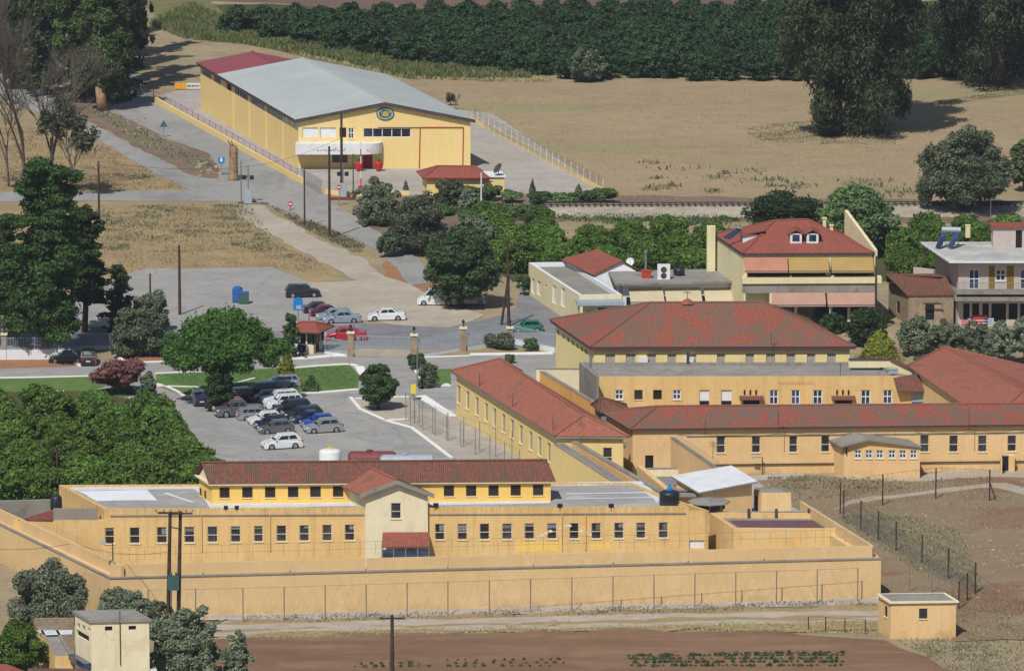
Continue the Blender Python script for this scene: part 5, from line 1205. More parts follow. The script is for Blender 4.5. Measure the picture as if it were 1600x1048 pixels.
# ---- grey house at the right edge
ZR3 = 6.9
f_ = [XY(G(1498,408,ZR3),0), XY(G(1700,408,ZR3),0), None, XY(G(1462,384,ZR3),0)]; f_[2] = f_[1]+f_[3]-f_[0]
gr = Bld('grey_house', 'grey pink two storey house with balcony and flat roof at the right edge', 'house', f_, ZR3, 'housepink')
ow = pxop(f_[0], f_[1], (1513,421,1530,452))
gr.front([(1514,421,1530,452,'cross'),(1556,421,1571,439,'cross'),(1594,421,1612,452,'cross'),(1505,474,1515,499,'dark'),(1519,474,1530,499,'dark'),(1535,474,1545,499,'dark'),(1549,474,1572,503,'dark'),(1576,474,1590,499,'dark'),(1594,474,1612,499,'dark')]); gr.left(); gr.close()
gr.flat('conc2', 0, 0, drop=0, over=1.3, pm='whitewash')
u_ = (f_[1]-f_[0]).normalized(); n_ = Vector((u_.y,-u_.x,0)); ft = f_; bh_root = bh.root
def gband(xa, xb, yt, yb, m, nm, out=1.3, thick=None):
    a, zt = onplane(xa, yt, ft[0]+n_*out, ft[1]+n_*out); b_, zb = onplane(xb, yb, ft[0]+n_*out, ft[1]+n_*out)
    k = MB(); k.bar(XY(ft[0],0)+n_*out+u_*a, XY(ft[0],0)+n_*out+u_*b_, (thick or out-.01), zb, zt); return k.build(nm, M[m], gr.root)
gband(1494,1680,455,460,'grey','balcony_slab',1.5); gband(1492,1680,465,470.5,'grey','lower_slab',1.7)
o_ = pxop(f_[0], f_[1], (1545,415,1553,453)); k = MB(); k.bar(f_[0]+u_*o_[0], f_[0]+u_*(o_[0]+.62), -.02, o_[2], o_[3]); o_ = pxop(f_[0], f_[1], (1573,415,1584,453)); k.bar(f_[0]+u_*o_[0], f_[0]+u_*o_[1], -.02, o_[2], o_[3]); k.build('olive_panel', M['olivep'], gr.root)
k = MB(); a_ = f_[0]+n_*1.4; 
for i in range(60): q = a_+u_*(.25*i); k.box((q.x,q.y,onplane(1500,455,ft[0]+n_*1.5,ft[1]+n_*1.5)[1]), .03,.03,.85)
zrail = onplane(1500,455,ft[0]+n_*1.5,ft[1]+n_*1.5)[1]; k.tube(XY(a_,zrail+.87), XY(a_+u_*15,zrail+.87), .03); k.build('balcony_railing', M['steel'], gr.root)
rr_ = corners((1552,389),(1680,389),(1547,378), ZR3+2.6); rr_ = [XY(p,0) for p in corners((1552,356),(1680,356),(1549,351), ZR3+2.4)]
rb_ = Bld('rooftop_room', 'small pink rooftop room with red tiled edge on the grey house', 'rooftop room', rr_, ZR3+2.4, 'housepink', ZR3+.2)
rb_.front([(1587,360,1597,388,'dark')]); rb_.left(); rb_.close(); k = MB(); k.prism([(p.x,p.y) for p in inset(rr_,-.25)], ZR3+2.4, ZR3+2.62); k.build('roof', M['tile_house'], rb_.root)
# solar water heater
c = G(1474,388,ZR3+.22); sw = thing('solar_water_heater', 'solar water heater with twin collectors on the left corner of the grey house roof', 'solar heater', c)
for o_ in (0, 1.3):
    k = MB(); p = c+Vector((-.9+o_,-.4,.2)); k.slab([p, p+Vector((.55,-.35,0)), p+Vector((1.35,.9,1.45)), p+Vector((.8,1.25,1.45))], .08); k.build('collector', M['solar'], sw)
k = MB(); k.tube(c+Vector((-.1,1.2,1.85)), c+Vector((1.9,.9,1.85)), .3, .3, 12); k.build('tank', M['tankgrey'], sw)
k = MB(); k.tube(c+Vector((0,1.2,0)), c+Vector((0,1.2,1.6)), .04); k.tube(c+Vector((1.7,.95,0)), c+Vector((1.7,.95,1.6)), .04); k.build('stand', M['steel'], sw)
c = G(1512,372,ZR3+.22); rbox(1512,371,ZR3+.22,.5,.5,1.3,'housecream','chimney','small cream chimney on the grey house roof behind the solar heater','chimney','lid')
# left wing wall of the grey house + steel post, goods under the porch
k = MB(); k.bar(XY(G(1430,436,2.6),0)+Vector((0,3,0)), XY(G(1462,440,2.6),0)+Vector((0,3,0)), .3, 0, 3.4); tag(k.build('garden_wall', M['housepink']), 'short pinkish wall behind the stone house roof', 'wall')
rn = random.Random(5); 
for x, m, nm, lab, s in ((1508,'redp','crate','red crate on the left of the goods under the grey house porch',(.7,.5,.6)),(1514,'blue','crate','blue crate between the red crate and the tall red rack',(.4,.4,.9)),(1531,'redp','rack','tall red rack of goods under the grey house porch',(1.6,.5,1.1)),(1545,'white','crate','white boxes at the right of the goods under the porch',(1.0,.5,.8)),(1529,'darkred','crate','dark red box behind the tall red rack',(.8,.5,1.6))):
    c = G(x, 508 if lab.find('behind')<0 else 504); t = thing(nm, lab, nm if nm!='crate' else 'crate', c); k = MB(); k.box(c, *s); k.build('body', M[m], t); k = MB()
    for i in range(3): k.box((c.x, c.y-s[1]/2-.02, c.z+s[2]*(.2+.27*i)), s[0]*.86, .03, s[2]*.08)
    k.build('slats', M['white' if m!='white' else 'blue'], t)
# ================================================================ gatehouse kiosk, gate and street fence
f_ = [XY(p,0) for p in corners((463,553,),(492,553),(458,545), 0)]
f_ = [G(458,552), G(490,553), G(505,546), G(472,545)]
ks = thing('guard_kiosk', 'small guard kiosk with a low tiled hip roof beside the entrance gate', 'kiosk', f_[0])
k = MB(); zk = 2.25
for i in range(4): 
    a, c_ = f_[i], f_[(i+1)%4]; k.bar(a, c_, .12, 0, 1.0)
k.build('base_wall', M['cream'], ks)
k = MB()
for i in range(4):
    a, c_ = f_[i], f_[(i+1)%4]; k.bar(a.lerp(c_,.03), a.lerp(c_,.97), .05, 1.001, zk)
k.build('window', M['glass'], ks)
k = MB()
for i in range(4):
    a, c_ = f_[i], f_[(i+1)%4]
    for t in (0,.33,.66,1): q = a.lerp(c_,t); k.box((q.x,q.y,1.001), .16,.16,zk-1)
k.build('frame', M['cream'], ks)
k = MB(); q = f_[1].lerp(f_[2],.25); q2 = f_[1].lerp(f_[2],.5); k.bar(q, q2, -.05, 0, 2.1); k.build('door', M['brownwood'], ks)
E = [XY(p,0) for p in inset([f_[0], f_[1], f_[2], f_[3]], -.85)]; m_ = sum(E, Vector((0,0,0)))/4
hiproof(ks, E, zk+.1, Vector((m_.x-.7,m_.y,zk+.85)), Vector((m_.x+.7,m_.y,zk+.85)), 'tile_house', 'brownwood', .12)
def pillar(px, py, h, lab, w=.6):
    c = G(px, py); t = thing('gate_pillar', lab, 'pillar', c, 'stone pillars of the street fence'); k = MB(); k.box(c, w, w, h); k.build('shaft', M['stone'], t)
    k = MB(); k.box((c.x,c.y,h), w+.2, w+.2, .16); k.build('cap', M['cream'], t)
    k = MB(); k.tube((c.x,c.y,h+.16), (c.x,c.y,h+.55), .04); k.lathe((c.x,c.y,h+.55), [(.1,0),(.17,.15),(.1,.35),(.03,.4)], 8); k.build('lamp', M['blackpl'], t)
    return c
P0 = pillar(548,558,2.5,'stone gate pillar with lamp beside the guard kiosk'); P1 = pillar(647,560,2.4,'stone gate pillar with lamp at the right end of the sliding gate'); P2 = pillar(724,549,2.4,'stone pillar with lamp in the middle of the street fence'); P3 = pillar(797,538,1.7,'short stone pillar of the street fence before the green car')
def railing(A, B, h0, h, lab, step=.16, nm='railing', base=None, bm_='whitewash', cat='fence', solid=0):
    t = thing(nm, lab, cat, A); k = MB(); L = (B-A).length; n = int(L/step); d = (B-A)/n
    for i in range(n+1): q = A+d*i; k.box((q.x,q.y,h0), .035,.035,h)
    k.build('bars', M['tankgrey'], t, uv=False); k = MB(); k.tube(XY(A,h0+.12), XY(B,h0+.12), .03, .03, 4); k.tube(XY(A,h0+h-.12), XY(B,h0+h-.12), .03,.03,4); k.build('rail', M['tankgrey'], t)
    if base: k = MB(); k.bar(A, B, .25, 0, base); k.build('base_wall', M[bm_], t)
    if solid: k = MB(); k.bar(A, B, .06, .08, solid); k.build('lower_panel', M['gravel'], t)
    return t
railing(P0+Vector((.4,0,0)), P1+Vector((-.4,0,0)), 1.0, 1.35, 'grey barred sliding gate with a plain lower panel between two stone pillars', nm='entrance_gate', cat='gate', solid=.95)
railing(P1+Vector((.4,.05,0)), P2+Vector((-.35,0,0)), .35, 1.75, 'grey railing on a white base curving away right of the gate', base=.35)
railing(P2+Vector((.4,.0,0)), P3+Vector((-.3,0,0)), .5, 1.45, 'grey railing on a white base between the two right pillars', base=.5)
railing(P3+Vector((.4,.0,0)), G(866,552), .6, 1.45, 'white railing in front of the green car', base=.6)
railing(G(507,553), P0+Vector((-.4,0,0)), .3, 1.5, 'short grey railing between the kiosk and the gate pillar', base=.3)
# left boundary: white wall with railing and brick pillars
A, Bq = G(-40,563), G(114,562); lw2 = railing(A, Bq, 1.1, 1.3, 'whitewashed boundary wall with dark railing under the big pines', base=1.1); 
pillar(7,562,2.6,'brick pillar of the whitewashed wall at the left edge', .5); 
A, Bq = G(114,548), G(176,546); railing(A, Bq, .2, 1.6, 'dark railing in deep shade behind the parked black car', base=.4)
k = MB(); a = G(448,553); 
# ================================================================ bottom left corner houses
f_ = [XY(p,0) for p in corners((142,1078),(232,1076),(117,1048), 0)]
ZB2 = 6.0
f_ = [XY(p,0) for p in corners((142,972),(233,970),(117,957.5), ZB2)]
th = Bld('tower_house', 'square pale yellow house with flat grey roof and two small windows among olive trees', 'house', f_, ZB2, 'cream')
th.front([(164,978,175.5,985,'dark'),(201,977,212.5,983.5,'dark')]); th.left([(120.5,973,124.5,981,'dark'),(128,976,132.5,984,'dark'),(137,980,140.5,987,'dark'),(119.5,988,139,997,'dark')]); th.close()
k = MB(); k.prism([(p.x,p.y) for p in inset(f_,-.15)], ZB2, ZB2+.2); r_ = k.build('roof', M['grey'], th.root); k = MB(); k.poly([(p.x,p.y,ZB2+.205) for p in inset(f_,.05)]); k.build('roof_surface', M['conc'], r_)
k = MB(); q = f_[0].lerp(f_[1],.5); k.tube((q.x,q.y-.06,2.6), (q.x,q.y-.06,ZB2+.9), .04); k.build('vent_pipe', M['darksteel'], th.root)
k = MB(); k.bar(f_[3].lerp(f_[0],0.0)+Vector((-.02,-.02,0)), f_[0]+Vector((-.02,-.02,0)), -.03, .2, 2.2); k.build('white_base', M['whitewash'], th.root)
k = MB(); k.bar(f_[3]+Vector((-.02,-.02,0)), f_[0]+Vector((-.02,-.02,0)), -.55, 2.35, 2.8); k.build('side_awning', M['glassblue'], th.root)
f2 = [XY(p,0) for p in corners((142,1034),(240,1032),(150,1062), 2.0)]
lr = [XY(p,0) for p in corners((150,1047),(245,1044),(140,1030), 2.2)]
fr2 = Bld('flat_annex', 'low annex with a weathered flat roof in front of the square yellow house', 'annex', lr, 2.2, 'whitewash'); fr2.front(); fr2.left(); fr2.close(); fr2.flat('grey', .25, .25)
ya = [XY(p,0) for p in corners((86,1024),(114,1024),(60,978), 2.6)]
sh2 = Bld('old_shed', 'old shed with a patched grey flat roof left of the square yellow house', 'shed', ya, 2.6, 'y1'); sh2.front(); sh2.left(); sh2.close(); sh2.flat('conc', .15, .2)
strip([(58,984),(114,983),(114,990),(70,992)], 2.6, 'roofwhite', sh2.root, 'white_sheet', .1)
k = MB(); k.bar(XY(G(53,972,2.6),0), XY(G(116,971,2.6),0), .3, 0, 2.9); tag(k.build('stone_wall', M['stone']), 'brownish stone wall behind the old patched shed', 'wall')
ro = thing('corner_house', 'corner of a red tiled roof at the bottom left edge', 'house', XY(G(0,1060,2.4),0))
k = MB(); k.slab([G(-60,1075,2.6), G(30,1075,2.4), G(40,1048,2.8), G(12,1037,3.2), G(-60,1034,3.2)], .12); k.build('roof', M['tile_house'], ro); k = MB(); k.prism([(p.x,p.y) for p in (G(-60,1074,2.4),G(26,1074,2.3),G(34,1052,2.5),G(-60,1052,2.5))], 0, 2.3); k.build('wall', M['cream'], ro)
ro = thing('corner_house', 'low brown tiled roof at the bottom edge below the square yellow house', 'house', XY(G(90,1060,2.4),0))
k = MB(); k.slab([G(36,1075,2.4), G(150,1080,2.4), G(136,1044,2.9), G(44,1043,2.9)], .12); k.build('roof', M['tile_br'], ro); k = MB(); k.prism([(p.x,p.y) for p in (G(44,1074,2.3),G(146,1074,2.3),G(134,1054,2.4),G(46,1054,2.4))], 0, 2.2); k.build('wall', M['cream'], ro)
# ---- guard hut bottom right
c0 = G(1391.5,998); hz_ = Zat(c0, 942)
f_ = [XY(p,0) for p in corners((1392,942),(1494,940.5),(1373,930), hz_)]
gh2 = Bld('guard_hut', 'stand-alone peach guard hut with a flat roof at the corner of the dirt track', 'hut', f_, hz_, 'peach')
gh2.front([(1436,950,1449,966,'grid')]); gh2.left([(1382,946,1386.5,963,'grid')]); gh2.close(); 
k = MB(); k.prism([(p.x,p.y) for p in inset(f_,-.18)], hz_, hz_+.14); r_ = k.build('roof', M['cream'], gh2.root); k = MB(); k.poly([(p.x,p.y,hz_+.145) for p in inset(f_,.1)]); k.build('roof_surface', M['grey'], gh2.root)
u_ = (f_[1]-f_[0]).normalized()
for a, c_, z in ((.2,1.5,.5),(3.6,5.3,.55)):
    k = MB(); n_ = Vector((u_.y,-u_.x,0))*.006; rn = random.Random(int(a*10)); up_ = []; lo_ = []
    for i in range(8): q = f_[0]+u_*(a+(c_-a)*i/7)+n_; h_ = z*(.35+.65*math.sin(math.pi*(i+.6)/8))*rn.uniform(.8,1.1); up_.append((q.x,q.y,.15+h_)); lo_.append((q.x,q.y,.12))
    k.poly(lo_+up_[::-1]); k.build('rusty_stain', M['y1'], gh2.root)
# ================================================================ vegetation
def quads_mesh(name, C, A, B, mat):
    """C centres, A and B half axes (n,3): one quad each"""
    n = len(C); V = np.empty((n, 4, 3)); V[:, 0] = C-A-B*.55; V[:, 1] = C+A*.75-B; V[:, 2] = C+A+B*.6; V[:, 3] = C-A*.7+B
    me = bpy.data.meshes.new(name); me.vertices.add(n*4); me.vertices.foreach_set('co', V.ravel())
    me.loops.add(n*4); me.loops.foreach_set('vertex_index', np.arange(n*4)); me.polygons.add(n)
    me.polygons.foreach_set('loop_start', np.arange(n)*4); me.polygons.foreach_set('loop_total', np.full(n, 4))
    me.update(calc_edges=True); me.materials.append(mat); return me
def crown_mesh(name, blobs, n, leaf, mat, seed=0, droop=0.0, flatf=1.0, fill=.62, sprig=.25):
    rg = np.random.default_rng(seed); bl = np.array(blobs, float); vol = (bl[:, 3]*bl[:, 4]*bl[:, 5])**(2/3)
    k = rg.choice(len(bl), size=n, p=vol/vol.sum()); d = rg.normal(size=(n, 3)); d /= np.linalg.norm(d, axis=1)[:, None]
    r = fill+(1-fill)*rg.random(n)**.6+sprig*(rg.random(n)**6)
    lump = 1+.16*np.sin(d[:, 0]*5+k)*np.sin(d[:, 1]*6+k*2)+.12*np.sin(d[:, 2]*9+k*3)
    C = bl[k, :3]+d*bl[k, 3:6]*(r*lump)[:, None]
    keep = np.ones(n, bool)                     # leaves deep inside other clumps are never seen
    for j in range(len(bl)):
        q = (C-bl[j, :3])/bl[j, 3:6]; keep &= ~((np.einsum('ij,ij->i', q, q) < .30) & (k != j))
    C = C[keep]; d = d[keep]; m = len(C)
    nrm = d*.9+rg.normal(size=(m, 3))*.75; nrm[:, 2] += .35; nrm /= np.linalg.norm(nrm, axis=1)[:, None]
    t = rg.normal(size=(m, 3)); t[:, 2] *= flatf; t[:, 2] -= droop*2.5; t -= nrm*np.einsum('ij,ij->i', t, nrm)[:, None]; t /= np.linalg.norm(t, axis=1)[:, None]
    b = np.cross(nrm, t); s = leaf*(.55+.9*rg.random(m))[:, None]
    return quads_mesh(name, C, t*s*(1+droop), b*s*.6, mat)
def ico_core(bm_v, bm_f, c, r, seed):
    bm = bmesh.new(); bmesh.ops.create_icosphere(bm, subdivisions=2, radius=1.0); rn = random.Random(seed); i0 = len(bm_v)
    for v in bm.verts:
        j = rn.uniform(.75, 1.05); bm_v.append((c[0]+v.co.x*r[0]*j, c[1]+v.co.y*r[1]*j, c[2]+v.co.z*r[2]*j))
    for f in bm.faces: bm_f.append(tuple(i0+v.index for v in f.verts))
    bm.free()
def add_core(me, blobs, k, seed):
    """closes the inside of a dense crown with rough leafy lumps, joined into the same mesh"""
    V = []; Fc = []
    for i, b in enumerate(blobs): ico_core(V, Fc, b[:3], (b[3]*k, b[4]*k, b[5]*k), seed+i)
    nv, nl, npoly = len(me.vertices), len(me.loops), len(me.polygons)
    co = np.empty(nv*3); me.vertices.foreach_get('co', co); li = np.empty(nl, int); me.loops.foreach_get('vertex_index', li)
    V = np.array(V); Fi = np.array(Fc)+nv
    m2 = bpy.data.meshes.new(me.name); m2.vertices.add(nv+len(V)); m2.vertices.foreach_set('co', np.concatenate([co, V.ravel()]))
    m2.loops.add(nl+Fi.size); m2.loops.foreach_set('vertex_index', np.concatenate([li, Fi.ravel()]))
    m2.polygons.add(npoly+len(Fi)); ls = np.concatenate([np.arange(npoly)*4, nl+np.arange(len(Fi))*3]); lt = np.concatenate([np.full(npoly, 4), np.full(len(Fi), 3)])
    m2.polygons.foreach_set('loop_start', ls); m2.polygons.foreach_set('loop_total', lt); m2.update(calc_edges=True)
    m2.materials.append(me.materials[0]); bpy.data.meshes.remove(me); return m2
def blobs_for(shape, W, H, seed, base=.12):
    """clumps inside the outline of a crown W wide and H high (whole tree)"""
    rn = random.Random(seed); bl = []; z0 = H*base
    def add(x, y, z, r, fz=.75): bl.append((x, y, z, r*rn.uniform(.85, 1.15), r*rn.uniform(.85, 1.15), r*fz*rn.uniform(.85, 1.15)))
    if shape == 'round':
        for i in range(46):
            a = rn.random()*6.283; t = rn.random(); r = W*rn.uniform(.075, .135); z = z0+(H-z0)*(.08+.84*t); env = W/2*math.sqrt(max(.06, 1-((t-.42)/.62)**2))*rn.uniform(.86, 1.08)
            q = max(0, env-r)*rn.uniform(.7, 1.0); add(q*math.cos(a), q*math.sin(a), z, r)
        for t in (.3, .55): add(0, 0, z0+(H-z0)*t, W*.29, .8)
    elif shape == 'olive':
        for i in range(64):
            a = rn.random()*6.283; t = rn.random(); r = W*rn.uniform(.05, .105); z = z0+(H-z0)*(.05+.88*t*rn.uniform(.85, 1.05)); env = W/2*math.sqrt(max(.08, 1-((t-.38)/.66)**2))*(.86+.18*math.sin(3*a+seed)+.1*math.sin(7*a))
            q = max(0, env-r*.6)*rn.uniform(.6, 1.05); add(q*math.cos(a), q*math.sin(a), z, r, .95)
        for t in (.25, .5): add(W*.05*math.sin(seed), 0, z0+(H-z0)*t, W*.25, .8)
    elif shape == 'umbrella':
        for i in range(64):
            a = rn.random()*6.283; q = W/2*math.sqrt(rn.random())*.9; r = W*rn.uniform(.06, .115); f = 1-(q/(W/2))**2
            z = H*(.42+.46*f*rn.uniform(.15, 1.0))+rn.uniform(-.05, .05)*H; add(q*math.cos(a), q*math.sin(a), z, r, .72)
        for i in range(9):
            a = rn.random()*6.283; q = W*.3*rn.random(); add(q*math.cos(a), q*math.sin(a), H*rn.uniform(.40, .55), W*.12, .7)
        for i in range(7):
            a = i*6.283/7; add(W*.2*math.cos(a), W*.2*math.sin(a), H*.66, W*.17, .95)
        add(0, 0, H*.74, W*.2, .9)
    elif shape == 'pine':
        for i in range(115):
            t = rn.random(); a = rn.random()*6.283; z = z0+(H-z0)*(.03+.92*t); env = W/2*(1.08-.5*t)*rn.uniform(.3, 1.0)*(.8+.2*math.sin(4*a+t*9)); r = W*rn.uniform(.055, .11)
            add(env*math.cos(a), env*math.sin(a), z, r, .5)
        for t in (.12, .25, .38, .5, .62, .74, .85, .93): add(rn.uniform(-.08,.08)*W, 0, z0+(H-z0)*t, W*(.26-.15*t), .8)
    elif shape == 'tall':
        for i in range(44):
            t = rn.random(); a = rn.random()*6.283; z = z0+(H-z0)*(.05+.87*t); env = W/2*(.62+.38*math.sin(math.pi*min(1, t*1.15)))*rn.uniform(.4, .95); r = W*rn.uniform(.09, .15)
            add(env*math.cos(a), env*math.sin(a), z, r, 1.25)
        for t in (.2, .4, .6, .8): add(0, 0, z0+(H-z0)*t, W*.22, 1.1)
    elif shape == 'euc':
        for i in range(120):
            t = rn.random(); a = rn.random()*6.283; z = z0+(H-z0)*(.03+.93*t); env = W/2*(.66+.34*math.sin(math.pi*min(1, t*1.3+.05)))*rn.uniform(.35, 1.0)*(.78+.22*math.sin(3*a+t*7)); r = W*rn.uniform(.045, .09)
            if t < .22 and rn.random() < .45: continue
            add(env*math.cos(a), env*math.sin(a), z, r, 1.5)
        for t in (.08, .2, .33, .46, .6, .74, .88): add(rn.uniform(-.05,.05)*W, 0, z0+(H-z0)*t, W*.17, 1.3)
    elif shape == 'cone':
        for i in range(16):
            t = i/15; add(rn.uniform(-.04,.04)*W, rn.uniform(-.04,.04)*W, z0+(H-z0)*(.1+.8*t), W*.46*(1.03-.88*t), .8)
    elif shape == 'low':
        for i in range(18):
            a = rn.random()*6.283; q = W*.36*math.sqrt(rn.random()); r = W*rn.uniform(.12, .19); add(q*math.cos(a), q*math.sin(a), H*rn.uniform(.35, .8), r, min(1.0, H/W*1.0))
    return bl
def trunk_mb(H, r, rn, lean=.06, limbs=4, spread=.28):
    k = MB(); p = Vector((0, 0, -.1)); n = 4; pts = [p]
    for i in range(1, n+1): pts.append(Vector((rn.uniform(-lean, lean)*H*.5, rn.uniform(-lean, lean)*H*.5, H*i/n)))
    for i in range(n): k.tube(pts[i], pts[i+1], r*(1-.6*i/n), r*(1-.6*(i+1)/n), 7)
    for i in range(limbs):
        a = rn.random()*6.283; s = pts[max(1, n-2)].lerp(pts[n], rn.random()); e = s+Vector((math.cos(a)*H*spread*.55, math.sin(a)*H*spread*.55, H*rn.uniform(.08, .2)))
        k.tube(s, e, r*.45, r*.12, 5)
    return k
CAT_T = 0
def tree(kind, px, py, wpx, hpx, label, leaf='l_orange', bark='bark', n=7000, ls=.22, fine=True, seed=None, group=None, name='tree', cat='tree', core=.55, base=.14, droop=0, tr=None, trh=.6, dense=True, zscale=None):
    global CAT_T; CAT_T += 1; seed = CAT_T*17 if seed is None else seed; rn = random.Random(seed)
    P = G(px, py); s = scl(py); W = wpx/s; H = hpx/s/CS
    if n < 24000 and ls > .11: n = int(n*2.2); ls *= .68
    bl = blobs_for(kind, W, H, seed, base)
    t = thing(name, label, cat, P, group)
    me = crown_mesh('crown', bl, n, ls, M[leaf], seed, droop)
    if core: me = add_core(me, bl, core, seed)
    o = bpy.data.objects.new('crown', me); COL.objects.link(o); o.parent = t; o['_o'] = [0, 0, 0]
    r = tr or max(.08, W*.035); k = trunk_mb(H*trh, r, rn); k.build('trunk', M[bark], t, local=True, uv=False, smooth=True)
    return t
# ---- orchards: four crowns shared by every tree of the rows
def orchard_protos(name, leaf, W, H, n, ls, k=4):
    out = []
    for i in range(k):
        bl = blobs_for('round', W, H, 900+i*7+len(name), .02); me = crown_mesh('crown', bl, n, ls, M[leaf], i+50); me = add_core(me, bl, .66, i)
        tm = trunk_mb(H*.5, .1, random.Random(i)).build('trunk', M['bark'], None, local=True, uv=False)
        out.append((me, tm.data)); bpy.data.objects.remove(tm)
    return out
def orchard(px, dx, dy, protos, label, group, name, seed=1, ang=.25, jit=.5, smin=.85, smax=1.15, limit=290, parts=True):
    spots = []
    rn = random.Random(seed); poly = [(G(*p).x, G(*p).y) for p in px]; xs = [p[0] for p in poly]; ys = [p[1] for p in poly]; cnt = 0
    ca, sa = math.cos(ang), math.sin(ang); cx, cy = sum(xs)/len(xs), sum(ys)/len(ys); Rr = max(max(xs)-min(xs), max(ys)-min(ys)); N = int(Rr/min(dx, dy))+2
    for i in range(-N, N):
        for j in range(-N, N):
            u, v = i*dx, j*dy; x = cx+u*ca-v*sa; y = cy+u*sa+v*ca
            if not inpoly(x, y, poly): continue
            x += rn.uniform(-jit, jit); y += rn.uniform(-jit, jit)
            if x < G(-40, 500).x*(y/G(0, 500).y)-3 or x > G(1640, 500).x*(y/G(0, 500).y)+3: continue
            cnt += 1; spots.append((y, x, rn.randrange(len(protos)), rn.uniform(smin, smax), rn.random()*6.28))
    spots.sort(); grove = spots[limit:]
    for y, x, pi_, s, rz_ in spots[:limit]:
            me, tm = protos[pi_]
            t = thing(name, label, 'tree', (x, y, 0), group); t.rotation_euler = (0, 0, rz_); t.scale = (s*rn.uniform(.92, 1.1), s*rn.uniform(.92, 1.1), s*rn.uniform(.88, 1.12))
            o = bpy.data.objects.new('crown', me); COL.objects.link(o); o.parent = t
            if parts: o = bpy.data.objects.new('trunk', tm); COL.objects.link(o); o.parent = t
    if grove:            # the farthest rows, past the three hundred that show largest
        Vs = []; Ls = []; Ts = []; o_ = 0
        for y, x, pi_, s, rz_ in grove:
            me = protos[pi_][0]; n_ = len(me.vertices); co = np.empty(n_*3); me.vertices.foreach_get('co', co); co = co.reshape(-1, 3)*s
            c_, s_ = math.cos(rz_), math.sin(rz_); Vs.append(np.column_stack([co[:, 0]*c_-co[:, 1]*s_+x, co[:, 0]*s_+co[:, 1]*c_+y, co[:, 2]]))
            li = np.empty(len(me.loops), int); me.loops.foreach_get('vertex_index', li); Ls.append(li+o_); lt = np.empty(len(me.polygons), int); me.polygons.foreach_get('loop_total', lt); Ts.append(lt); o_ += n_
        V = np.concatenate(Vs); Lp = np.concatenate(Ls); T_ = np.concatenate(Ts); m2 = bpy.data.meshes.new('orange_grove'); m2.vertices.add(len(V)); m2.vertices.foreach_set('co', V.ravel())
        m2.loops.add(len(Lp)); m2.loops.foreach_set('vertex_index', Lp); m2.polygons.add(len(T_)); m2.polygons.foreach_set('loop_start', np.concatenate([[0], np.cumsum(T_)[:-1]])); m2.polygons.foreach_set('loop_total', T_)
        m2.update(calc_edges=True); m2.materials.append(protos[0][0].materials[0]); o = bpy.data.objects.new('orange_grove', m2); COL.objects.link(o); tag(o, 'farthest rows of '+label.replace('dark green orange tree', 'dark green orange trees'), 'trees', None, 'stuff')
    print('orchard', name, cnt, len(grove))
PO = orchard_protos('near', 'l_orange', 5.4, 3.5, 5500, .115)
PF = orchard_protos('far', 'l_far', 5.4, 4.0, 2200, .17)
orchard([(345,56),(420,44),(560,42),(900,36),(1300,34),(1300,126),(1000,127),(900,125),(760,117),(660,108),(560,88),(440,70)], 4.3, 4.6, PF, 'dark green orange tree in the far orchard beyond the dry field', 'orange trees in the far orchard', 'orange_tree', 3, .12, limit=130)
orchard([(1300,40),(1640,30),(1640,118),(1560,122),(1300,126)], 4.6, 5.0, PF, 'dark green orange tree in the far orchard right of the huge eucalyptus', 'orange trees right of the huge eucalyptus', 'orange_tree', 4, .1, limit=60)
orchard([(-50,655),(60,652),(140,655),(200,660),(262,668),(300,690),(318,712),(352,740),(372,790),(100,800),(-50,810)], 4.7, 4.9, PO, 'leafy orange tree in the orchard beside the prison car park', 'orange trees beside the car park', 'orange_tree', 5, .2)
orchard([(750,362),(820,362),(870,380),(960,384),(1080,382),(1150,386),(1108,450),(1000,450),(880,446),(800,435),(740,400)], 4.7, 4.9, PO, 'leafy orange tree in the orchard between the railway and the houses', 'orange trees behind the houses', 'orange_tree', 6, .1)
orchard([(1385,392),(1480,380),(1700,376),(1700,410),(1560,440),(1390,450)], 4.9, 5.1, PO, 'leafy orange tree in the orchard behind the grey house', 'orange trees behind the grey house', 'orange_tree', 7, .1)
# ---- single trees
tree('euc', 1336, 211, 300, 450, 'huge dark eucalyptus with drooping branches standing alone in the dry field', 'l_euc', 'barkgrey', 95000, .15, droop=.7, core=.5, name='eucalyptus', base=.02, tr=.9, trh=.8)
tree('euc', 1560, 135, 330, 400, 'second huge eucalyptus hanging into the top right corner behind the lone one', 'l_euc', 'barkgrey', 60000, .16, droop=.7, core=.4, name='eucalyptus', base=.05, tr=.9, trh=.8)
tree('euc', 1700, 150, 170, 330, 'eucalyptus at the far right edge beyond the dry field', 'l_eucb', 'barkgrey', 12000, .22, droop=.7, core=.35, name='eucalyptus', base=.2)
tree('olive', 1512, 334, 172, 138, 'broad grey green olive tree by the railway at the right', 'l_olived', 'barkgrey', 16000, .20, name='olive_tree', base=.12, core=.5, trh=.4)
tree('round', 1600, 300, 60, 80, 'bright green bush tree at the right edge beside the olive tree', 'l_light', 'bark', 3000, .2, name='tree')
tree('olive', 915, 128, 62, 50, 'bushy tree standing just in front of the far orchard', 'l_olived', 'bark', 3500, .22, name='tree', base=0.02)
tree('round', 1225, 378, 150, 74, 'dark green tree behind the left end of the big red hip roof', 'l_pined', 'bark', 8000, .2, name='tree', base=.03)
tree('round', 1335, 400, 150, 108, 'pale green leafy tree behind the right end of the big red hip roof', 'l_light', 'bark', 11000, .2, name='tree', base=.03)
tree('round', 1260, 372, 90, 62, 'mid green tree between the dark tree and the pale leafy tree', 'l_mul', 'bark', 5000, .2, name='tree', base=.03)
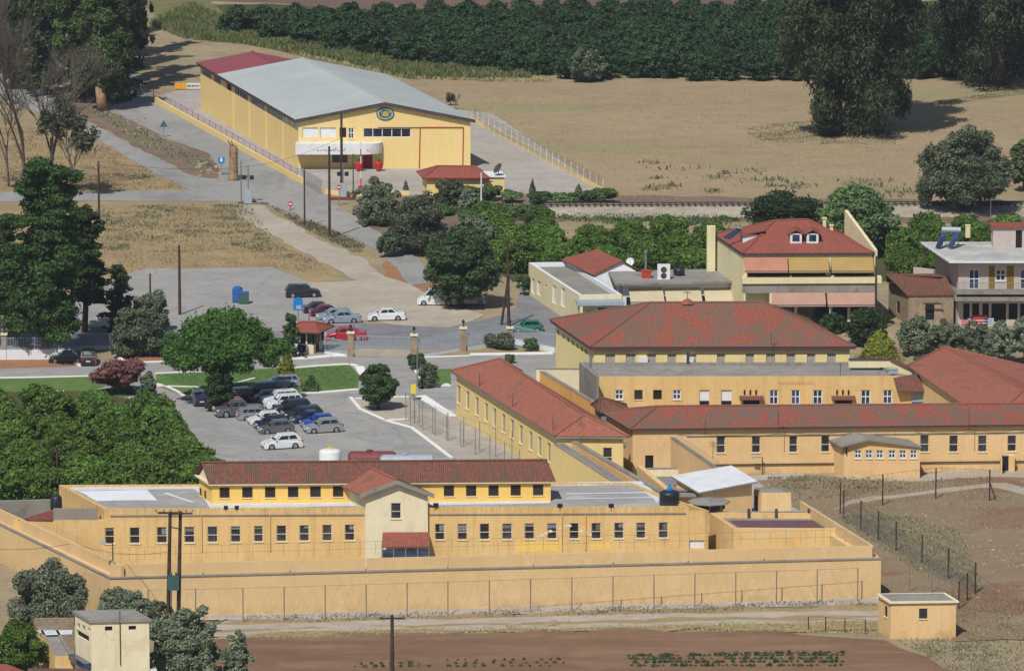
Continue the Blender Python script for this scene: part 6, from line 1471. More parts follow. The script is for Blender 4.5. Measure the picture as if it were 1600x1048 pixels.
tree('olive', 588, 352, 84, 74, 'round grey green olive tree beside the crossing barrier', 'l_olive', 'barkgrey', 9000, .17, name='olive_tree', base=.03)
tree('olive', 652, 396, 120, 92, 'dark olive tree between the road and the broad mulberry', 'l_olived', 'barkgrey', 10000, .18, name='olive_tree', base=.12)
tree('olive', 606, 402, 40, 38, 'small dark tree at the edge of the gravel lane', 'l_olived', 'barkgrey', 2200, .17, name='olive_tree', base=.25)
tree('olive', 702, 321, 62, 44, 'olive tree in front of the gatehouse wall', 'l_olived', 'barkgrey', 5000, .17, name='olive_tree', base=.03)
tree('olive', 732, 326, 36, 34, 'smaller olive tree right of the one at the gatehouse', 'l_olive', 'barkgrey', 2500, .17, name='olive_tree', base=.03)
tree('round', 720, 480, 138, 122, 'broad leafy mulberry tree shading a white van', 'l_mul', 'bark', 17000, .21, name='mulberry_tree', base=.10, core=.6, trh=.45)
tree('olive', 745, 400, 80, 62, 'grey green olive behind the broad mulberry', 'l_olive', 'bark', 4500, .18, name='olive_tree', base=.05)
tree('low', 818, 462, 24, 36, 'small clipped bush tree at the start of the side lane', 'l_mul', 'bark', 1500, .15, name='bush', cat='bush')
# left side
tree('pine', 72, 560, 178, 318, 'tall dark pine with ragged layers behind the whitewashed wall', 'l_pine', 'bark', 60000, .14, droop=0, core=.48, name='pine_tree', base=.1, trh=.85, tr=.55)
tree('pine', 132, 520, 92, 200, 'slimmer pine merging with the right side of the tall ragged pine', 'l_pine', 'bark', 24000, .15, core=.6, name='pine_tree', base=.22, trh=.85, tr=.35)
tree('pine', 8, 540, 90, 210, 'dark pine cut off by the left edge behind the whitewashed wall', 'l_pined', 'bark', 18000, .15, core=.55, name='pine_tree', base=.2, trh=.85, tr=.35)
tree('olive', 14, 540, 70, 80, 'grey green olive low at the left edge behind the whitewashed wall', 'l_olive', 'barkgrey', 3500, .18, name='olive_tree')
tree('pine', 186, 530, 62, 118, 'thin straggly conifer above the olive trees by the street', 'l_pined', 'bark', 2600, .2, core=.3, name='conifer', base=.1, trh=.9, tr=.12)
tree('olive', 212, 556, 92, 76, 'dense grey olive tree below the straggly conifer', 'l_olived', 'barkgrey', 8000, .18, name='olive_tree', base=.03)
tree('olive', 238, 520, 74, 70, 'pale olive tree left of the timber pole by the car park', 'l_olive', 'barkgrey', 5500, .18, name='olive_tree', base=.05)
tree('round', 268, 560, 40, 45, 'green shrub left of the umbrella pine', 'l_mul', 'bark', 2500, .17, name='shrub', cat='shrub', base=.02)
tree('umbrella', 352, 628, 190, 155, 'broad umbrella pine with a bright green top shading the parked cars', 'l_umb', 'bark', 70000, .12, name='umbrella_pine', core=.72, trh=.7, tr=.38)
tree('round', 342, 642, 56, 72, 'low dense foliage at the foot of the umbrella pine', 'l_pined', 'bark', 4500, .18, name='shrub', cat='shrub', base=.0)
tree('cone', 448, 600, 34, 60, 'yellow green conical bush behind the umbrella pine', 'l_yel', 'bark', 3000, .15, name='conifer', base=.0)
tree('tall', 455, 560, 26, 78, 'slender green sapling left of the guard kiosk', 'l_mul', 'bark', 1800, .16, name='sapling', base=.05, core=.3)
tree('cone', 487, 612, 25, 29, 'small round topped clipped conifer on the lawn', 'l_mul', 'bark', 2200, .11, name='conifer', base=0.0)
tree('round', 590, 640, 68, 72, 'neat round leafy tree between the lawn and the driveway', 'l_mul', 'bark', 11000, .15, name='round_tree', base=.16, core=.66)
tree('low', 652, 578, 36, 26, 'low round shrub at the bend right of the gate', 'l_mul', 'bark', 2200, .14, name='shrub', cat='shrub')
tree('olive', 667, 606, 40, 40, 'round dark shrub behind the yellow notice box', 'l_olived', 'bark', 3000, .14, name='shrub', cat='shrub', base=0)
tree('low', 187, 616, 104, 58, 'pink flowering oleander beside the orchard', 'l_pink', 'bark', 7500, .17, name='oleander', cat='shrub', core=.5)
tree('olive', 232, 622, 34, 42, 'brown green bush at the right end of the oleander', 'l_olived', 'bark', 2200, .16, name='shrub', cat='shrub', base=0)
tree('low', 778, 546, 56, 24, 'dark spreading shrub in front of the street railing', 'l_olived', 'bark', 2600, .15, name='shrub', cat='shrub')
tree('low', 829, 549, 26, 22, 'compact green shrub in front of the white railing', 'l_mul', 'bark', 1500, .13, name='shrub', cat='shrub')
tree('low', 796, 568, 18, 16, 'tiny green bush on the inner drive behind the left wing roof', 'l_mul', 'bark', 600, .13, name='shrub', cat='shrub')
tree('round', 1356, 540, 84, 58, 'dark rounded tree behind the right end of the stained hip roof', 'l_pined', 'bark', 6000, .17, name='tree', base=.02)
tree('round', 1300, 520, 50, 30, 'dark shrub below the awning house pillars', 'l_pined', 'bark', 2200, .17, name='shrub', cat='shrub', base=.02)
tree('cone', 1375, 572, 66, 60, 'yellow green cone shaped thuja beside the hip roofed building', 'l_yel', 'bark', 7000, .15, name='thuja', cat='tree', base=0)
for i, (x, y, w_, h, lab) in enumerate(((1432,556,76,62,'olive tree right of the yellow green thuja'),(1480,556,66,58,'olive tree in front of the stone house door'),(1522,562,60,60,'olive tree in front of the goods under the porch'),(1562,566,56,64,'olive tree second from the right edge before the grey house'),(1600,568,60,76,'olive tree at the right edge before the grey house'))):
    tree('olive', x, y, w_, h, lab, 'l_olive', 'barkgrey', 4500, .17, name='olive_tree', group='olive trees along the grey house', base=.18, trh=.5)
tree('low', 1440, 580, 60, 30, 'grey green undergrowth beside the bright red hip roof', 'l_olived', 'bark', 2500, .16, name='shrub', cat='shrub')
# eucalyptus wood at the top left
for i, (x, y, w_, h, leaf, lab) in enumerate(((160,174,84,168,'l_eucg','bright green eucalyptus with an orange trunk foot by the road'),(118,160,90,165,'l_eucg','eucalyptus just left of the bright green one by the road'),
   (66,150,110,190,'l_euc','tall dark eucalyptus in the middle of the top left wood'),(18,140,110,180,'l_pined','dark tree at the left edge of the top left wood'),(196,130,76,150,'l_euc','dark tree at the right end of the top left wood'),
   (130,100,120,150,'l_euc','eucalyptus behind the orange footed one'),(60,95,130,150,'l_pined','tree deep in the top left wood'),(0,100,110,140,'l_euc','eucalyptus behind the tree at the left edge'),(216,88,64,130,'l_pined','small dark tree where the wood meets the reeds'),(165,62,110,110,'l_pined','dark tree at the back of the wood beside the reeds'),(90,50,130,100,'l_pined','far dark tree at the top of the wood'),(10,60,110,100,'l_euc','far tree at the top left corner'),(178,150,84,180,'l_euc','very tall eucalyptus rising behind the orange footed one'),(140,162,90,165,'l_euc','tall eucalyptus touching the left side of the orange footed one'),(150,120,110,180,'l_pined','tall dark tree in the second row of the wood'))):
    tree('euc' if i > 1 else 'tall', x, y, w_, h*(1.35 if i in (0,) else 1.9), lab, leaf, 'barkpale' if i == 0 else 'barkgrey', 24000 if i < 3 else 12000, .18, droop=.5, core=.5, name='eucalyptus', group='eucalyptus wood by the road', base=(.30 if i == 12 else .03) if i else .07, tr=.75 if i == 0 else None, trh=.7)
# bottom left
tree('olive', 78, 968, 148, 88, 'large grey green olive tree in front of the perimeter wall corner', 'l_olive', 'barkgrey', 16000, .14, name='olive_tree', base=.04)
tree('olive', 188, 985, 110, 66, 'olive tree behind the square yellow house', 'l_olive', 'barkgrey', 10000, .14, name='olive_tree', base=.04)
tree('olive', 290, 1068, 140, 128, 'large olive tree right of the square yellow house', 'l_olive', 'barkgrey', 20000, .14, name='olive_tree', base=.04)
tree('olive', 372, 1072, 56, 92, 'narrow olive tree right of the large olive at the bottom', 'l_olive', 'barkgrey', 5500, .14, name='olive_tree', base=.04)
tree('round', 30, 1058, 96, 88, 'bright green citrus tree above the corner red roof', 'l_orange', 'bark', 11000, .14, name='citrus_tree', base=.02)
tree('olive', 250, 985, 50, 46, 'small olive behind the power poles', 'l_olive', 'barkgrey', 3500, .14, name='olive_tree', base=.04)
tree('cone', 832, 302, 10, 24, 'tiny dark conifer in the middle of the hall yard edge', 'l_olived', 'bark', 700, .15, name='conifer', base=0)
tree('cone', 634, 297, 8, 16, 'tiny dark conifer left of the gatehouse', 'l_olived', 'bark', 500, .12, name='conifer', base=0)
tree('cone', 904, 300, 10, 14, 'tiny dark shrub at the right end of the hall yard', 'l_olived', 'bark', 500, .14, name='conifer', base=0)
tree('low', 704, 165, 16, 22, 'small bare bush against the right side of the hall roof', 'l_olived', 'bark', 500, .16, name='shrub', cat='shrub')
tree('round', 1258, 150, 5, 5, 'x', 'l_mul') if False else None
rn = random.Random(8)
for i, (x, y) in enumerate(((738,303),(765,308),(800,310),(842,313),(880,313),(915,311),(945,311),(690,330),(770,330),(735,345),(800,335))):
    tree('low', x, y+6, 46, 17+rn.random()*8, 'low green shrub of the strip between the hall yard and the railway', 'l_mul' if i % 2 else 'l_light', 'bark', 1500, .18, name='shrub', cat='shrub', group='shrubs of the railway strip')
# ---- dead and bare trees
def bare(px, py, H, label, seed, m='barkgrey', r=.35, spread=.5, depth=5, leaf=None):
    rn = random.Random(seed); P = G(px, py); t = thing('bare_tree', label, 'tree', P); k = MB(); tips = []
    def br(p, d, L, r_, n):
        q = p+d*L; k.tube(p, q, r_, r_*.68, 5 if n < 3 else 3, cap=False)
        if n == 0: tips.append(q); return
        for i in range(3 if n > 1 else 4):
            a = rn.random()*6.283; o = d.orthogonal().normalized(); o.rotate(Matrix.Rotation(a, 3, d)); nd = (d+o*rn.uniform(.25, spread)+Vector((0, 0, .12))).normalized(); br(p.lerp(q, rn.uniform(.45, 1)), nd, L*rn.uniform(.62, .85), r_*.6, n-1)
    br(Vector((0, 0, -.2)), Vector((rn.uniform(-.08, .08), 0, 1)).normalized(), H*.27, r, depth)
    k.build('branches', M[m], t, local=True, uv=False)
    if leaf:
        C = np.array([list(p+Vector((rn.uniform(-.5,.5),rn.uniform(-.5,.5),rn.uniform(-.5,.5)))) for p in tips for _ in range(3)]); rg = np.random.default_rng(seed); A = rg.normal(size=C.shape)*.13; B = rg.normal(size=C.shape)*.09
        o = bpy.data.objects.new('foliage', quads_mesh('foliage', C, A, B, M[leaf])); COL.objects.link(o); o.parent = t
    return t
bare(40, 305, 30, 'tall bare grey tree above the ragged pine on the left', 3, 'barkgrey', .30, .5, 7)
bare(82, 302, 26, 'bare spreading tree between the left road and the ragged pine', 12, 'barkgrey', .26, .5, 7)
bare(14, 292, 20, 'smaller bare tree at the left edge', 21, 'barkgrey', .18, .5, 6)
bare(112, 305, 15, 'thin bare tree leaning over the dry grass', 27, 'barkgrey', .16, .5, 6, 'l_olived')
bare(712, 172, 3.2, 'tiny bare tree beside the hall roof edge', 5, 'barkgrey', .08, .5, 4)
# broken pale trunk at the crossing
c = G(365, 282); t = thing('dead_trunk', 'thick pale broken trunk with stub branches beside the crossing', 'tree trunk', c)
k = MB(); k.lathe(c, [(.75,0),(.62,.3),(.55,1.2),(.52,2.6),(.56,3.9),(.45,4.3),(.1,4.5)], 9); rn = random.Random(3)
k.build('trunk', M['barkpale'], t, smooth=True); k = MB()
for i in range(9):
    a = rn.random()*6.28; z = rn.uniform(2.4, 4.2); k.tube((c.x,c.y,c.z+z), (c.x+math.cos(a)*rn.uniform(.6,1.2), c.y+math.sin(a)*.8, c.z+z+rn.uniform(.2,1.2)), .12, .03, 5)
k.build('branches', M['barkgrey'], t)
# ---- ground cover
def cover(name, label, cat, px, n, h, mat, seed=1, wd=.5, clump=0, z=0.0, lean=.5):
    rg = np.random.default_rng(seed); poly = [(G(*p).x, G(*p).y) for p in px]; xs = [p[0] for p in poly]; ys = [p[1] for p in poly]; out = []
    cl = None
    if clump:
        cl = []
        while len(cl) < clump:
            x, y = rg.uniform(min(xs), max(xs)), rg.uniform(min(ys), max(ys))
            if inpoly(x, y, poly): cl.append((x, y, rg.uniform(.3, 1.3)))
    tries = 0
    while len(out) < n and tries < n*12:
        tries += 1
        if cl is not None:
            c = cl[rg.integers(len(cl))]; x, y = c[0]+rg.normal()*c[2]*1.2, c[1]+rg.normal()*c[2]
        else: x, y = rg.uniform(min(xs), max(xs)), rg.uniform(min(ys), max(ys))
        if inpoly(x, y, poly): out.append((x, y))
    o_ = np.array(out); m = len(o_); hh = h*(.4+.9*rg.random(m)); C = np.column_stack([o_, z+hh*.5]); th = rg.random(m)*3.14
    A = np.column_stack([rg.normal(size=m)*lean*hh*.4, rg.normal(size=m)*lean*hh*.4, hh*.5]); B = np.column_stack([np.cos(th), np.sin(th), np.zeros(m)])*(wd*h*(.3+.6*rg.random(m)))[:, None]
    o = bpy.data.objects.new(name, quads_mesh(name, C, A, B, M[mat])); COL.objects.link(o); o['label'] = label; o['category'] = cat; o['kind'] = 'stuff'; return o
cover('reeds', 'tall green reeds along the bank behind the hall', 'reeds', [(232,40),(300,10),(335,26),(420,52),(520,76),(640,104),(760,112),(830,120),(830,126),(760,126),(640,124),(500,92),(380,70),(290,62)], 42000, .95, 'l_reed', 2, .09, 700)
cover('reeds', 'straw coloured grass below the green reeds', 'grass', [(240,50),(380,66),(500,94),(640,124),(860,130),(860,122),(640,112),(400,70)], 9000, .4, 'l_dry', 3, .25, 350)
cover('dry_grass', 'dry grass between the left road and the side track', 'grass', [(-20,200),(100,200),(160,226),(290,296),(140,299),(-20,300)], 9000, .22, 'l_dry', 4, .35, 450)
cover('dry_grass', 'dry grass and weeds above the upper car park', 'grass', [(150,322),(390,320),(440,385),(500,412),(520,434),(440,420),(230,418),(150,460)], 10000, .2, 'l_dry', 5, .35, 500)
cover('weeds', 'grey green weeds above the upper car park', 'weeds', [(150,322),(390,320),(430,378),(500,415),(300,370),(150,400)], 3500, .28, 'l_weed', 6, .4, 60)
cover('weeds', 'weeds on the rubble verge between the two roads', 'weeds', [(100,150),(172,176),(260,222),(330,255),(350,276),(230,232)], 1800, .3, 'l_weed', 7, .4, 50)
cover('weeds', 'weeds on the island beside the gravel lane', 'weeds', [(420,322),(500,352),(570,385),(560,400),(460,350)], 2500, .28, 'l_weed', 8, .4, 50)
cover('dry_grass', 'sparse dry grass on the big stubble field', 'grass', [(740,150),(1230,140),(1600,140),(1600,310),(960,312),(800,220)], 9000, .16, 'l_dry', 9, .5, 0)
cover('weeds', 'weeds of the lower stubble field', 'weeds', [(960,250),(1250,260),(1430,280),(1430,312),(960,312)], 500, .5, 'l_weed', 10, .4, 24)
cover('weeds', 'grey green weeds beside the wire fences on the right', 'weeds', [(1310,810),(1400,800),(1500,830),(1540,930),(1440,900),(1340,835)], 5000, .24, 'l_weed', 11, .35, 150)
cover('dry_grass', 'dry grass right of the prison', 'grass', [(1190,752),(1600,745),(1620,1000),(1500,1000),(1380,930),(1300,830)], 5500, .18, 'l_dry', 12, .4, 220)
cover('weeds', 'low weeds along the base of the long wing', 'weeds', [(1190,748),(1240,744),(1440,752),(1600,744),(1600,752),(1500,760),(1300,778),(1200,790)], 1600, .26, 'l_weed', 41, .35, 45)
cover('weeds', 'weeds along the foot of the perimeter wall', 'weeds', [(380,964),(700,957),(1370,937),(1370,948),(1000,962),(380,976)], 3500, .18, 'l_weed', 13, .4, 110)
cover('dry_grass', 'dry grass on the bank between the dirt tracks and the field', 'grass', [(400,986),(1000,976),(1380,968),(1380,992),(1000,984),(700,992),(400,1000)], 8000, .16, 'l_dry', 14, .4, 400)
cover('weeds', 'weeds of the bottom right corner', 'weeds', [(1400,1002),(1600,900),(1620,1060),(1500,1060),(1440,1020)], 5000, .16, 'l_weed', 15, .4, 200)
cover('grass', 'mown grass of the lawn before the entrance', 'grass', [(245,586),(480,575),(548,573),(558,588),(554,607),(330,621)], 9000, .10, 'l_mul', 16, .9)
cover('weeds', 'green weeds around the lone huge eucalyptus', 'weeds', [(1150,200),(1250,190),(1400,190),(1400,228),(1290,228),(1190,222)], 5000, .14, 'l_weed', 20, .6, 160)
cover('weeds', 'green weed streaks right of the huge eucalyptus', 'weeds', [(1440,164),(1520,150),(1620,138),(1620,146),(1540,156),(1450,168)], 2000, .14, 'l_weed', 21, .6, 90)
cover('undergrowth', 'dark undergrowth along the far side of the rail verge', 'undergrowth', [(650,326),(760,318),(1160,342),(1160,356),(760,345)], 5000, .35, 'l_mul', 17, .4, 150)
cover('undergrowth', 'undergrowth below the top left wood', 'undergrowth', [(-20,120),(60,135),(170,168),(230,150),(220,60),(-20,60)], 4000, .9, 'l_pined', 18, .4, 120)
# crop rows: each plant a small leafy tuft
pc = []
rn = random.Random(31)
bl = [(rn.uniform(-.2,.2), rn.uniform(-.2,.2), .22, .22, .22, .2) for _ in range(4)]
pme = [crown_mesh('crop_plant', bl, 110, .07, M['l_crop'], 70+i) for i in range(3)]
for (xa, xb, rows) in ((985,1320,(1026,1031,1036.5,1042)),(1125,1330,(1022.5,)),(704,905,(1033,1037.5,1042.5)),(560,690,(1039,1043))):
    small = xb < 920
    for y in rows:
        A, Bq = G(xa+rn.uniform(-6,10), y), G(xb+rn.uniform(-20,8), y-.8); n = int((Bq-A).length/(.36 if not small else .7))
        for i in range(n):
            if rn.random() < (.1 if not small else .2): continue
            q = A.lerp(Bq, i/n); o = bpy.data.objects.new('crop_plant', rn.choice(pme)); COL.objects.link(o); s = rn.uniform(.7, 1.25)*(.56 if not small else .5)
            o.location = (q.x+rn.uniform(-.1,.1), q.y+rn.uniform(-.12,.12), 0); o.rotation_euler = (0,0,rn.random()*6.28); o.scale = (s,s,s*1.2)
            lab = ('small green vegetable plant in the crop rows at the bottom right', 'vegetable plants in the right crop rows') if not small else ('tiny sparse seedling in the crop rows at the bottom middle', 'seedlings in the middle crop rows')
            tag(o, lab[0], 'plant', lab[1]); pc.append(o)
print('crop', len(pc))
# stones
rn = random.Random(12); sb = bmesh.new(); bmesh.ops.create_icosphere(sb, subdivisions=1, radius=.5)
for v in sb.verts: v.co *= rn.uniform(.7, 1.15)
sme = bpy.data.meshes.new('stone'); sb.to_mesh(sme); sb.free(); sme.materials.append(M['stone'])
for (x0, x1, y0, y1, n, smx, lab, grp) in ((790,985,972,984,26,1.1,'pale stone in the rubble heap beside the dirt track','stones beside the dirt track'),(300,350,250,278,22,1.3,'pale boulder on the rubble verge by the crossing','boulders on the rubble verge'),(170,240,175,215,10,.8,'stone on the verge between the two roads','stones on the verge'),(415,470,322,345,16,.9,'stone on the island beside the gravel lane','stones on the island'),(1530,1600,840,900,26,.8,'reddish clod on the dug earth at the right edge','clods on the dug earth')):
    for i in range(n):
        q = G(rn.uniform(x0,x1), rn.uniform(y0,y1)); o = bpy.data.objects.new('stone', sme); COL.objects.link(o); s = rn.uniform(.3,1)*smx*.7; o.location = (q.x,q.y,s*.1); o.scale = (s*1.3,s,s*.7); o.rotation_euler = (0,0,rn.random()*6); tag(o, lab, 'stone', grp)
# ================================================================ vehicles
def car(kind, paint, px, py, lenpx, ang, label, group=None):
    """px,py: picture place of the middle of the car on the ground; ang: heading in degrees (180 = nose to the left), L from the size seen"""
    spec = {  # length, width, height, lower outline top (x,z) nose->tail, cabin (x,z): base front, roof front, roof rear, base rear
     'hatch': (3.9,1.70,1.48, [(.0,.52),(.03,.66),(.10,.76),(.27,.90)], (.27,.90),(.43,1.42),(.84,1.46),(.97,.95), [(.97,.95),(1.0,.70),(1.0,.42)]),
     'wagon': (4.5,1.75,1.48, [(.0,.50),(.02,.64),(.08,.72),(.25,.90)], (.25,.90),(.40,1.40),(.88,1.45),(.98,.96), [(.98,.96),(1.0,.72),(1.0,.42)]),
     'sedan': (4.3,1.70,1.42, [(.0,.50),(.02,.62),(.08,.70),(.25,.86)], (.25,.86),(.40,1.37),(.66,1.39),(.82,.93), [(.82,.93),(.98,.92),(1.0,.72),(1.0,.42)]),
     'suv': (4.5,1.82,1.72, [(.0,.60),(.02,.86),(.08,.96),(.25,1.08)], (.25,1.08),(.37,1.66),(.88,1.70),(.98,1.12), [(.98,1.12),(1.0,.85),(1.0,.5)]),
     'van': (5.0,1.95,2.1, [(.0,.60),(.01,.92),(.05,1.05),(.16,1.22)], (.16,1.22),(.27,2.02),(.97,2.06),(1.0,1.2), [(1.0,1.2),(1.0,.8),(1.0,.5)]),
     'pickup': (4.9,1.80,1.72, [(.0,.62),(.02,.88),(.07,.98),(.25,1.08)], (.25,1.08),(.36,1.66),(.60,1.70),(.66,1.10), [(.66,1.08),(1.0,1.06),(1.0,.75),(1.0,.5)]),
    }[kind]
    L, W, Hh, nose, ca, cb, cc, cd, tail = spec; P = G(px, py)
    t = thing('parked_car' if kind not in ('van','pickup') else ('parked_van' if kind == 'van' else 'pickup_truck'), label, 'van' if kind == 'van' else ('pickup' if kind == 'pickup' else 'car'), P, group)
    X = lambda u: (.5-u)*L                     # nose at +x
    wr = .31 if kind not in ('suv','pickup','van') else .36; wx = (.19, .80) if kind != 'van' else (.17,.80)
    top = nose+tail; lo = .22 if kind in ('suv','pickup') else .16
    low = []
    for wxi in reversed(wx):                  # along the underside from tail to nose
        cx = X(wxi); 
        for i in range(7):
            a = math.pi*i/6; low.append((cx-(wr+.06)*math.cos(a), max(lo+.02, lo+.02+(wr+.13)*math.sin(a))))
    outline = [(X(u), z) for u, z in top]+[(X(1.0), lo+.1), (X(.99), lo)]+low+[(X(.01), lo), (X(0.0), lo+.12)]
    bm = bmesh.new(); hw = W/2
    def side(y): return [bm.verts.new((x, y, z)) for x, z in outline]
    a = side(-hw); b = side(hw); n = len(outline)
    fa = bm.faces.new(a); fb = bm.faces.new(b[::-1])
    for i in range(n): bm.faces.new([a[(i+1) % n], a[i], b[i], b[(i+1) % n]])
    for v in a+b:                             # nose and tail pinched in plan, flanks drawn in at the shoulder
        if abs(v.co.x) > L*.46: v.co.y *= .90
        if v.co.z > .8 and kind != 'van': v.co.y *= .965
    bmesh.ops.recalc_face_normals(bm, faces=bm.faces[:])
    ed = [e for e in bm.edges if len(e.link_faces) == 2 and any(len(f.verts) > 10 for f in e.link_faces) and e.verts[0].co.z > .4 and e.verts[1].co.z > .4]
    bmesh.ops.bevel(bm, geom=ed, offset=.06, segments=2, affect='EDGES', profile=.5)
    # cabin: tapers inwards
    ti = .84 if kind != 'van' else .93; hb = hw*.95
    def cab(s, k=0): return [Vector((X(ca[0]), s*hb, ca[1]-.03)), Vector((X(cb[0]), s*hw*ti, cb[1])), Vector((X(cc[0]), s*hw*ti, cc[1])), Vector((X(cd[0]), s*hb, cd[1]-.03))]
    l, r = cab(1), cab(-1); vl = [bm.verts.new(p) for p in l]; vr = [bm.verts.new(p) for p in r]
    rm = [bm.verts.new((p.x, 0, p.z+.05)) for p in (l[1], l[2])]
    bm.faces.new([vl[1], rm[0], rm[1], vl[2]]); bm.faces.new([vr[2], rm[1], rm[0], vr[1]]); bm.faces.new(vl[::-1]); bm.faces.new(vr)
    bm.faces.new([vl[0], vr[0], vr[1], rm[0], vl[1]]); bm.faces.new([vl[3], vl[2], rm[1], vr[2], vr[3]])
    me = bpy.data.meshes.new('body'); bmesh.ops.triangulate(bm, faces=[f for f in bm.faces if len(f.verts) > 4]); bm.to_mesh(me); bm.free(); me.materials.append(M['car_'+paint])
    o = bpy.data.objects.new('body', me); COL.objects.link(o); o.parent = t
    # glass, 12 mm proud of the cabin
    def pane(q, nm, mat='carglass', off=.012):
        c = sum(q, Vector())/4; nn = (q[1]-q[0]).cross(q[3]-q[0]).normalized()
        if nn.dot(c-Vector((0, 0, 1.0))) < 0: nn = -nn
        k = MB(); k.poly([p+nn*off for p in q]); return k.build(nm, M[mat], t, local=True, uv=False)
    def lerp4(q, u0, u1, v0, v1):
        f = lambda u, v: (q[0].lerp(q[1], v)).lerp(q[3].lerp(q[2], v), u); return [f(u0, v0), f(u0, v1), f(u1, v1), f(u1, v0)]
    q = [r[0], r[1], l[1], l[0]]; pane(lerp4(q, .06, .94, .10, .92), 'windscreen')
    q = [l[3], l[2], r[2], r[3]]; pane(lerp4(q, .08, .92, .25, .92), 'rear_window')
    for s in (l, r):
        if kind == 'pickup' or kind == 'van': cuts = ((.06, .46), (.52, .9)) if kind == 'pickup' else ((.04, .30),)
        elif kind == 'hatch': cuts = ((.08, .50), (.535, .88))
        elif kind == 'sedan': cuts = ((.10, .50), (.54, .90))
        else: cuts = ((.07, .40), (.43, .70), (.73, .93))
        for u0, u1 in cuts:
            q = [s[0], s[1], s[2], s[3]]
            x = lerp4(q, u0, u1, .20, .86); pane(x, 'side_window')
        m_ = s[0].lerp(s[1], .15); k = MB(); sg = 1 if s is l else -1; k.box((m_.x-.05, m_.y+sg*.10, m_.z+.02), .12, .18, .12); k.build('mirror', M['car_'+paint], t, local=True, uv=False)
    # wheels
    for u in wx:
        for s in (-1, 1):
            k = MB(); y0 = s*(hw-.20); y1 = s*(hw+.005); k.tube((X(u), y0, wr), (X(u), y1, wr), wr, wr, 18); w_ = k.build('wheel', M['tyre'], t, local=True, uv=False)
            k = MB(); k.tube((X(u), y1, wr), (X(u), y1+s*.012, wr), wr*.64, wr*.6, 12); k.build('rim', M['rim'], w_, local=True, uv=False)
    zl = (nose[0][1]+nose[1][1])/2+.06
    for s in (-1, 1):
        k = MB(); k.box((X(.022), s*(hw*.90-.20), zl-.08), .16, .34, .15); k.build('headlight', M['lamp_glass'], t, local=True, uv=False)
        zt = tail[-2][1]; k = MB(); k.box((X(.988), s*(hw*.90-.11), zt-.10), .14, .2, .26); k.build('tail_light', M['tail'], t, local=True, uv=False)
    k = MB(); k.box((X(-.004), 0, .38), .03, .5, .11); k.build('number_plate', M['plate'], t, local=True, uv=False); k = MB(); k.box((X(1.004), 0, .62), .03, .5, .11); k.build('number_plate', M['plate'], t, local=True, uv=False)
    k = MB(); k.box((X(0.0)+.0, 0, .27), .05, W*.6, .1); k.build('grille', M['blackpl'], t, local=True, uv=False)
    s_ = lenpx/scl(py); ea = R(ang); vis = abs(L*math.cos(ea))+abs(W*math.sin(ea)); f = min(1.18, max(.85, s_/vis)) if lenpx else 1.0
    put(t, P, ea, f); return t
GP = 'cars in the prison car park'; LA = 198
# px,py = middle of the car's footprint
car('hatch','white', 440, 700, 68, LA, 'white hatchback parked alone in the front of the prison car park', GP)
car('hatch','grey', 431, 676, 60, LA, 'dark grey small hatchback behind the lone white hatchback', GP)
car('hatch','navy', 424, 669, 60, LA, 'dark blue hatchback behind the dark grey small hatchback', GP)
car('hatch','white', 414, 662, 58, LA, 'white hatchback in the left column behind the dark blue one', GP)
car('wagon','silver', 400, 655, 64, LA+180, 'silver estate car parked with its tail to the left', GP)
car('pickup','grey', 373, 650, 80, LA, 'grey double cab pickup between the red car and the silver estate', GP)
car('hatch','red', 357, 642, 60, LA, 'bright red car in the left column behind the grey pickup', GP)
car('hatch','black', 350, 634, 62, LA, 'black car in the left column under the umbrella pine', GP)
car('wagon','navy', 367, 625, 64, LA, 'dark blue car in the shade beside the pine trunk', GP)
car('hatch','silver', 505, 675, 65, LA, 'silver hatchback at the front of the right column', GP)
car('hatch','blue', 497, 667, 60, LA, 'bright blue hatchback behind the silver hatchback', GP)
car('sedan','navy', 484, 660, 62, LA, 'dark navy car behind the bright blue hatchback', GP)
car('wagon','darkgreen', 473, 653, 66, LA, 'dark green estate in the middle of the right column', GP)
car('suv','black', 456, 646, 62, LA, 'black off-road car in the right column', GP)
car('suv','white', 444, 638, 60, LA, 'white high car in the right column behind the black one', GP)
car('suv','white', 438, 631, 60, LA, 'white car furthest back of the two white high cars', GP)
car('sedan','darkred', 418, 627, 60, LA, 'dark red car with tail lights in the back row', GP)
car('suv','navy', 406, 619, 60, LA, 'dark blue car in the back row beside the lawn', GP)
car('suv','navy', 312, 631, 30, 100, 'blue van like car half hidden by the pine foliage', GP)
car('wagon','palesilver', 440, 604, 50, LA-10, 'grey car standing in deep shade on the lawn edge', GP)
GU = 'cars in the upper car park'
car('suv','black', 473, 464, 50, 8, 'black off-road car at the top of the upper car park', GU)
car('sedan','black', 499, 488, 48, 15, 'black car behind the blue sign in the upper row', GU)
car('sedan','darkred', 510, 493, 48, 15, 'dark car with a red tail light second in the upper row', GU)
car('wagon','palesilver', 522, 499, 50, 190, 'light blue silver car third in the upper row', GU)
car('sedan','palesilver', 534, 504, 62, 190, 'silver saloon at the front of the upper row', GU)
car('sedan','white', 603, 500, 62, 186, 'white saloon parked alone beside the street', GU)
car('sedan','red', 540, 531, 66, 183, 'red car behind the gate beside the kiosk')
car('hatch','green', 824, 518, 46, 185, 'green car on the street behind the white railing')
car('van','white', 683, 476, 60, 178, 'white van half hidden under the broad mulberry tree')
car('hatch','silver', 735, 476, 50, 185, 'pale car in the deep shade of the mulberry tree')
car('suv','black', 139, 568, 27, 92, 'black car seen from behind in front of the dark railing')
car('sedan','black', 104, 566, 40, 185, 'low black car beside the foot of the white painted pine trunk')
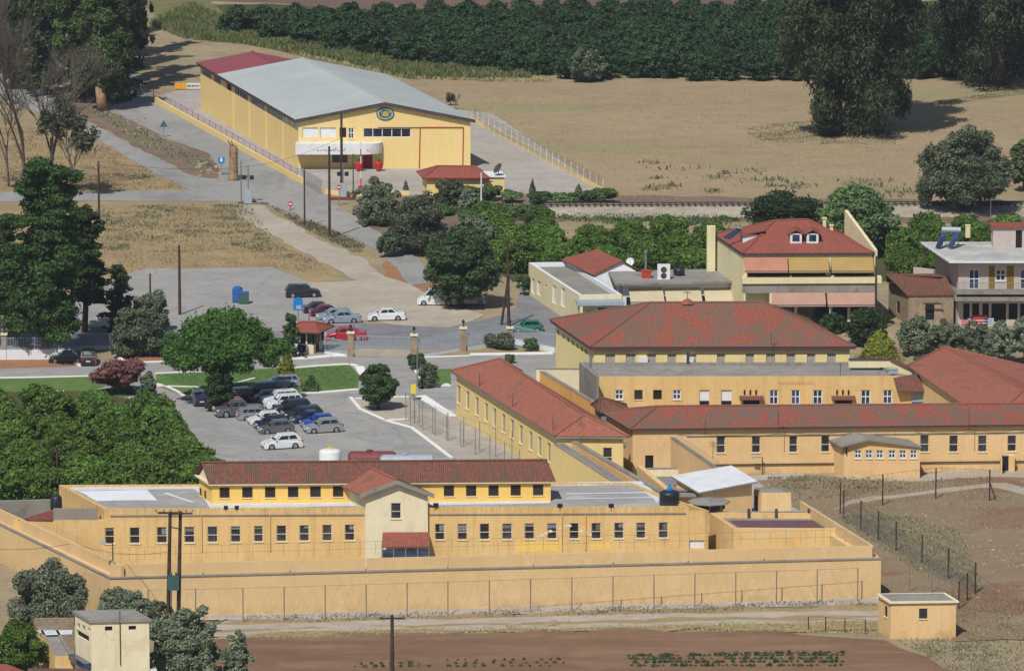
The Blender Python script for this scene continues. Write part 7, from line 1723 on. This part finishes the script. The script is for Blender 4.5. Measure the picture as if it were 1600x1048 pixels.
# ================================================================ poles, wires, fences, small things
def pole(px, pyt, pyb, label, r=.13, m='brownwood', arm=0, name='utility_pole', cat='pole', group=None, px2=None):
    B0 = G(px, pyb); H = Zat(B0, pyt); t = thing(name, label, cat, B0, group); k = MB()
    top = B0+Vector((((px2-px)/scl(pyb)) if px2 else 0, 0, H)); k.tube(B0-Vector((0,0,.2)), top, r*1.15, r*.8, 8); k.build('pole', M[m], t)
    if arm:
        k = MB(); k.box((top.x, top.y, top.z-.35), arm, .12, .12); a = k.build('crossarm', M[m], t); k = MB()
        for s in (-.45, 0, .45): k.lathe((top.x+arm*s, top.y, top.z-.229), [(.05,0),(.09,.06),(.06,.14),(.08,.2),(.03,.25)], 8)
        k.build('insulator', M['steel'], a)
    return top
T = {}
T['a'] = pole(476,265,356,'thin timber pole beside the no entry sign on the island',.10)
T['b'] = pole(515,229,373,'tall timber pole at the end of the island in front of the canopy',.15)
T['c'] = pole(534,177,306,'tallest timber pole in front of the white canopy',.17)
T['d'] = pole(552,240,303,'thin steel pole left of the crossing barrier arm',.07,'darksteel')
T['e'] = pole(155,252,357,'timber pole in the dry grass beside the ragged pine',.13)
T['f'] = pole(281,383,492,'timber pole left of the upper car park',.15)
T['g'] = pole(235,427,480,'short timber pole among the olive trees',.11)
T['h'] = pole(795,375,510,'leaning double timber power pole at the street corner, right leg',.16,px2=793)
pole(783,440,508,'leaning double timber power pole at the street corner, left strut',.13,px2=793)
T['i'] = pole(660,335,400,'thin pole standing between the olive and the mulberry',.08,'darksteel')
T['j'] = pole(752,270,330,'white topped pole in front of the flat annex',.10,'white')
T['k'] = pole(90,698,770,'timber pole at the edge of the left orchard',.14)
T['l'] = pole(114,848,925,'timber pole before the left return of the perimeter wall',.12)
T['m'] = pole(613,960,1075,'timber pole with a crossarm in the ploughed field',.16,arm=2.0)
pole(924,505,560,'steel floodlight pole before the pale yellow building',.05,'steel',name='lamp_pole')
pole(1547,310,395,'tall television mast on the grey house',.05,'steel',name='mast')
pole(1368,310+90,520,'tall timber pole at the right end of the awning house',.12)
pole(1377,480,572,'thin pole in front of the yellow green thuja',.05,'darksteel')
pole(1445,355,425,'thin dark mast left of the grey house',.06,'darksteel',name='mast')
pole(652,545,612,'pale street lamp post at the right side of the driveway',.07,'steel',name='lamp_post')
pole(300,900,1,'x') if False else None
# twin timber transformer pole
A = G(262,1004); Bq = G(278,1003); HA = Zat(A, 799)
tw = thing('transformer_poles', 'twin leaning timber poles with crossarms and a transformer in front of the perimeter wall', 'power pole', A)
for p, q in ((A, G(268,1004)), (Bq, G(284,1003))):
    k = MB(); k.tube(p-Vector((0,0,.2)), Vector((q.x, q.y, HA)), .19, .13, 8); k.build('pole', M['brownwood'], tw)
k = MB(); a = G(249,1004); c = G(303,1004); zt = HA-.05; k.tube((a.x,A.y-.2,zt), (a.x+2.0,A.y-.2,zt-.02), .1); k.tube((a.x+1.0,A.y-.15,zt-.1), (c.x,A.y-.15,zt-.05), .08); k.tube((A.x+.2,A.y,zt-1.2), (Bq.x+.3,A.y,zt-1.35), .06); k.build('crossarm', M['brownwood'], tw)
k = MB()
for x in (-.6,0,.6,1.2,1.8,2.3): k.lathe((A.x-.2+x, A.y-.2, zt+.08), [(.05,0),(.09,.07),(.06,.15),(.03,.22)], 8)
k.build('insulators', M['steel'], tw)
k = MB(); zt2 = Zat(A, 908); k.box((A.x+.55,A.y-.3,zt2-.6), .9,.7,1.1); k.lathe((A.x+.35,A.y-.3,zt2+.5), [(.08,0),(.1,.2),(.04,.35)],8); k.lathe((A.x+.75,A.y-.3,zt2+.5), [(.08,0),(.1,.2),(.04,.35)],8); k.build('transformer', M['teal'], tw)
k = MB(); k.box((A.x+.6,A.y-.35,.2), .7,.6,1.4); k.build('meter_box', M['tankgrey'], tw); k = MB()
for dx in (.15,.3,.9,1.0): k.tube((A.x+dx,A.y-.45,1.6), (A.x+dx+.1,A.y-.4,zt2), .035)
k.build('cables', M['blackpl'], tw)
def cable(a, b, sag, label, r=.02, n=12):
    k = MB(); P = [Vector(a).lerp(Vector(b), i/n)-Vector((0,0,sag*4*(i/n)*(1-i/n))) for i in range(n+1)]
    for p, q in zip(P, P[1:]): k.tube(p, q, r, r, 4, cap=False)
    tag(k.build('power_cable', M['darksteel'], uv=False), label, 'cable')
cable(T['e'], T['a']*0+G(388,317)+Vector((0,0,4.4)), .6, 'overhead cable from the dry grass pole to the crossing signal')
cable(G(388,317)+Vector((0,0,4.4)), T['c']-Vector((0,0,3)), .5, 'overhead cable from the crossing signal to the tallest timber pole')
cable(T['l'], Vector((A.x,A.y,HA-3.3)), .5, 'cable from the wall pole to the twin transformer poles')
cable(T['i'], T['h'], .7, 'overhead cable from the thin pole to the leaning double pole')
cable(T['l'], XY(G(-60,850,6),6), .5, 'cable leaving the wall pole to the left')
# chain link fence before the perimeter wall
def link_fence(name, label, px, h, every, xs=None, m='wire', r=.05, mesh=.9, group=None, rails=(1.0,)):
    P = [G(*p) for p in px]; t = thing(name, label, 'fence', P[0], group); k = MB()
    for a, c in zip(P, P[1:]):
        n = max(1, int(round((c-a).length/every)))
        for i in range(n+(c is P[-1])):
            q = a.lerp(c, i/n); pk = MB(); pk.tube(q, q+Vector((0,0,h)), r, r, 5); pk.build('post', M[m], t, uv=False)
        for z in rails: k.tube(a+Vector((0,0,h*z)), c+Vector((0,0,h*z)), .014, .014, 3)
        if mesh:
            nm_ = int((c-a).length/mesh)
            for i in range(nm_):
                q0 = a.lerp(c, i/nm_); q1 = a.lerp(c, min(1,(i+1)/nm_)); k.tube(q0, q1+Vector((0,0,h)), .005,.005,3,cap=False); k.tube(q0+Vector((0,0,h)), q1, .005,.005,3,cap=False)
    k.build('fence_mesh', M[m], t, uv=False); return t
link_fence('wire_fence', 'tall rusty wire fence standing before the long perimeter wall', [(232,975),(380,972),(700,962),(1340,940)], 2.9, 3.35, rails=(.99,.02), mesh=1.1)
# wire on the ledge of the walkway: thin uprights
k = MB(); tw_ = thing('wire_fence', 'thin wire fence on the walkway parapet of the perimeter wall', 'fence', Lcor)
P0_ = Lcor+Vector((-nn.x*1.3,-nn.y*1.3,0)); 
for i in range(0, 52):
    q = P0_+dd*(i*1.27+.4); pk = MB(); pk.tube(XY(q,ztop+1.2), XY(q,ztop+2.3), .014,.014,3); pk.build('post', M['wire'], tw_, uv=False)
k = MB(); k.tube(XY(P0_,ztop+2.3), XY(P0_+dd*66,ztop+2.3), .01,.01,3); k.tube(XY(P0_,ztop+1.7), XY(P0_+dd*66,ztop+1.7), .01,.01,3); k.build('wires', M['wire'], tw_, uv=False)
# barbed coil along the block parapet
def coil(a, b, z, label, r=.28, pitch=.35):
    k = MB(); L = (b-a).length; d = (b-a).normalized(); n_ = Vector((-d.y,d.x,0)); N = int(L/pitch*7); prev = None
    for i in range(N+1):
        t = i/N; an = t*L/pitch*2*math.pi; q = a.lerp(b, t)+n_*(r*math.cos(an))+Vector((0,0,z+r+r*math.sin(an))); 
        if prev is not None: k.tube(prev, q, .006,.006,3,cap=False)
        prev = q
    tag(k.build('barbed_wire_coil', M['wire'], uv=False), label, 'barbed wire')
cf = CELL.foot
coil(XY(cf[0],0)+Vector((.3,.2,0)), XY(cf[1],0)+Vector((0,.2,0)), ZB+.02, 'coil of barbed wire along the front roof edge of the cell block', .16, .4)
coil(XY(G(868,690,4.3),0), XY(G(985,765,4.3),0), 4.4, 'coil of barbed wire on the diagonal ochre wall', .3, .5)
coil(XY(G(1048,682,4),0), XY(G(1122,732,4),0), 4.0, 'coil of barbed wire on the diagonal wall before the long wing', .3, .5)
coil(XY(Lb,0)+Vector((1,0.6,0)), XY(Lcor,0)+Vector((.3,1,0)), ztop+1.25, 'coil of barbed wire on the left return of the perimeter wall', .22, .5)
# right side security fences
link_fence('wire_fence', 'wire fence on dark timber posts along the pale footpath', [(1313,803),(1379,790),(1462,780),(1546,783)], 2.9, 4.0, m='brownwood', r=.07, mesh=.5)
link_fence('wire_fence', 'double wire fence running down from the footpath to the far corner post', [(1318,812),(1400,862),(1524,928)], 2.7, 5.5, m='brownwood', r=.07, mesh=.35)
link_fence('wire_fence', 'short wire fence from the corner post to the guard hut', [(1524,926),(1498,952)], 2.4, 4.0, m='brownwood', r=.07, mesh=.35)
link_fence('wire_fence', 'wire fence on steel posts behind the guard hut', [(1421,925),(1456,926),(1498,952)], 2.6, 1.8, m='wire', r=.04, mesh=.5)
link_fence('wire_fence', 'low stub fence on the track left of the guard hut', [(1263,985),(1290,986),(1320,988),(1352,990)], 1.2, 1.5, m='brownwood', r=.05, mesh=0)
for i_, (pa, pb) in enumerate((((1322,816),(1400,866)),((1400,866),(1462,898)),((1462,898),(1522,932)),((1318,812),(1372,842)))):
    for o_ in (0, 1.4): coil(XY(G(*pa),0)+Vector((o_,.4,0)), XY(G(*pb),0)+Vector((o_,.4,0)), .02, ('%s stretch of coiled barbed wire on the ground inside the double fence' % ('upper','middle','lower','short top')[i_])+(', outer coil' if o_ else ', inner coil'), .55, .28)
wsup = G(1546,783); k = MB(); k.tube(G(1556,782), wsup+Vector((0,0,1.8)), .06); tag(k.build('post_brace', M['brownwood']), 'slanting timber brace of the fence post near the footpath', 'post')
link_fence('wire_fence', 'wire fence along the curved kerb beside the prison drive', [(641,665),(700,690),(800,722)], 2.9, 3.0, m='steel', r=.04, mesh=.8, rails=(1.0,.5))
link_fence('wire_fence', 'second wire fence between the drive and the left wing', [(634,656),(720,700),(812,745)], 2.6, 3.6, m='wire', r=.04, mesh=.8)
link_fence('wire_fence', 'short wire fence across the start of the dusty strip', [(634,658),(648,662)], 2.8, 1.2, m='steel', r=.04, mesh=.4)
# tall slim lamps
def floodlight(P, h, label):
    t = thing('floodlight', label, 'floodlight', P); k = MB(); k.tube(P, P+Vector((0,0,h)), .05,.05,6); k.tube(P+Vector((0,0,h)), P+Vector((-.7,-.3,h+.1)), .03); k.build('pole', M['darksteel'], t); k = MB(); k.box((P.x-.75,P.y-.35,P.z+h), .5,.3,.16); k.build('lamp', M['tankgrey'], t)
floodlight(XY(P0_+dd*.3, ztop+1.2), 1.5, 'small floodlight on the perimeter wall corner')
floodlight(G(1191,741,0)+Vector((0,0,0)), 1.6, 'small floodlight in front of the long wing')
for x, z_, lab in ((353,7.0,'left small roof floodlight'),(370,7.0,'second small roof floodlight')):
    p = G(x, 790, z_); k = MB(); k.box((p.x,p.y,p.z-.3), .35,.25,.3); k.tube((p.x,p.y,p.z-.5),(p.x,p.y,p.z-.3),.04); tag(k.build('roof_lamp', M['blackpl']), lab+' on the cell block roof edge', 'lamp')
for x, y, lab in ((681,788,'black roof floodlight right of the gabled block'),(955,789,'black roof floodlight on the right flat roof'),(875,789,'black roof floodlight beside the end of the upper storey')):
    p = G(x, y, 7.0); k = MB(); k.box((p.x,p.y,p.z-.2), .45,.25,.32); k.tube((p.x,p.y,p.z-.5),(p.x,p.y,p.z-.2),.04); tag(k.build('roof_lamp', M['blackpl']), lab, 'lamp')
# water tanks behind the cell block
c = G(516, 735); zt = Zat(c, 702); tk = thing('white_water_tank', 'big round white water tank behind the brown tiled roof', 'tank', c)
rr = 17.2/scl(735); k = MB(); k.lathe(c, [(rr,0),(rr*1.02,.1),(rr,.2),(rr,zt*.45),(rr*1.02,zt*.47),(rr,zt*.49),(rr,zt*.9),(rr*.93,zt*.97),(rr*.6,zt+.02),(rr*.3,zt+.06)], 28); k.build('tank_body', M['white'], tk, smooth=True)
k = MB(); k.tube((c.x,c.y,zt), (c.x,c.y,zt+.5), .04); k.lathe((c.x,c.y,zt+.05), [(.3,0),(.3,.1)], 12); k.build('lid', M['yelp'], tk)
def htank(x0, x1, yb, yt, m, nm, label):
    a, b = G(x0, yb), G(x1, yb); h = Zat(a, yt); r = min(h*.42, .95); zc = h-r; t = thing(nm, label, 'tank', a); k = MB(); d = (b-a).normalized()
    A_ = XY(a, zc); B_ = XY(b, zc); k.tube(A_+d*.25, B_-d*.25, r, r, 20); k.tube(A_, A_+d*.25, r*.72, r, 20); k.tube(B_-d*.25, B_, r, r*.72, 20); k.build('tank_body', M[m], t, smooth=False)
    k = MB(); 
    for s in (.2, .8): q = a.lerp(b, s); k.box(q, .25, r*1.4, max(.1, zc-r*.6))
    k.build('cradle', M['darksteel'], t); k = MB(); q = a.lerp(b, .45); k.lathe((q.x,q.y,zc+r-.03), [(.3,0),(.3,.15),(.05,.2)], 10); k.build('hatch', M[m], t)
htank(544, 619, 738, 704.5, 'tankred', 'fuel_tank', 'long oxide red cylindrical tank right of the white water tank')
htank(594, 680, 744, 710, 'tankgrey', 'steel_tank', 'long pale grey cylindrical tank in front of the red one')
rbox(690,735,0,2.0,1.2,1.0,'tankgrey','pump_unit','small green and grey pump unit right of the pale grey tank','pump','lid')
# recycling container upstairs
c = G(376, 474); t = thing('rubbish_container', 'blue and green rubbish containers standing on the upper car park', 'container', c); k = MB(); k.box((c.x-.35,c.y+.5,.15), 1.1,1.0,1.35); k.lathe((c.x-.35,c.y+.5,1.5), [(.55,0),(.5,.2),(.2,.32)], 8); k.build('blue_body', M['blue'], t)
k = MB(); k.box((c.x+.35,c.y-.3,.12), 1.1,.9,1.1); k.build('green_body', M['teal'], t); k = MB(); k.box((c.x+.35,c.y-.3,1.22), 1.15,.95,.1); k.build('lid', M['blue'], t)
k = MB(); 
for dx in (-.1,.8): k.tube((c.x+dx-.04,c.y-.5,.1), (c.x+dx+.04,c.y-.5,.1), .1,.1,8)
k.build('wheel', M['tyre'], t)
c = G(226, 626); rbox(226,625,0,.8,.7,1.1,'bin','rubbish_bin','dark green rubbish bin at the edge of the left orchard','bin','lid')
# blue balloon-shaped sign on a pole, yellow box
c = G(466, 523); t = thing('sign_pole', 'light blue rounded sign on a tall thin pole behind the guard kiosk', 'sign', c); h = Zat(c, 464); k = MB(); k.tube(c, c+Vector((0,0,h)), .045); k.build('pole', M['steel'], t)
k = MB(); hb_ = Zat(c, 484.5); n = 10; pts = [(c.x-.5,c.y-.08,hb_),(c.x+.5,c.y-.08,hb_),(c.x+.5,c.y-.08,h-.4)]+[(c.x+.5*math.cos(i*math.pi/n), c.y-.08, h-.4+.4*math.sin(i*math.pi/n)) for i in range(1,n)]+[(c.x-.5,c.y-.08,h-.4)]
k.poly(pts); k.poly([(x,y+.06,z) for x,y,z in pts[::-1]]); 
for i in range(len(pts)): j=(i+1)%len(pts); k.poly([pts[j],pts[i],(pts[i][0],pts[i][1]+.06,pts[i][2]),(pts[j][0],pts[j][1]+.06,pts[j][2])])
k.build('sign_face', M['bluesign'], t); k = MB(); k.box((c.x+.08,c.y-.1,hb_+.12), .55,.02,.4); k.build('pale_patch', M['tankgrey'], t)
pole(483,492,520,'short dark pole behind the guard kiosk roof',.05,'darksteel',name='post')
c = G(646, 626); t = thing('notice_box', 'yellow and grey notice box on a post beside the wire fence', 'notice box', c); k = MB(); k.tube(c, c+Vector((0,0,1.3)), .05); k.build('post', M['steel'], t); k = MB(); k.box((c.x,c.y,.75), .5,.3,.9); k.build('box', M['yelp'], t); k = MB(); k.box((c.x+.36,c.y,.8), .25,.3,.6); k.build('side_box', M['tankgrey'], t)
c = G(672,630); rail_y = railing(G(683,624), G(703,622), .0, .95, 'low yellow rail beside the left wing corner', step=.9, nm='hand_rail')
# antennas, lamps and cables on the prison roofs
def antenna(px, py, z, h, lab, bars=3):
    c = G(px, py, z); t = thing('roof_antenna', lab, 'antenna', c); k = MB(); k.tube(c-Vector((0,0,.4)), c+Vector((0,0,h)), .035,.03,5); k.build('mast', M['darksteel'], t, uv=False)
    k = MB()
    for i in range(bars): k.tube((c.x-.4+.05*i, c.y, c.z+h-.1-.18*i), (c.x+.45-.05*i, c.y, c.z+h-.1-.18*i), .015,.015,4)
    k.tube((c.x, c.y-.5, c.z+h-.15), (c.x, c.y+.5, c.z+h-.15), .015,.015,4); k.build('rods', M['steel'], t, uv=False)
for x, y, z, h, lab in ((749,602,4.7,1.3,'thin antenna at the upper eave of the left wing roof'),(801,634,4.7,1.2,'thin antenna in the middle of the left wing eave'),(864,672,4.7,1.4,'bent antenna at the lower end of the left wing eave'),(1216,668,4.6,1.7,'antenna on the eave of the long wing left of the annex'),(1514,665,4.6,1.8,'antenna on the eave of the long wing near the right edge'),(1102,672,4.5,1.2,'short antenna at the left part of the long wing eave'),(1205,541,5.0,1.4,'antenna on the front eave of the stained hip roof'),(1071,545,4.0,1.5,'thin mast on the flat roof in front of the stained hip roof'),(1313,585,4.0,1.2,'small antenna on the flat roof right part')):
    antenna(x, y, z, h, lab)
fp_ = RW.foot; ur_ = (fp_[1]-fp_[0]).normalized(); 
def eave_pt(px, z): t, _ = onplane(px, 680, fp_[0], fp_[1]); return XY(XY(fp_[0],0)+ur_*t+Vector((0,-.18,0)), z)
for a, b, lab in ((1060,1216,'sagging cable under the long wing eave, left part'),(1216,1330,'sagging cable under the long wing eave above the annex'),(1430,1514,'sagging cable under the long wing eave, right part'),(1514,1600,'sagging cable under the long wing eave at the right edge')):
    cable(eave_pt(a, 3.95), eave_pt(b, 3.95), .22, lab, .025)
for x, lab in ((975,'first cable box on the yard front of the left wing'),(1320,'cable box on the long wing front left of the annex')):
    p = eave_pt(x, 2.6); k = MB(); k.box(p, .5,.2,.5); tag(k.build('cable_box', M['grey']), lab, 'cable box')
for (x, y, z, m_, sx, sz, lab) in ((1075,566,4.05,'darksteel',.3,1.0,'dark vent stub on the flat roof behind the ochre block front'),(1395,583,4.1,'tankgrey',.9,.4,'grey metal box at the right end of the flat roof'),(962,583,4.05,'tankgrey',.4,.4,'small grey box at the left end of the flat roof'),(923,575,4.5,'steel',.25,1.2,'steel frame post on the left side wall of the flat roof')):
    p = G(x, y, z); k = MB(); k.box(p, sx, sx*.8, sz); k.box((p.x,p.y,p.z+sz), sx*1.15, sx*.95, .06); tag(k.build('roof_vent', M[m_]), lab, 'vent')
# two seated people in front of the kiosk
def seated(px, py, label, top, seed=0, face=-90, scale=1.0):
    c = G(px, py); t = thing('person', label, 'person', c)
    J = {'pel':(0,0,.50),'chest':(.02,0,.92),'neck':(.04,0,1.12),'head':(.08,0,1.27),'hipL':(.03,.1,.48),'kneeL':(.46,.13,.50),'ankL':(.48,.14,.08),'toeL':(.62,.15,.05),'hipR':(.03,-.1,.48),'kneeR':(.46,-.13,.50),'ankR':(.52,-.14,.08),'toeR':(.66,-.15,.05),
         'shL':(.02,.19,1.05),'elL':(.08,.25,.78),'haL':(.32,.16,.64),'shR':(.02,-.19,1.05),'elR':(.08,-.25,.78),'haR':(.32,-.16,.64)}
    rad = {'pel':.15,'chest':.16,'neck':.06,'head':.11,'hipL':.1,'kneeL':.07,'ankL':.05,'toeL':.04,'hipR':.1,'kneeR':.07,'ankR':.05,'toeR':.04,'shL':.07,'elL':.05,'haL':.04,'shR':.07,'elR':.05,'haR':.04}
    E_ = [('pel','chest'),('chest','neck'),('neck','head'),('pel','hipL'),('hipL','kneeL'),('kneeL','ankL'),('ankL','toeL'),('pel','hipR'),('hipR','kneeR'),('kneeR','ankR'),('ankR','toeR'),('chest','shL'),('shL','elL'),('elL','haL'),('chest','shR'),('shR','elR'),('elR','haR')]
    ks_ = list(J); me = bpy.data.meshes.new('body'); me.from_pydata([J[k] for k in ks_], [(ks_.index(a), ks_.index(b)) for a, b in E_], [])
    o = bpy.data.objects.new('body', me); COL.objects.link(o); o.parent = t; o.modifiers.new('skin', 'SKIN'); sv = me.skin_vertices[0].data
    for i, k_ in enumerate(ks_): sv[i].radius = (rad[k_],)*2; sv[i].use_root = (k_ == 'pel')
    o.modifiers.new('sub', 'SUBSURF').levels = 1; o.modifiers['sub'].render_levels = 1; me.materials.append(M[top])
    k = MB(); k.lathe((.085,0,1.16), [(.05,0),(.085,.05),(.095,.12),(.085,.19),(.03,.23)], 10); k.build('head', M['skin'], t, local=True, smooth=True)
    k = MB(); k.lathe((.07,0,1.27), [(.10,0),(.102,.05),(.08,.11),(.02,.14)], 10); k.build('hair', M['hair'], t, local=True, smooth=True)
    put(t, c, R(face), scale)
    ch_ = thing('plastic_chair', 'plastic chair under the '+label, 'chair', c)
    k = MB(); k.box((0,0,.36), .48,.46,.05); k.build('seat', M['white'], ch_, local=True); k = MB(); k.box((-.25,0,.42), .05,.46,.45); k.build('backrest', M['white'], ch_, local=True)
    for x, y in ((.2,.2),(.2,-.2),(-.2,.2),(-.2,-.2)): k = MB(); k.box((x,y,0), .04,.04,.36); k.build('leg', M['white'], ch_, local=True)
    put(ch_, c, R(face))
seated(468, 554.5, 'person in blue sitting in front of the guard kiosk', 'cloth_blue', face=-60)
seated(475, 556, 'person in dark clothes sitting right of the one in blue', 'cloth_dark', face=-120)
# the air: a very thin pale haze
hz = MB(); hz.prism([(-420,300),(420,300),(420,1250),(-420,1250)], -1.0, 112); hz.v = [(x, (y if y > 301 else -20), z) for x, y, z in hz.v]
ho = hz.build('haze', bpy.data.materials.new('haze_air'), uv=False); ho['kind'] = 'stuff'; ho['label'] = 'thin summer haze over the plain'; ho['category'] = 'haze'
hm = ho.data.materials[0]; hm.use_nodes = True; n_ = hm.node_tree; n_.nodes.clear(); out_ = n_.nodes.new('ShaderNodeOutputMaterial'); pv = n_.nodes.new('ShaderNodeVolumePrincipled')
pv.inputs['Density'].default_value = HAZE; pv.inputs['Color'].default_value = (.72, .80, .95, 1); pv.inputs['Anisotropy'].default_value = .2
n_.links.new(pv.outputs[0], out_.inputs[1])
if HAZE <= 0: bpy.data.objects.remove(ho)
